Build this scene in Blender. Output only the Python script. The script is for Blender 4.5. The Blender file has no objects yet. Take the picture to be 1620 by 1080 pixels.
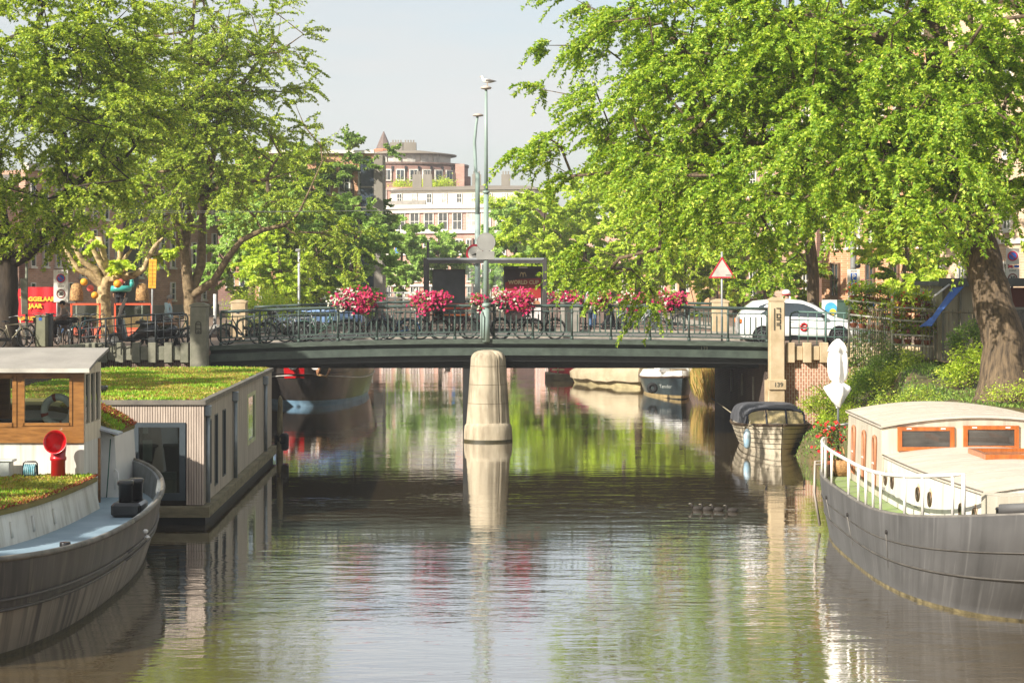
import bpy, math, random
import numpy as np
from mathutils import Vector, Matrix
PI = math.pi
S = bpy.context.scene
C = S.collection
F = 3168.0; H = 5.35; HY = 440.0          # focal in photo pixels, eye height, horizon row
def PX(px, Y): return (px - 810.0) * Y / F
def PZ(py, Y): return H - (py - HY) * Y / F
def WY(py, z=0.0): return (H - z) * F / (py - HY)

# ---------------------------------------------------------------- camera, light, exposure
cam = bpy.data.objects.new('camera', bpy.data.cameras.new('camera')); C.objects.link(cam)
cam.location = (0, 0, H); cam.rotation_euler = (PI/2, 0, 0)
cam.data.sensor_width = 36.0; cam.data.lens = 36.0 * F / 1620.0
cam.data.shift_y = -100.0/1620.0
cam.data.clip_start = 0.5; cam.data.clip_end = 3000
S.camera = cam
SUN_EL, SUN_AZ = 31.0, 47.0               # sun behind the camera, to its left
w = bpy.data.worlds.new('World'); S.world = w; w.use_nodes = True
nt = w.node_tree; N = nt.nodes; L = nt.links
bg = N['Background']
sky = N.new('ShaderNodeTexSky'); sky.sky_type = 'NISHITA'; sky.sun_disc = False
sky.sun_elevation = math.radians(SUN_EL); sky.sun_rotation = math.radians(180 + SUN_AZ)
sky.air_density = 1.0; sky.dust_density = 2.0; sky.ozone_density = 1.0
tc = N.new('ShaderNodeTexCoord'); mp = N.new('ShaderNodeMapping'); mp.inputs['Scale'].default_value = (1.2, 1.2, 7.0)
nz = N.new('ShaderNodeTexNoise'); nz.inputs['Scale'].default_value = 2.6; nz.inputs['Detail'].default_value = 6; nz.inputs['Roughness'].default_value = 0.55
cr = N.new('ShaderNodeMapRange'); cr.inputs['From Min'].default_value = 0.36; cr.inputs['From Max'].default_value = 0.66
cr.inputs['To Min'].default_value = 0.38; cr.inputs['To Max'].default_value = 0.96
mx = N.new('ShaderNodeMix'); mx.data_type = 'RGBA'
L.new(tc.outputs['Generated'], mp.inputs['Vector']); L.new(mp.outputs[0], nz.inputs['Vector'])
L.new(nz.outputs['Fac'], cr.inputs['Value']); L.new(cr.outputs[0], mx.inputs[0])
L.new(sky.outputs[0], mx.inputs[6]); mx.inputs[7].default_value = (4.35, 4.42, 4.4, 1)
L.new(mx.outputs[2], bg.inputs['Color']); bg.inputs['Strength'].default_value = 0.094
sl = bpy.data.lights.new('sun', 'SUN'); sl.energy = 4.7; sl.angle = math.radians(0.6); sl.color = (1.0, 0.94, 0.85)
so = bpy.data.objects.new('sun', sl); C.objects.link(so)
az = math.radians(SUN_AZ); el = math.radians(SUN_EL)
sd = Vector((-math.sin(az)*math.cos(el), -math.cos(az)*math.cos(el), math.sin(el)))
so.rotation_euler = sd.to_track_quat('Z', 'Y').to_euler(); so.location = (-20, -30, 40)
S.view_settings.view_transform = 'Standard'; S.view_settings.look = 'None'
S.view_settings.exposure = 0.92; S.view_settings.gamma = 1.0
S.render.engine = 'CYCLES'
S.cycles.max_bounces = 6; S.cycles.transparent_max_bounces = 6; S.cycles.transmission_bounces = 4
S.cycles.caustics_reflective = False; S.cycles.caustics_refractive = False

# ---------------------------------------------------------------- materials
def hexc(h):
    h = h.lstrip('#'); v = [int(h[i:i+2], 16)/255.0 for i in (0, 2, 4)]
    return tuple((c/12.92 if c <= 0.04045 else ((c+0.055)/1.055)**2.4) for c in v)
MATS = {}
def mat(name, col, rough=0.6, var=0.18, scale=2.0, bump=0.0, bscale=30.0, metal=0.0, col2=None, spec=0.5,
        stretch=(1, 1, 1), emit=None, coat=0.0, coords='world', detail=6):
    """procedural material: base colour broken up by noise at two scales"""
    if name in MATS: return MATS[name]
    if isinstance(col, str): col = hexc(col)
    if isinstance(col2, str): col2 = hexc(col2)
    m = bpy.data.materials.new(name); m.use_nodes = True
    nt = m.node_tree; N = nt.nodes; L = nt.links; b = N['Principled BSDF']
    b.inputs['Roughness'].default_value = rough; b.inputs['Metallic'].default_value = metal
    b.inputs['Specular IOR Level'].default_value = spec; b.inputs['Coat Weight'].default_value = coat
    if coords == 'world':
        g = N.new('ShaderNodeNewGeometry'); src = g.outputs['Position']
    else:
        g = N.new('ShaderNodeTexCoord'); src = g.outputs['Object']
    mp = N.new('ShaderNodeMapping'); mp.inputs['Scale'].default_value = stretch; L.new(src, mp.inputs[0])
    n1 = N.new('ShaderNodeTexNoise'); n1.inputs['Scale'].default_value = scale; n1.inputs['Detail'].default_value = detail
    n1.inputs['Roughness'].default_value = 0.6
    L.new(mp.outputs[0], n1.inputs['Vector'])
    c2 = col2 if col2 else tuple(c*(1-var*1.6) for c in col)
    c1 = col if col2 else tuple(min(1, c*(1+var)) for c in col)
    mr = N.new('ShaderNodeMapRange'); mr.inputs['From Min'].default_value = 0.34; mr.inputs['From Max'].default_value = 0.66
    L.new(n1.outputs['Fac'], mr.inputs['Value'])
    mx = N.new('ShaderNodeMix'); mx.data_type = 'RGBA'; L.new(mr.outputs[0], mx.inputs[0])
    mx.inputs[6].default_value = (*c1, 1); mx.inputs[7].default_value = (*c2, 1)
    L.new(mx.outputs[2], b.inputs['Base Color'])
    if bump > 0:
        n2 = N.new('ShaderNodeTexNoise'); n2.inputs['Scale'].default_value = bscale; n2.inputs['Detail'].default_value = 4
        L.new(mp.outputs[0], n2.inputs['Vector'])
        bp = N.new('ShaderNodeBump'); bp.inputs['Strength'].default_value = bump; bp.inputs['Distance'].default_value = 0.02
        L.new(n2.outputs['Fac'], bp.inputs['Height']); L.new(bp.outputs[0], b.inputs['Normal'])
    if emit:
        b.inputs['Emission Color'].default_value = (*emit[0], 1); b.inputs['Emission Strength'].default_value = emit[1]
    MATS[name] = m; m['mixnode'] = mx.name
    return m
def brick_mat(name, c1, c2, mortar, size=(0.22, 0.065), ms=0.012, axis='XZ', vertical=False, rough=0.85):
    if name in MATS: return MATS[name]
    m = bpy.data.materials.new(name); m.use_nodes = True
    nt = m.node_tree; N = nt.nodes; L = nt.links; b = N['Principled BSDF']; b.inputs['Roughness'].default_value = rough
    g = N.new('ShaderNodeNewGeometry'); sp = N.new('ShaderNodeSeparateXYZ'); L.new(g.outputs['Position'], sp.inputs[0])
    cb = N.new('ShaderNodeCombineXYZ'); ad = N.new('ShaderNodeMath'); ad.operation = 'ADD'
    L.new(sp.outputs[0], ad.inputs[0]); L.new(sp.outputs[1], ad.inputs[1])
    if axis == 'XY':
        L.new(sp.outputs[0], cb.inputs[0]); L.new(sp.outputs[1], cb.inputs[1])
    elif vertical:
        L.new(sp.outputs[2], cb.inputs[0]); L.new(ad.outputs[0], cb.inputs[1])
    else:
        L.new(ad.outputs[0], cb.inputs[0]); L.new(sp.outputs[2], cb.inputs[1])
    bt = N.new('ShaderNodeTexBrick'); L.new(cb.outputs[0], bt.inputs['Vector'])
    bt.inputs['Color1'].default_value = (*hexc(c1), 1); bt.inputs['Color2'].default_value = (*hexc(c2), 1); bt.inputs['Mortar'].default_value = (*hexc(mortar), 1)
    bt.inputs['Scale'].default_value = 1.0; bt.inputs['Brick Width'].default_value = size[0]; bt.inputs['Row Height'].default_value = size[1]
    bt.inputs['Mortar Size'].default_value = ms; bt.inputs['Bias'].default_value = 0.1
    n1 = N.new('ShaderNodeTexNoise'); n1.inputs['Scale'].default_value = 0.9; n1.inputs['Detail'].default_value = 5; L.new(g.outputs['Position'], n1.inputs['Vector'])
    mr = N.new('ShaderNodeMapRange'); mr.inputs['From Min'].default_value = .3; mr.inputs['From Max'].default_value = .7
    mr.inputs['To Min'].default_value = .78; mr.inputs['To Max'].default_value = 1.12; L.new(n1.outputs['Fac'], mr.inputs['Value'])
    mu = N.new('ShaderNodeMix'); mu.data_type = 'RGBA'; mu.blend_type = 'MULTIPLY'; mu.inputs[0].default_value = 1
    L.new(bt.outputs['Color'], mu.inputs[6]); L.new(mr.outputs[0], mu.inputs[7]); L.new(mu.outputs[2], b.inputs['Base Color'])
    bp = N.new('ShaderNodeBump'); bp.inputs['Strength'].default_value = 0.4; bp.inputs['Distance'].default_value = 0.01
    L.new(bt.outputs['Fac'], bp.inputs['Height']); bp.invert = True; L.new(bp.outputs[0], b.inputs['Normal'])
    MATS[name] = m; return m
def streak_mat(name, base, dark, light, rough=0.55, scale=(7, 7, 0.35), amt=0.9, patch=0.5, attr=None):
    """painted steel with vertical run-off streaks and scuffs"""
    if name in MATS: return MATS[name]
    m = bpy.data.materials.new(name); m.use_nodes = True
    nt = m.node_tree; N = nt.nodes; L = nt.links; b = N['Principled BSDF']; b.inputs['Roughness'].default_value = rough
    g = N.new('ShaderNodeNewGeometry'); src = g.outputs['Position']
    if attr: g = N.new('ShaderNodeAttribute'); g.attribute_name = attr; src = g.outputs['Vector']
    def noise(sc, detail, vec_scale):
        mp = N.new('ShaderNodeMapping'); mp.inputs['Scale'].default_value = vec_scale; L.new(src, mp.inputs[0])
        n = N.new('ShaderNodeTexNoise'); n.inputs['Scale'].default_value = sc; n.inputs['Detail'].default_value = detail; L.new(mp.outputs[0], n.inputs['Vector']); return n
    def rng(o, a, c, lo=0, hi=1):
        r = N.new('ShaderNodeMapRange'); r.inputs['From Min'].default_value = a; r.inputs['From Max'].default_value = c
        r.inputs['To Min'].default_value = lo; r.inputs['To Max'].default_value = hi; L.new(o, r.inputs['Value']); return r.outputs[0]
    a = noise(1.0, 6, scale); bb = noise(1.1, 8, (1, 1, 1)); c = noise(2.0, 6, (scale[0]*1.3, scale[1]*1.3, scale[2]*1.2))
    m1 = N.new('ShaderNodeMix'); m1.data_type = 'RGBA'; m1.inputs[6].default_value = (*hexc(base), 1); m1.inputs[7].default_value = (*hexc(dark), 1)
    L.new(rng(a.outputs['Fac'], .45, .68, 0, amt), m1.inputs[0])
    m2 = N.new('ShaderNodeMix'); m2.data_type = 'RGBA'; L.new(m1.outputs[2], m2.inputs[6]); m2.inputs[7].default_value = (*hexc(light), 1)
    L.new(rng(c.outputs['Fac'], .56, .74, 0, amt*.8), m2.inputs[0])
    m3 = N.new('ShaderNodeMix'); m3.data_type = 'RGBA'; m3.blend_type = 'MULTIPLY'; m3.inputs[0].default_value = patch
    L.new(m2.outputs[2], m3.inputs[6]); L.new(rng(bb.outputs['Fac'], .3, .65, .55, 1.25), m3.inputs[7]); L.new(m3.outputs[2], b.inputs['Base Color'])
    bp = N.new('ShaderNodeBump'); bp.inputs['Strength'].default_value = 0.15; bp.inputs['Distance'].default_value = 0.02
    L.new(bb.outputs['Fac'], bp.inputs['Height']); L.new(bp.outputs[0], b.inputs['Normal'])
    MATS[name] = m; return m
def glass_mat(name, col=(0.02, 0.03, 0.03), rough=0.04):
    if name in MATS: return MATS[name]
    m = mat(name, col, rough=rough, var=0.4, scale=0.7, spec=1.0); return m
def clear_glass(name, tint=(0.85, 0.9, 0.88), alpha=0.25):
    if name in MATS: return MATS[name]
    m = bpy.data.materials.new(name); m.use_nodes = True
    nt = m.node_tree; N = nt.nodes; L = nt.links; out = N['Material Output']; N.remove(N['Principled BSDF'])
    t = N.new('ShaderNodeBsdfTransparent'); t.inputs[0].default_value = (*tint, 1)
    g = N.new('ShaderNodeBsdfGlossy'); g.inputs['Roughness'].default_value = 0.03; g.inputs['Color'].default_value = (.9, .95, .95, 1)
    fr = N.new('ShaderNodeFresnel'); fr.inputs[0].default_value = 1.5
    n1 = N.new('ShaderNodeTexNoise'); n1.inputs['Scale'].default_value = 1.5
    ad = N.new('ShaderNodeMath'); ad.operation = 'MULTIPLY_ADD'; L.new(n1.outputs['Fac'], ad.inputs[0]); ad.inputs[1].default_value = alpha; L.new(fr.outputs[0], ad.inputs[2])
    x = N.new('ShaderNodeMixShader'); L.new(ad.outputs[0], x.inputs[0]); L.new(t.outputs[0], x.inputs[1]); L.new(g.outputs[0], x.inputs[2]); L.new(x.outputs[0], out.inputs[0])
    MATS[name] = m; return m
def leaf_mat(name, dark, mid, light, trans=0.36):
    """leaf colour varies leaf by leaf (hue of the leaf itself), part of the light passes through"""
    if name in MATS: return MATS[name]
    m = bpy.data.materials.new(name); m.use_nodes = True
    nt = m.node_tree; N = nt.nodes; L = nt.links; out = N['Material Output']; b = N['Principled BSDF']
    at = N.new('ShaderNodeAttribute'); at.attribute_name = 'var'
    rp = N.new('ShaderNodeValToRGB'); e = rp.color_ramp.elements
    e[0].position = 0.0; e[0].color = (*hexc(dark), 1); e[1].position = 1.0; e[1].color = (*hexc(light), 1)
    q = e.new(0.5); q.color = (*hexc(mid), 1)
    L.new(at.outputs['Fac'], rp.inputs[0]); L.new(rp.outputs[0], b.inputs['Base Color'])
    b.inputs['Roughness'].default_value = 0.55; b.inputs['Specular IOR Level'].default_value = 0.35
    tr = N.new('ShaderNodeBsdfTranslucent'); hs = N.new('ShaderNodeHueSaturation'); hs.inputs['Value'].default_value = 1.75; hs.inputs['Saturation'].default_value = 1.1
    hs.inputs['Hue'].default_value = 0.485
    L.new(rp.outputs[0], hs.inputs['Color']); L.new(hs.outputs[0], tr.inputs[0])
    x = N.new('ShaderNodeMixShader'); x.inputs[0].default_value = trans; L.new(b.outputs[0], x.inputs[1]); L.new(tr.outputs[0], x.inputs[2]); L.new(x.outputs[0], out.inputs[0])
    MATS[name] = m; return m

# ---------------------------------------------------------------- mesh builder
class MB:
    def __init__(s): s.v = []; s.f = []; s.sm = []
    def add(s, vs, fs, smooth=False):
        o = len(s.v); s.v.extend([tuple(p) for p in vs])
        for f in fs: s.f.append(tuple(i+o for i in f)); s.sm.append(smooth)
        return s
    def box(s, x0, x1, y0, y1, z0, z1):
        v = [(x, y, z) for z in (z0, z1) for y in (y0, y1) for x in (x0, x1)]
        return s.add(v, [(0, 2, 3, 1), (4, 5, 7, 6), (0, 1, 5, 4), (2, 6, 7, 3), (1, 3, 7, 5), (0, 4, 6, 2)])
    def cbox(s, c, d, rz=0.0, rx=0.0, ry=0.0, bev=0.0):
        M = Matrix.Rotation(rz, 3, 'Z') @ Matrix.Rotation(ry, 3, 'Y') @ Matrix.Rotation(rx, 3, 'X')
        hx, hy, hz = d[0]/2, d[1]/2, d[2]/2; c = Vector(c)
        if bev <= 0:
            v = [c + M @ Vector((x, y, z)) for z in (-hz, hz) for y in (-hy, hy) for x in (-hx, hx)]
            return s.add(v, [(0, 2, 3, 1), (4, 5, 7, 6), (0, 1, 5, 4), (2, 6, 7, 3), (1, 3, 7, 5), (0, 4, 6, 2)])
        b = min(bev, hx*.9, hy*.9, hz*.9); rings = []
        for z, i in ((-hz, b), (-hz+b, 0), (hz-b, 0), (hz, b)):
            x, y = hx-i, hy-i; k = b if i == 0 else b*0.6
            rings.append([(-x+k, -y, z), (x-k, -y, z), (x, -y+k, z), (x, y-k, z), (x-k, y, z), (-x+k, y, z), (-x, y-k, z), (-x, -y+k, z)])
        v = [c + M @ Vector(p) for r in rings for p in r]; fs = [tuple(range(7, -1, -1)), tuple(range(24, 32))]
        for r in range(3):
            for i in range(8): j = (i+1) % 8; fs.append((r*8+i, r*8+j, r*8+8+j, r*8+8+i))
        return s.add(v, fs)
    def tube(s, pts, r, n=6, caps=True, smooth=True):
        pts = [Vector(p) for p in pts]; k = len(pts)
        rr = r if isinstance(r, (list, tuple)) else [r]*k
        vs = []; up = None
        for i, p in enumerate(pts):
            t = (pts[min(i+1, k-1)] - pts[max(i-1, 0)])
            if t.length < 1e-9: t = Vector((0, 0, 1))
            t.normalize()
            if up is None:
                up = t.orthogonal().normalized()
            else:
                up = (up - t*up.dot(t))
                up = up.normalized() if up.length > 1e-6 else t.orthogonal().normalized()
            w2 = t.cross(up)
            for j in range(n):
                a = 2*PI*j/n; vs.append(p + (up*math.cos(a) + w2*math.sin(a))*rr[i])
        fs = [(i*n+j, i*n+(j+1) % n, (i+1)*n+(j+1) % n, (i+1)*n+j) for i in range(k-1) for j in range(n)]
        s.add(vs, fs, smooth)
        if caps:
            o = len(s.v) - len(vs); s.f.append(tuple(o+j for j in range(n-1, -1, -1))); s.sm.append(False)
            s.f.append(tuple(o+(k-1)*n+j for j in range(n))); s.sm.append(False)
        return s
    def ring(s, c, R, r, axis='Y', n=24, m=6, a0=0, a1=2*PI, el=1.0):
        c = Vector(c); full = abs(a1-a0-2*PI) < 1e-6; vs = []; k = n if full else n+1
        for i in range(k):
            a = a0+(a1-a0)*i/n; ca, sa = math.cos(a), math.sin(a)
            d = {'Y': Vector((ca, 0, sa*el)), 'X': Vector((0, ca, sa*el)), 'Z': Vector((ca, sa*el, 0))}[axis]
            ax = {'Y': Vector((0, 1, 0)), 'X': Vector((1, 0, 0)), 'Z': Vector((0, 0, 1))}[axis]
            for j in range(m):
                b = 2*PI*j/m; vs.append(c + d*(R + r*math.cos(b)) + ax*(r*math.sin(b)))
        fs = [(i*m+j, ((i+1) % k)*m+j, ((i+1) % k)*m+(j+1) % m, i*m+(j+1) % m) for i in range(n if full else k-1) for j in range(m)]
        return s.add(vs, fs, True)
    def lathe(s, prof, c=(0, 0, 0), n=16, smooth=True, sx=1.0, sy=1.0):
        vs = [(c[0]+r*sx*math.cos(2*PI*j/n), c[1]+r*sy*math.sin(2*PI*j/n), c[2]+z) for r, z in prof for j in range(n)]
        fs = [(i*n+j, i*n+(j+1) % n, (i+1)*n+(j+1) % n, (i+1)*n+j) for i in range(len(prof)-1) for j in range(n)]
        s.add(vs, fs, smooth); o = len(s.v)-len(vs)
        s.f.append(tuple(o+j for j in range(n-1, -1, -1))); s.sm.append(False)
        s.f.append(tuple(o+(len(prof)-1)*n+j for j in range(n))); s.sm.append(False)
        return s
    def ball(s, c, r, n=12, m=8):
        rx, ry, rz = r if isinstance(r, (tuple, list)) else (r, r, r)
        vs = [(c[0], c[1], c[2]-rz)]
        for i in range(1, m):
            a = -PI/2+PI*i/m
            vs += [(c[0]+rx*math.cos(a)*math.cos(2*PI*j/n), c[1]+ry*math.cos(a)*math.sin(2*PI*j/n), c[2]+rz*math.sin(a)) for j in range(n)]
        vs.append((c[0], c[1], c[2]+rz)); fs = []
        for j in range(n): fs.append((0, 1+(j+1) % n, 1+j)); fs.append((len(vs)-1, 1+(m-2)*n+j, 1+(m-2)*n+(j+1) % n))
        for i in range(m-2):
            for j in range(n): fs.append((1+i*n+j, 1+i*n+(j+1) % n, 1+(i+1)*n+(j+1) % n, 1+(i+1)*n+j))
        return s.add(vs, fs, True)
    def prism(s, poly, a, b, axis='Y'):
        """poly in the plane across axis: Y -> (x,z), X -> (y,z), Z -> (x,y)"""
        n = len(poly)
        def q(p, t): return {'Y': (p[0], t, p[1]), 'X': (t, p[0], p[1]), 'Z': (p[0], p[1], t)}[axis]
        vs = [q(p, a) for p in poly] + [q(p, b) for p in poly]
        fs = [tuple(range(n)), tuple(range(2*n-1, n-1, -1))] + [(i, i+n, (i+1) % n+n, (i+1) % n) for i in range(n)]
        return s.add(vs, fs)
    def disc(s, c, r, axis='Y', n=24, th=0.01, r0=0.0):
        pts = [(math.cos(2*PI*i/n), math.sin(2*PI*i/n)) for i in range(n)]
        h = th/2; c = Vector(c)
        def q(a, b, t): return {'Y': c+Vector((a, t, b)), 'X': c+Vector((t, a, b)), 'Z': c+Vector((a, b, t))}[axis]
        if r0 <= 0:
            vs = [q(a*r, b*r, -h) for a, b in pts]+[q(a*r, b*r, h) for a, b in pts]
            return s.add(vs, [tuple(range(n)), tuple(range(2*n-1, n-1, -1))]+[(i, i+n, (i+1) % n+n, (i+1) % n) for i in range(n)])
        vs = [q(a*R, b*R, t) for t in (-h, h) for R in (r0, r) for a, b in pts]; fs = []
        for i in range(n):
            j = (i+1) % n; fs += [(i, j, n+j, n+i), (2*n+i, 3*n+i, 3*n+j, 2*n+j), (n+i, n+j, 3*n+j, 3*n+i), (i, 2*n+i, 2*n+j, j)]
        return s.add(vs, fs)
    def loft(s, rings, closed=True, cap0=False, cap1=False, smooth=True):
        n = len(rings[0]); vs = [p for r in rings for p in r]
        fs = [(i*n+j, i*n+(j+1) % n, (i+1)*n+(j+1) % n, (i+1)*n+j) for i in range(len(rings)-1) for j in range(n if closed else n-1)]
        s.add(vs, fs, smooth); o = len(s.v)-len(vs)
        if cap0: s.f.append(tuple(o+j for j in range(n-1, -1, -1))); s.sm.append(False)
        if cap1: s.f.append(tuple(o+(len(rings)-1)*n+j for j in range(n))); s.sm.append(False)
        return s
    def xf(s, M):
        s.v = [tuple(M @ Vector(p)) for p in s.v]; return s
    def join(s, o): return s.add(o.v, o.f, False) if False else s._join(o)
    def _join(s, o):
        k = len(s.v); s.v += o.v; s.f += [tuple(i+k for i in f) for f in o.f]; s.sm += o.sm; return s
    def build(s, name, m, parent=None, kind=None, label=None, origin=None):
        me = bpy.data.meshes.new(name)
        v = s.v
        if origin is not None: v = [(p[0]-origin[0], p[1]-origin[1], p[2]-origin[2]) for p in v]
        me.from_pydata(v, [], s.f); me.polygons.foreach_set('use_smooth', s.sm)
        me.materials.append(m); me.update()
        o = bpy.data.objects.new(name, me); C.objects.link(o)
        if origin is not None and parent is None: o.location = origin
        if parent is not None: o.parent = parent
        if kind: o['kind'] = kind
        if label: o['label'] = label
        return o
def thing(name, label, cat, loc=(0, 0, 0), rz=0.0, group=None, sc=None):
    o = bpy.data.objects.new(name, None); C.objects.link(o); o.location = loc; o.rotation_euler = (0, 0, rz)
    o.empty_display_size = 0.2
    if sc: o.scale = (sc, sc, sc) if not isinstance(sc, tuple) else sc
    o['label'] = label; o['category'] = cat
    if group: o['group'] = group
    return o
def tag(o, label, cat, group=None):
    o['label'] = label; o['category'] = cat
    if group: o['group'] = group
    return o
KIDS = {}
def dup(root, loc, rz=0.0, label=None, group=None, sc=None):
    def rec(o, par):
        c = o.copy(); C.objects.link(c); c.parent = par
        for ch in [k for k in o.children]: rec(ch, c)
        return c
    r = rec(root, None); r.location = loc; r.rotation_euler = (0, 0, rz)
    if label: r['label'] = label
    if group: r['group'] = group
    if sc: r.scale = (sc, sc, sc) if not isinstance(sc, tuple) else sc
    return r
def wbuild(mb, name, m, root):
    """build a part given in world coordinates under a root that is only moved, not turned"""
    l = root.location
    return mb.build(name, m, root, origin=(l[0], l[1], l[2])) if True else None
def text(name, body, size, m, parent, loc, rot=(PI/2, 0, 0), ext=0.004, bold=0.0, align='CENTER', sx=1.0, shear=0.0, spacing=1.0):
    cu = bpy.data.curves.new(name, 'FONT'); cu.body = body; cu.size = size; cu.extrude = ext; cu.align_x = align; cu.align_y = 'CENTER'
    cu.offset = bold; cu.shear = shear; cu.space_character = spacing; cu.resolution_u = 3
    t = bpy.data.objects.new(name, cu); C.objects.link(t)
    dg = bpy.context.evaluated_depsgraph_get(); me = bpy.data.meshes.new_from_object(t.evaluated_get(dg))
    bpy.data.objects.remove(t); bpy.data.curves.remove(cu)
    me.materials.clear(); me.materials.append(m)
    o = bpy.data.objects.new(name, me); C.objects.link(o); o.location = loc; o.rotation_euler = rot; o.scale = (sx, 1, 1)
    if parent is not None: o.parent = parent
    return o
# ---------------------------------------------------------------- trees
BARK = mat('elm bark', '#75624a', 0.9, col2='#3a3024', scale=13, stretch=(1, 1, .16), bump=1.0, bscale=16, detail=8)
BARK_D = mat('dark bark', '#473c30', 0.9, col2='#2a241c', scale=6, stretch=(1, 1, .25), bump=1.0, bscale=14)
BARK_L = mat('pale limb bark', '#8a7658', 0.85, col2='#57482f', scale=5, bump=.6, bscale=12)  # paler brown than the elm bark
LEAF_A = leaf_mat('elm leaf', '#587526', '#9db53e', '#d6dd66')
LEAF_B = leaf_mat('fresh elm leaf', '#517621', '#92b236', '#d0d95c')
LEAF_C = leaf_mat('grey green elm leaf', '#587a38', '#84a650', '#b4ca74')
LEAF_D = leaf_mat('dark maple leaf', '#527033', '#7b9a44', '#a9bd5f')
LEAF_Y = leaf_mat('yellow green leaf', '#8aa536', '#b9d04a', '#e0e470')
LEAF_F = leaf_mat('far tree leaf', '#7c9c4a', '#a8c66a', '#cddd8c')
def leaves_mesh(name, P, D, Nn, size, aspect, m, parent, rng, fold=0.25):
    """P base points, D growth direction, Nn rough normal; one folded four-sided leaf each"""
    n = len(P); s = size*(0.65+0.7*rng.random(n))[:, None]
    D = D/np.linalg.norm(D, axis=1)[:, None]
    W = np.cross(D, Nn); W /= (np.linalg.norm(W, axis=1)[:, None]+1e-9); Nm = np.cross(W, D)
    a = P; b = P + D*s*0.45 + W*s*aspect*0.5 + Nm*s*fold*0.3; c = P + D*s - Nm*s*0.12; d = P + D*s*0.45 - W*s*aspect*0.5 + Nm*s*fold*0.3
    V = np.stack([a, b, c, d], 1).reshape(-1, 3)
    me = bpy.data.meshes.new(name); me.vertices.add(4*n); me.loops.add(4*n); me.polygons.add(n)
    me.vertices.foreach_set('co', V.astype(np.float32).ravel())
    me.loops.foreach_set('vertex_index', np.arange(4*n, dtype=np.int32))
    me.polygons.foreach_set('loop_start', np.arange(0, 4*n, 4, dtype=np.int32)); me.polygons.foreach_set('loop_total', np.full(n, 4, np.int32))
    at = me.attributes.new('var', 'FLOAT', 'POINT'); v = np.clip(rng.normal(0.46, 0.27, n), 0, 1)
    at.data.foreach_set('value', np.repeat(v, 4).astype(np.float32))
    me.materials.append(m); me.update(); me.validate()
    o = bpy.data.objects.new(name, me); C.objects.link(o)
    if parent is not None: o.parent = parent
    return o
def rand_dir(rng, n):
    v = rng.normal(size=(n, 3)); return v/np.linalg.norm(v, axis=1)[:, None]
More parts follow.
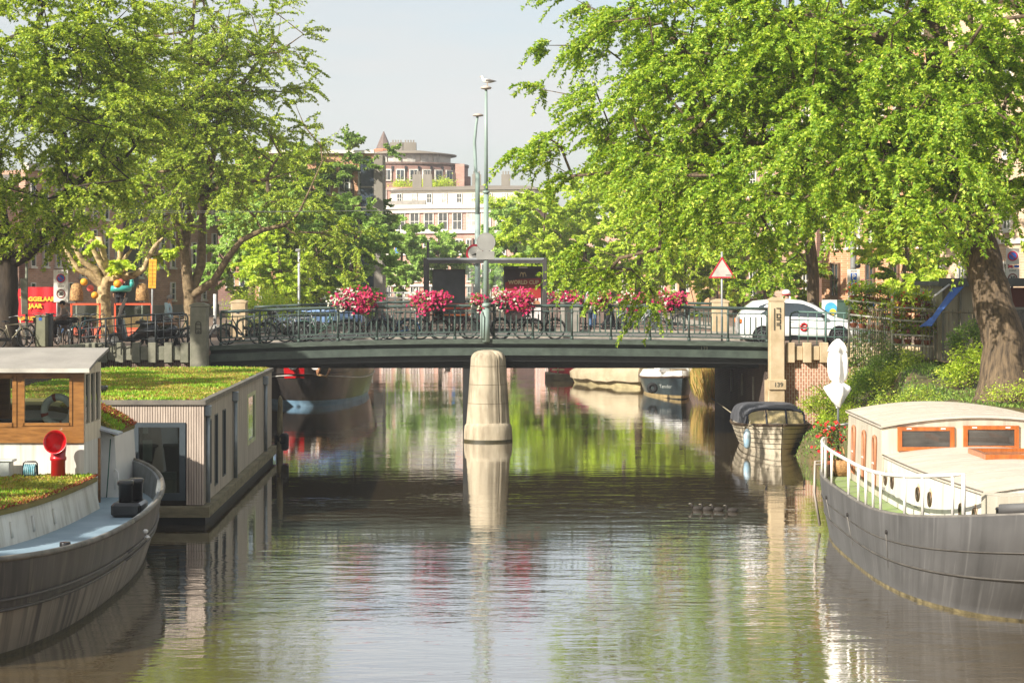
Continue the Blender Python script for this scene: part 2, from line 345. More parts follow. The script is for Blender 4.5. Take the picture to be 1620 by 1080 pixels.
def make_tree(name, label, base, trunk, blobs, nleaf, leaf=0.13, aspect=0.55, lm=None, bark=None, seed=1, spacing=1.0,
              group=None, cat='tree', twig=1.1, droop=0.25, limbs=None, kr=0.014, flare=1.5, spr=9, parent_empty=True, minz=None, clump=0.55, extra=None):
    """trunk: [(x,y,z,r)...] local; blobs: [(cx,cy,cz,rx,ry,rz,weight)] local. Limbs grow from the trunk to points spread
    through the blobs; from every point sprays of twigs carry the leaves."""
    rng = np.random.default_rng(seed); rnd = random.Random(seed)
    root = thing(name, label, cat, base, group=group)
    bark = bark or BARK; lm = lm or LEAF_A
    nodes = []; par = []; rad0 = []
    for i, (x, y, z, r) in enumerate(trunk): nodes.append(Vector((x, y, z))); par.append(i-1); rad0.append(r)
    ntr = len(nodes); forced = []
    for lb in (limbs or []):     # [(trunk index, [(x,y,z,r)...])]
        p = lb[0]
        for (x, y, z, r) in lb[1]: nodes.append(Vector((x, y, z))); par.append(p); rad0.append(r); p = len(nodes)-1
    # attractors
    att = []
    for (cx, cy, cz, rx, ry, rz_, wt) in blobs:
        k = max(3, int(4.19*rx*ry*rz_/spacing**3*wt*0.35))
        d = rand_dir(rng, k); rr = rng.random(k)**0.45
        q = d*rr[:, None]*np.array([rx, ry, rz_])+np.array([cx, cy, cz]); att.append(q)
    att = np.concatenate(att)
    if minz is not None: att = att[att[:, 2] > minz]
    st = np.array([nodes[i] for i in range(1, len(nodes))])
    d0 = np.min(np.linalg.norm(att[:, None]-st[None], axis=2), axis=1); att = att[np.argsort(d0)]
    NP = np.array([tuple(n) for n in nodes]); tips = []
    depth = [0]*len(nodes)
    for a in att:
        dd = np.linalg.norm(NP-a, axis=1); dz = a[2]-NP[:, 2]
        cost = dd + np.where(dz < -0.3, (-dz)*0.8, 0) + 0.02*np.array(depth)
        cost[0] = 1e9
        j = int(np.argmin(cost)); p = Vector(NP[j]); t = Vector(a); ln = (t-p).length
        k = max(1, int(ln/0.9)); pj = j
        pd = (p - nodes[par[j]]).normalized() if par[j] >= 0 else Vector((0, 0, 1))
        for s_ in range(1, k+1):
            f = s_/k; q = p.lerp(t, f) + pd*(ln*0.22*math.sin(PI*f)) + Vector((rnd.uniform(-1, 1), rnd.uniform(-1, 1), rnd.uniform(-1, 1)))*0.07*ln/k*1.2*(f < 1)
            nodes.append(q); par.append(pj); rad0.append(0); depth.append(depth[j]+s_); pj = len(nodes)-1
            NP = np.vstack([NP, np.array(q)[None]])
        tips.append(pj)
    w_ = [0.0]*len(nodes)
    for t in tips: w_[t] += 1.0
    for i in range(len(nodes)-1, -1, -1):
        if par[i] >= 0: w_[par[i]] += w_[i]
    # parents may come after children only for the seed limbs; iterate in order is fine (par < i)
    rad = [max(kr*math.sqrt(max(w_[i], .3))*1.15, rad0[i]) if rad0[i] == 0 else rad0[i] for i in range(len(nodes))]
    kids = {}
    for i in range(len(nodes)):
        if par[i] >= 0: kids.setdefault(par[i], []).append(i)
    tb = MB(); bb = MB()
    # trunk
    tp = [nodes[i] for i in range(ntr)]; tr = [rad[i] for i in range(ntr)]
    pts = []; rs = []
    for i in range(ntr-1):
        for s_ in range(4):
            f = s_/4; p = tp[i].lerp(tp[i+1], f); pts.append(p + Vector((rnd.uniform(-1, 1), rnd.uniform(-1, 1), 0))*tr[i]*0.06); rs.append(tr[i]*(1-f)+tr[i+1]*f)
    pts.append(tp[-1]); rs.append(tr[-1])
    rs[0] *= flare; rs[1] *= 1+(flare-1)*.35; 
    tb.tube(pts, rs, 14)
    done = set(range(ntr))
    def chain(start, i):
        path = [start]; cur = i
        while True:
            path.append(cur); done.add(cur)
            ks = [k for k in kids.get(cur, []) if k not in done]
            if not ks: break
            ks.sort(key=lambda k: -w_[k]-100*rad0[k]); cur = ks[0]
        return path
    stack = [(p, i) for p in range(ntr) for i in kids.get(p, []) if i not in done]
    while stack:
        p, i = stack.pop(0)
        if i in done: continue
        path = chain(p, i)
        ps = [nodes[k] for k in path]; r_ = [min(rad[path[1]], rad[path[0]])]+[rad[k] for k in path[1:]]
        r_[-1] = max(0.004, r_[-1]*0.5)
        bb.tube(ps, r_, 8 if r_[0] > 0.12 else (5 if r_[0] > 0.03 else 3), caps=False)
        for k in path[1:]:
            for q in kids.get(k, []):
                if q not in done: stack.append((k, q))
    tips = np.array(tips); TP = np.array([tuple(nodes[i]) for i in tips])
    dirs = np.array([tuple((nodes[i]-nodes[par[i]]).normalized()) for i in tips])
    cen = np.array([np.mean([b[0] for b in blobs]), np.mean([b[1] for b in blobs]), np.mean([b[2] for b in blobs])])
    out = TP-cen; out /= np.linalg.norm(out, axis=1)[:, None]+1e-9
    nt_ = len(TP)*spr; idx = np.repeat(np.arange(len(TP)), spr)
    td = rand_dir(rng, nt_)*0.75 + dirs[idx]*0.6 + out[idx]*0.35; td[:, 2] = td[:, 2]*0.55 - 0.05; td /= np.linalg.norm(td, axis=1)[:, None]
    tl = twig*(0.45+0.9*rng.random(nt_))
    wt = rng.random(len(TP))*(2*clump)+(1-clump); wt = wt[idx]*tl; wt /= wt.sum()
    P0 = TP[idx] + rand_dir(rng, nt_)*0.15
    # twig geometry: 3-sided, 2 segments with droop
    def pt(k, f): 
        q = P0[k] + td[k]*(tl[k]*f)[:, None]; q[:, 2] -= droop*tl[k]*f**2*1.2; return q
    allk = np.arange(nt_); 
    A_, B_, C_ = pt(allk, np.zeros(nt_)), pt(allk, np.full(nt_, .5)), pt(allk, np.full(nt_, 1.0))
    sd_ = np.cross(td, np.array([0, 0, 1.0])); sd_ /= np.linalg.norm(sd_, axis=1)[:, None]+1e-9; u_ = np.cross(sd_, td)
    def tri(Pp, r): return [Pp+sd_*r, Pp-sd_*r*.5+u_*r*.87, Pp-sd_*r*.5-u_*r*.87]
    rr_ = 0.008*(leaf/0.13)
    R = tri(A_, rr_)+tri(B_, rr_*.7)+tri(C_, rr_*.3); Vt = np.stack(R, 1).reshape(-1, 3)
    fp = np.array([[0, 1, 4, 3], [1, 2, 5, 4], [2, 0, 3, 5], [3, 4, 7, 6], [4, 5, 8, 7], [5, 3, 6, 8]])
    Ft = (np.arange(nt_)[:, None, None]*9+fp[None]).reshape(-1, 4)
    to = tb.build('trunk', bark, root)
    # branches + twigs in one mesh
    nv = len(bb.v); bv = np.array(bb.v, dtype=np.float64).reshape(-1, 3); me = bpy.data.meshes.new('branches')
    bf = np.array(bb.f, dtype=np.int64).reshape(-1, 4) if bb.f else np.zeros((0, 4), int)
    V = np.concatenate([bv, Vt]); Fc = np.concatenate([bf, Ft+nv]); nf = len(Fc)
    me.vertices.add(len(V)); me.vertices.foreach_set('co', V.astype(np.float32).ravel()); me.loops.add(nf*4); me.polygons.add(nf)
    me.loops.foreach_set('vertex_index', Fc.astype(np.int32).ravel()); me.polygons.foreach_set('loop_start', np.arange(0, nf*4, 4, dtype=np.int32))
    me.polygons.foreach_set('loop_total', np.full(nf, 4, np.int32)); me.polygons.foreach_set('use_smooth', np.ones(nf, bool))
    me.materials.append(bark); me.update(); me.validate()
    bo = bpy.data.objects.new('branches', me); C.objects.link(bo); bo.parent = root
    # leaves
    k = rng.choice(nt_, nleaf, p=wt); f = 0.12+0.88*rng.random(nleaf)
    LP = pt(k, f) + rand_dir(rng, nleaf)*0.02
    side = np.cross(td[k], np.array([0, 0, 1.0])); side /= np.linalg.norm(side, axis=1)[:, None]+1e-9
    sg = np.where(rng.random(nleaf) < .5, -1.0, 1.0)[:, None]
    LD = td[k]*0.5 + side*sg*0.65 + rand_dir(rng, nleaf)*0.65; LD[:, 2] -= 0.30
    LN = np.array([0, 0, 1.0])[None]*0.62 + rand_dir(rng, nleaf)*0.95
    leaves_mesh('crown', LP, LD, LN, leaf, aspect, lm, root, rng)
    return root
def make_bush(name, label, loc, blobs, nleaf, leaf, lm, seed, aspect=0.5, cat='shrub', group=None, stems=10, parent=None, upright=0.3, petals=None):
    """low plant: thin stems fanning from the base and leaves spread through the blobs"""
    rng = np.random.default_rng(seed); rnd = random.Random(seed)
    root = thing(name, label, cat, loc, group=group) if parent is None else parent
    cl = []
    for (cx, cy, cz, rx, ry, rz_, wt) in blobs:
        k = max(4, int(30*wt)); d = rand_dir(rng, k); r = rng.random(k)**.4; cl.append(d*r[:, None]*np.array([rx, ry, rz_])+np.array([cx, cy, cz]))
    cl = np.concatenate(cl); n = nleaf; k = rng.integers(0, len(cl), n)
    sc = np.mean([b[3] for b in blobs])*0.30
    P = cl[k]+rng.normal(size=(n, 3))*sc*np.array([1, 1, .8]); P[:, 2] = np.maximum(P[:, 2], 0.02)
    D = rand_dir(rng, n); D[:, 2] = D[:, 2]*.6+upright; Nn = np.array([0, 0, 1.0])+rand_dir(rng, n)*.9
    sb = MB()
    for i in range(stems):
        t = Vector(cl[rnd.randrange(len(cl))]); b0 = Vector((t.x*.3, t.y*.3, 0)); m_ = b0.lerp(t, .5)+Vector((0, 0, t.z*.12))
        sb.tube([b0, m_, t], [0.018, .012, .004], 4, caps=False)
    if stems: sb.build('stems', BARK, root)
    leaves_mesh('foliage', P, D, Nn, leaf, aspect, lm, root, rng)
    if petals:
        for (pn, pm, cnt, ps, region) in petals:
            k = rng.integers(0, len(cl), cnt); c0 = cl[k]+rng.normal(size=(cnt, 3))*sc*1.05
            if region is not None: c0 = c0[region(c0)]
            c0[:, 1] -= sc*.2
            q = []; dq = []; nq = []
            nf = len(c0); fn = rand_dir(rng, nf)*.7+np.array([-.3, -.8, .5])
            fn /= np.linalg.norm(fn, axis=1)[:, None]; u = np.cross(fn, rand_dir(rng, nf)); u /= np.linalg.norm(u, axis=1)[:, None]; v = np.cross(fn, u)
            for j in range(5):
                a = 2*PI*j/5; q.append(c0); dq.append(u*math.cos(a)+v*math.sin(a)+fn*.25); nq.append(fn)
            pf = leaves_mesh(pn, np.concatenate(q), np.concatenate(dq), np.concatenate(nq), ps, 0.95, pm, root, rng, fold=.1)
            pf['kind'] = 'stuff'
    return root
# ---------------------------------------------------------------- water, ground, quays
def water_mat():
    m = bpy.data.materials.new('canal water'); m.use_nodes = True
    nt = m.node_tree; N = nt.nodes; L = nt.links; b = N['Principled BSDF']; out = N['Material Output']
    b.inputs['Roughness'].default_value = 0.3; b.inputs['Specular IOR Level'].default_value = 0.0
    gl = N.new('ShaderNodeBsdfGlossy'); gl.inputs['Roughness'].default_value = 0.03; gl.inputs['Color'].default_value = (.97, .98, 1, 1)
    fr = N.new('ShaderNodeFresnel'); fr.inputs[0].default_value = 1.34
    fm = N.new('ShaderNodeMapRange'); fm.inputs['From Min'].default_value = 0.02; fm.inputs['From Max'].default_value = 0.42
    fm.inputs['To Min'].default_value = 0.12; fm.inputs['To Max'].default_value = 0.88; L.new(fr.outputs[0], fm.inputs['Value'])
    ms = N.new('ShaderNodeMixShader'); L.new(fm.outputs[0], ms.inputs[0]); L.new(b.outputs[0], ms.inputs[1]); L.new(gl.outputs[0], ms.inputs[2]); L.new(ms.outputs[0], out.inputs[0])
    g = N.new('ShaderNodeNewGeometry')
    def nz(scale, vs, detail=2, rough=.5, dist=0.0):
        mp = N.new('ShaderNodeMapping'); mp.inputs['Scale'].default_value = vs; L.new(g.outputs['Position'], mp.inputs[0])
        n = N.new('ShaderNodeTexNoise'); n.inputs['Scale'].default_value = scale; n.inputs['Detail'].default_value = detail
        n.inputs['Roughness'].default_value = rough; n.inputs['Distortion'].default_value = dist; L.new(mp.outputs[0], n.inputs['Vector']); return n.outputs['Fac']
    c = nz(0.25, (1, 1, 1), 4)
    mc = N.new('ShaderNodeMix'); mc.data_type = 'RGBA'; L.new(c, mc.inputs[0])
    mc.inputs[6].default_value = (0.105, 0.076, 0.034, 1); mc.inputs[7].default_value = (0.150, 0.105, 0.048, 1)
    L.new(mc.outputs[2], b.inputs['Base Color'])
    def mth(op, a, c_, d=None):
        n = N.new('ShaderNodeMath'); n.operation = op
        for k, v in enumerate((a, c_, d)):
            if v is None: continue
            if isinstance(v, (int, float)): n.inputs[k].default_value = v
            else: L.new(v, n.inputs[k])
        return n.outputs[0]
    h1 = nz(1.0, (0.75, 2.1, 1), 3, .55, .4); h2 = nz(1.0, (3.2, 6.5, 1), 3, .6, .3); h3 = nz(1.0, (.10, .22, 1), 2)
    # wind patches: ripples strong in some areas, calm in others
    pm = nz(0.13, (0.55, 1.5, 1), 3, .5); mr = N.new('ShaderNodeMapRange'); mr.inputs['From Min'].default_value = .40; mr.inputs['From Max'].default_value = .62
    mr.inputs['To Min'].default_value = .35; mr.inputs['To Max'].default_value = 1.0; L.new(pm, mr.inputs['Value'])
    sp = N.new('ShaderNodeSeparateXYZ'); L.new(g.outputs['Position'], sp.inputs[0])
    nr = N.new('ShaderNodeMapRange'); nr.inputs['From Min'].default_value = 52; nr.inputs['From Max'].default_value = 30
    nr.inputs['To Min'].default_value = .24; nr.inputs['To Max'].default_value = 1.0; L.new(sp.outputs[1], nr.inputs['Value'])
    amp = mth('MULTIPLY', mr.outputs[0], nr.outputs[0])
    hs = mth('ADD', mth('MULTIPLY', h1, 0.55), mth('MULTIPLY', h2, 0.13)); hs = mth('MULTIPLY', hs, amp); hs = mth('ADD', hs, mth('MULTIPLY', h3, .28))
    bp = N.new('ShaderNodeBump'); bp.inputs['Strength'].default_value = 1.0; bp.inputs['Distance'].default_value = WAVE
    L.new(hs, bp.inputs['Height']); [L.new(bp.outputs[0], q.inputs['Normal']) for q in (b, gl, fr)]
    return m
WAVE = 0.044
GZ = 3.0
wm = MB(); wm.box(-60, 60, 2, 262, -1.5, 0.0); wm.build('water', water_mat(), kind='structure')
PAVE = brick_mat('street clinkers', '#8b7564', '#75604f', '#5d5247', (0.2, 0.1), .006, 'XY')
ASPH = mat('asphalt', '#6f6a63', 0.9, var=.15, scale=1.5, bump=.3, bscale=60)
EARTH = mat('bank earth', '#6b5636', 0.95, col2='#43502a', scale=1.2, bump=.8, bscale=9)
gm = MB()
# canal notch in one sheet: left plot, right plot, far plot, with walls going down
xl0, xl1, xr0, xr1 = -14.0, -14.6, 12.3, 6.5
def gquad(pts): gm.add([(x, y, GZ) for x, y in pts], [tuple(range(len(pts)))])
gquad([(-420, -20), (-14, -20), (-14, 66.3), (-420, 66.3)])
gquad([(-420, 66.3), (-10.2, 66.3), (-10.7, 79.4), (-420, 79.4)])
gquad([(-420, 79.4), (-13.0, 79.4), (-17.5, 240), (-420, 240)])
gquad([(12.3, -20), (420, -20), (420, 66.3), (12.3, 66.3)])
gquad([(8.75, 66.3), (420, 66.3), (420, 79.4), (8.3, 79.4)])
gquad([(10.0, 79.4), (420, 79.4), (420, 240), (4.5, 240)])
gquad([(-420, 240), (420, 240), (420, 620), (-420, 620)])
gm.build('ground', PAVE, kind='structure')
QB = brick_mat('quay brick', '#6d4a3c', '#573a30', '#8a8072', (0.22, 0.065), .01)
COPE = mat('coping stone', '#9a9184', .85, var=.2, scale=3, bump=.3)
def quay(name, label, pts, top=GZ+.02, cat='wall'):
    """wall along pts (x,y), facing the canal"""
    t = thing(name, label, cat, (pts[0][0], pts[0][1], 0))
    a = MB(); b = MB()
    for (x0, y0), (x1, y1) in zip(pts[:-1], pts[1:]):
        d = Vector((x1-x0, y1-y0, 0)); n = Vector((-d.y, d.x, 0)).normalized()
        c = Vector(((x0+x1)/2, (y0+y1)/2, 0)); ang = math.atan2(d.y, d.x)
        a.cbox(c+Vector((0, 0, top/2-.35)), (d.length, .5, top+.5), ang)
        b.cbox(c+Vector((0, 0, top+.02)), (d.length+.01, .62, .22), ang, bev=.03)
    wbuild(a, 'wall_face', QB, t); wbuild(b, 'coping', COPE, t); return t
quay('quay_wall', 'brick quay wall behind the moored barge and houseboat on the left bank', [(-14.2, 2), (-14.2, 66.2)])
quay('quay_wall', 'brick quay wall along the left bank beyond the bridge, behind the dark barge', [(-13.2, 79.6), (-17.7, 240)])
quay('quay_wall', 'brick quay wall behind the grey steel barge on the right bank', [(12.5, 2), (12.5, 48)])
quay('quay_wall', 'brick quay wall along the right bank beyond the bridge, behind the small boats', [(10.2, 79.6), (4.7, 240)])
quay('quay_wall', 'low quay wall closing the far end of the canal', [(-18, 240.2), (5, 240.2)])

# ---------------------------------------------------------------- bridge
TEAL = mat('bridge green paint', '#46574f', .5, col2='#34403a', scale=3, bump=.15, bscale=20)
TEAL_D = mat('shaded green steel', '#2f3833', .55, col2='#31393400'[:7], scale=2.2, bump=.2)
TEAL_L = mat('pale green paint', '#8fb3a6', .5, col2='#7ba193', scale=2, bump=.1)
IRON = mat('black ironwork', '#23292a', .5, col2='#161a1b', scale=5, bump=.2)
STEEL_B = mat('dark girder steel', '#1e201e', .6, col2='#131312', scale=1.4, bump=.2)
STONE = streak_mat('weathered granite', '#b3a58c', '#7f725c', '#cbbfa6', .85, scale=(5, 5, .8), amt=.7, patch=.7)
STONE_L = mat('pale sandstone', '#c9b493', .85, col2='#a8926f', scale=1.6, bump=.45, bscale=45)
STONE_G = mat('mottled grey stone', '#8c8876', .88, col2='#6c6c5a', scale=2.2, bump=.5, bscale=35)  # greyer and darker than the pale sandstone, mottled by noise
YB0, YB1 = 66.4, 79.2
XL, XR = -10.0, 8.75
def deck_z(x):    # crown of the roadway
    return 3.30 - 0.0026*(x+.7)**2 if x < -.7 else 3.30-0.0013*(x+.7)**2
br = thing('bridge', 'low green steel road bridge crossing the canal on one stone pier', 'bridge', (0, YB0, 0))
def band(z0f, z1f, y0, y1, m, name, x0=XL, x1=XR, n=30):
    b = MB(); rings = []
    for i in range(n+1):
        x = x0+(x1-x0)*i/n; d = deck_z(x); rings.append([(x, y0, d+z0f), (x, y0, d+z1f), (x, y1, d+z1f), (x, y1, d+z0f)])
    b.loft(rings, True, True, True, smooth=False); return wbuild(b, name, m, br)
band(-.28, 0.0, YB0+.15, YB1-.15, ASPH, 'deck')
CURB = mat('green curb girder', '#4c574b', .6, col2='#363e34', scale=3.5, bump=.25, stretch=(1, 1, 3))
band(-.115, .035, YB0-.22, YB0+.15, CURB, 'edge_curb'); band(-.115, .035, YB1-.15, YB1+.22, CURB, 'edge_curb')
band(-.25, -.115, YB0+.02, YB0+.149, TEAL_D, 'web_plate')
FLA = mat('green flange', '#485349', .5, col2='#333c35', scale=2.5, bump=.1)
band(-.50, -.25, YB0-.16, YB0+.15, FLA, 'main_girder'); band(-.50, -.25, YB1-.15, YB1+.16, FLA, 'main_girder')
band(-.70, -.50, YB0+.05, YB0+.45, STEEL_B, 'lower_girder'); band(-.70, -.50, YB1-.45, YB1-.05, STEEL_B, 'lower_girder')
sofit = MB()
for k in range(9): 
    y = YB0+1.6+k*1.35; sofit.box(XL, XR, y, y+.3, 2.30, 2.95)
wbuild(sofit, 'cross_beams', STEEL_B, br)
nb = MB(); 
text('bridge_number', '139', .17, mat('worn number paint', '#a9a893', .8), br, (PX(1115, 66.2), -0.006+.015, PZ(551, 66.4)), bold=.002)
# footway kerbs and centre markings on the deck
kb = MB()
for y in (YB0+2.3, YB1-2.5):
    rings = []
    for i in range(25):
        x = XL+(XR-XL)*i/24; d = deck_z(x); rings.append([(x, y, d), (x, y, d+.10), (x, y+.16, d+.10), (x, y+.16, d)])
    kb.loft(rings, True, True, True, False)
wbuild(kb, 'kerb', COPE, br)
for i in range(9):
    wl = MB(); x = XL+1+i*2.1; wl.add([(x, 72.7, deck_z(x)+.006), (x+1.2, 72.7, deck_z(x+1.2)+.006), (x+1.2, 72.82, deck_z(x+1.2)+.006), (x, 72.82, deck_z(x)+.006)], [(0, 1, 2, 3)])
    wbuild(wl, 'lane_marking', mat('road paint', '#d8d6cf', .7), br)
# abutments
ABUT = brick_mat('abutment brick', '#5c463b', '#4a372e', '#6d6458', (0.22, .065), .01)
ab = thing('bridge_abutment', 'dark brick abutment under the right end of the bridge', 'wall', (8.6, 66.5, 0))
a = MB(); a.prism([(8.42, 66.75), (12, 66.75), (12, 79), (8.0, 79)], -.6, 2.5, 'Z'); wbuild(a, 'wall_face', ABUT, ab)
for k in range(3):
    a = MB(); y = 69.0+k*2.6; x = 8.42-.42*(y-66.75)/12.25
    a.box(x-.05, x+.02, y, y+.16, 1.15, 1.95)
    wbuild(a, 'white_marker', mat('white gauge board', '#b9b6ab', .7), ab)
ab = thing('bridge_abutment', 'brick abutment under the left end of the bridge, behind the houseboat', 'wall', (-10.2, 66.5, 0))
a = MB(); a.prism([(-10.0, 66.75), (-14, 66.75), (-14, 79), (-10.4, 79)], -.6, 2.3, 'Z'); wbuild(a, 'wall_face', ABUT, ab)
# pier: dark wall under the deck plus the stone cutwater in front
pr = thing('bridge_pier', 'weathered sandstone bridge pier with rounded cutwater in mid canal', 'pier', (PX(772, 65.6), 65.6, 0))
px0 = PX(772, 65.6)
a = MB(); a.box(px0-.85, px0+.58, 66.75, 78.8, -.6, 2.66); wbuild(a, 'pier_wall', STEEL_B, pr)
def pier_ring(z, hw, grooves=True, dep=1.0, n=56):
    r = []
    for i in range(n):
        a_ = 2*PI*i/n; x = hw*math.cos(a_); y = dep*math.sin(a_)
        if grooves and y < 0:
            u = x/hw
            for gx, gd, gw in ((.28, .10, .05), (.52, .09, .06), (.74, .07, .06)):
                k = math.exp(-((u-gx)/gw)**2); y += gd*k; x -= .02*k
        r.append((px0+x, 65.95+y, z))
    return r
a = MB(); rings = []
zt = 2.98
for z, t in ((.0, 0), (.7, .25), (1.3, .45), (1.32, .45), (1.9, .65), (1.92, .65), (2.5, .84), (2.72, .9)):
    rings.append(pier_ring(z, .76-.21*t, True, .62-.06*t))
for z, k in ((2.82, .93), (2.9, .80), (2.955, .6), (2.985, .3)): rings.append(pier_ring(z, .575*k, True, .56*k+.02))
a.loft(rings, True, False, True); wbuild(a, 'cutwater', STONE, pr)
a = MB(); wbuild(a.loft([pier_ring(-.5, .80, False, .70), pier_ring(.12, .80, False, .70), pier_ring(.34, .79, False, .69), pier_ring(.5, .77, False, .67), pier_ring(.6, .70, False, .62), pier_ring(.63, .6, False, .5)], True, False, True), 'base_collar', STONE, pr)
jt = MB()
for z, hw in ((1.24, .672), (1.86, .642), (2.46, .610)):
    t = (z-.0)/2.72*.9
    R_ = pier_ring(z, .76-.21*t+.003, True, .62-.06*t+.003); R2 = pier_ring(z+.014, .76-.21*t+.003, True, .62-.06*t+.003); jt.loft([R_, R2], True)
wbuild(jt, 'joint', mat('mortar joint', '#6a5c48', .9), pr)
wtm = MB(); wtm.loft([pier_ring(-.1, .805, False, .705), pier_ring(.07, .805, False, .705)], True); wbuild(wtm, 'algae_line', mat('wet algae', '#3f3a22', .5), pr)

# stone posts
def stone_post(label, x, y, wd, z0, z1, m, mono, block=None, far=False):
    t = thing('stone_post', label, 'post', (x, y, z0))
    a = MB(); a.cbox((0, 0, (z1-z0)/2), (wd, wd*.95, z1-z0), bev=.03)
    a.build('shaft', m, t)
    a = MB(); a.prism([(-wd/2-.02, 0), (wd/2+.02, 0), (wd/2+.02, .06), (wd*.2, .13), (-wd*.2, .13), (-wd/2-.02, .06)], -wd*.5, wd*.5); a.xf(Matrix.Translation((0, 0, z1-z0))); a.build('cap', m, t)
    if mono:
        g = MB(); yy = -wd*.475-.012
        def seg(x0, z0_, x1, z1_): g.box(min(x0, x1)-.014, max(x0, x1)+.014, yy-.012, yy+.012, min(z0_, z1_)-.014, max(z0_, z1_)+.014)
        zz = z1-z0-.25
        if mono == 'L':
            g.ring((0, yy, zz-.32), .085, .012, 'Y', 20, 5, 0, PI); seg(-.085, zz-.32, -.085, zz-.62); seg(.085, zz-.32, .085, zz-.62)
            seg(-.085, zz-.62, .085, zz-.62); seg(-.06, zz-.33, .06, zz-.33); seg(-.06, zz-.47, .06, zz-.47); g.ring((0, yy, zz-.57), .03, .01, 'Y', 12, 5)
        else:
            seg(-.10, zz, -.10, zz-.68)
            for k, zc in enumerate((zz-.05, zz-.24, zz-.42, zz-.6)):
                seg(-.02, zc+.07, .09, zc+.07) if k != 1 else None
                seg(-.02, zc-.05, .09, zc-.05) if k in (1, 2) else None
                seg(.09, zc+.07, .09, zc-.05); 
                if k == 1: seg(-.02, zc+.07, -.02, zc-.05); seg(-.02, zc+.07, .09, zc+.07)
        g.build('carved_monogram', mat('carved shadow line', '#6f6450' if mono == 'R' else '#4f4d40', .9), t)
    return t
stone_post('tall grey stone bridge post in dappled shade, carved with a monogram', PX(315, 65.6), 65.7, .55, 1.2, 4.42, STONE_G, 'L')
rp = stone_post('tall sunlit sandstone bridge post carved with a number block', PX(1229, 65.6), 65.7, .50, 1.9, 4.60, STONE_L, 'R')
a = MB(); a.cbox((0, -.02, -.03), (.58, .56, .34), bev=.02); a.build('number_block', STONE_L, rp)
text('carved_number', '139', .2, mat('carved shadow line', '#6f6450', .9), rp, (.03, -.308, -.03), bold=.004)
a = MB(); a.cbox((-.02, 0, -1.2), (.56, .48, 2.0), bev=.03); a.cbox((-.27, .2, -.9), (.16, .3, 2.0)); a.build('lower_pilaster', STONE_L, rp)
stone_post('pale stone post at the far left corner of the bridge', PX(377, 79), 79.3, .60, 2.8, PZ(479, 79.3), STONE_L, None)
stone_post('pale stone post at the far right corner of the bridge behind the triangular sign', PX(1140, 79), 79.3, .66, 2.8, PZ(478, 79.3), STONE_L, None)

# railings of the bridge
def bridge_rail(label, y, x0, x1, n, side):
    t = thing('bridge_railing', label, 'railing', (x0, y, deck_z(x0)))
    O = t.location
    posts = []; step = (x1-x0)/n
    for i in range(n+1):
        x = x0+i*step; d = deck_z(x); p = MB()
        p.tube([(x-O[0], 0, d-O[2]+.03), (x-O[0], 0, d-O[2]+.13)], .055, 8); p.tube([(x-O[0], 0, d-O[2]+.13), (x-O[0], 0, d-O[2]+1.10)], .036, 8)
        p.tube([(x-O[0], 0, d-O[2]+.9), (x-O[0], 0, d-O[2]+.95)], .048, 8)
        p.build('post', TEAL, t)
    def rail(name, h, r, flat=False, m=TEAL, n_=40):
        b = MB(); pts = [(x0+(x1-x0)*i/n_-O[0], 0, deck_z(x0+(x1-x0)*i/n_)-O[2]+h) for i in range(n_+1)]
        if flat: b.loft([[(p[0], -.014, p[2]-r), (p[0], -.014, p[2]+r), (p[0], .014, p[2]+r), (p[0], .014, p[2]-r)] for p in pts], True, True, True, False)
        else: b.tube(pts, r, 8)
        b.build(name, m, t)
    rail('handrail', 1.14, .052); rail('upper_rail', .965, .018, True); rail('middle_rail', .27, .022, True); rail('lower_rail', .15, .022, True)
    bl = None
    for i in range(n):
        for k in range(1, 7):
            x = x0+step*(i+k/7); d = deck_z(x)-O[2]
            if bl is None:
                q = MB(); q.cbox((0, 0, .575), (.045, .018, .57)); q.cbox((0, 0, .9), (.016, .016, .16)); bl = q.build('baluster', TEAL, t); c = bl
            else: c = bl.copy(); C.objects.link(c); c.parent = t
            c.location = (x-O[0], 0, d)
    sc_ = MB()
    for i in range(n):
        for k in range(2):
            xc = x0+step*(i+.27+.46*k)-O[0]; d = deck_z(xc+O[0])-O[2]
            sc_.tube([(xc-.26, 0, d+.24), (xc-.2, 0, d+.17), (xc-.1, 0, d+.14), (xc+.1, 0, d+.14), (xc+.2, 0, d+.17), (xc+.26, 0, d+.24)], .013, 4)
            sc_.ball((xc, 0, d+.31), .03, 6, 4)
    sc_.build('scrollwork', TEAL, t)
    return t
bridge_rail('long green iron railing on the near side of the bridge, hung with flower boxes', YB0-.05, XL+.35, XR-.3, 14, 1)
bridge_rail('green iron railing on the far side of the bridge, behind the bus shelter', YB1+.05, XL-.2, XR-.6, 14, 1)

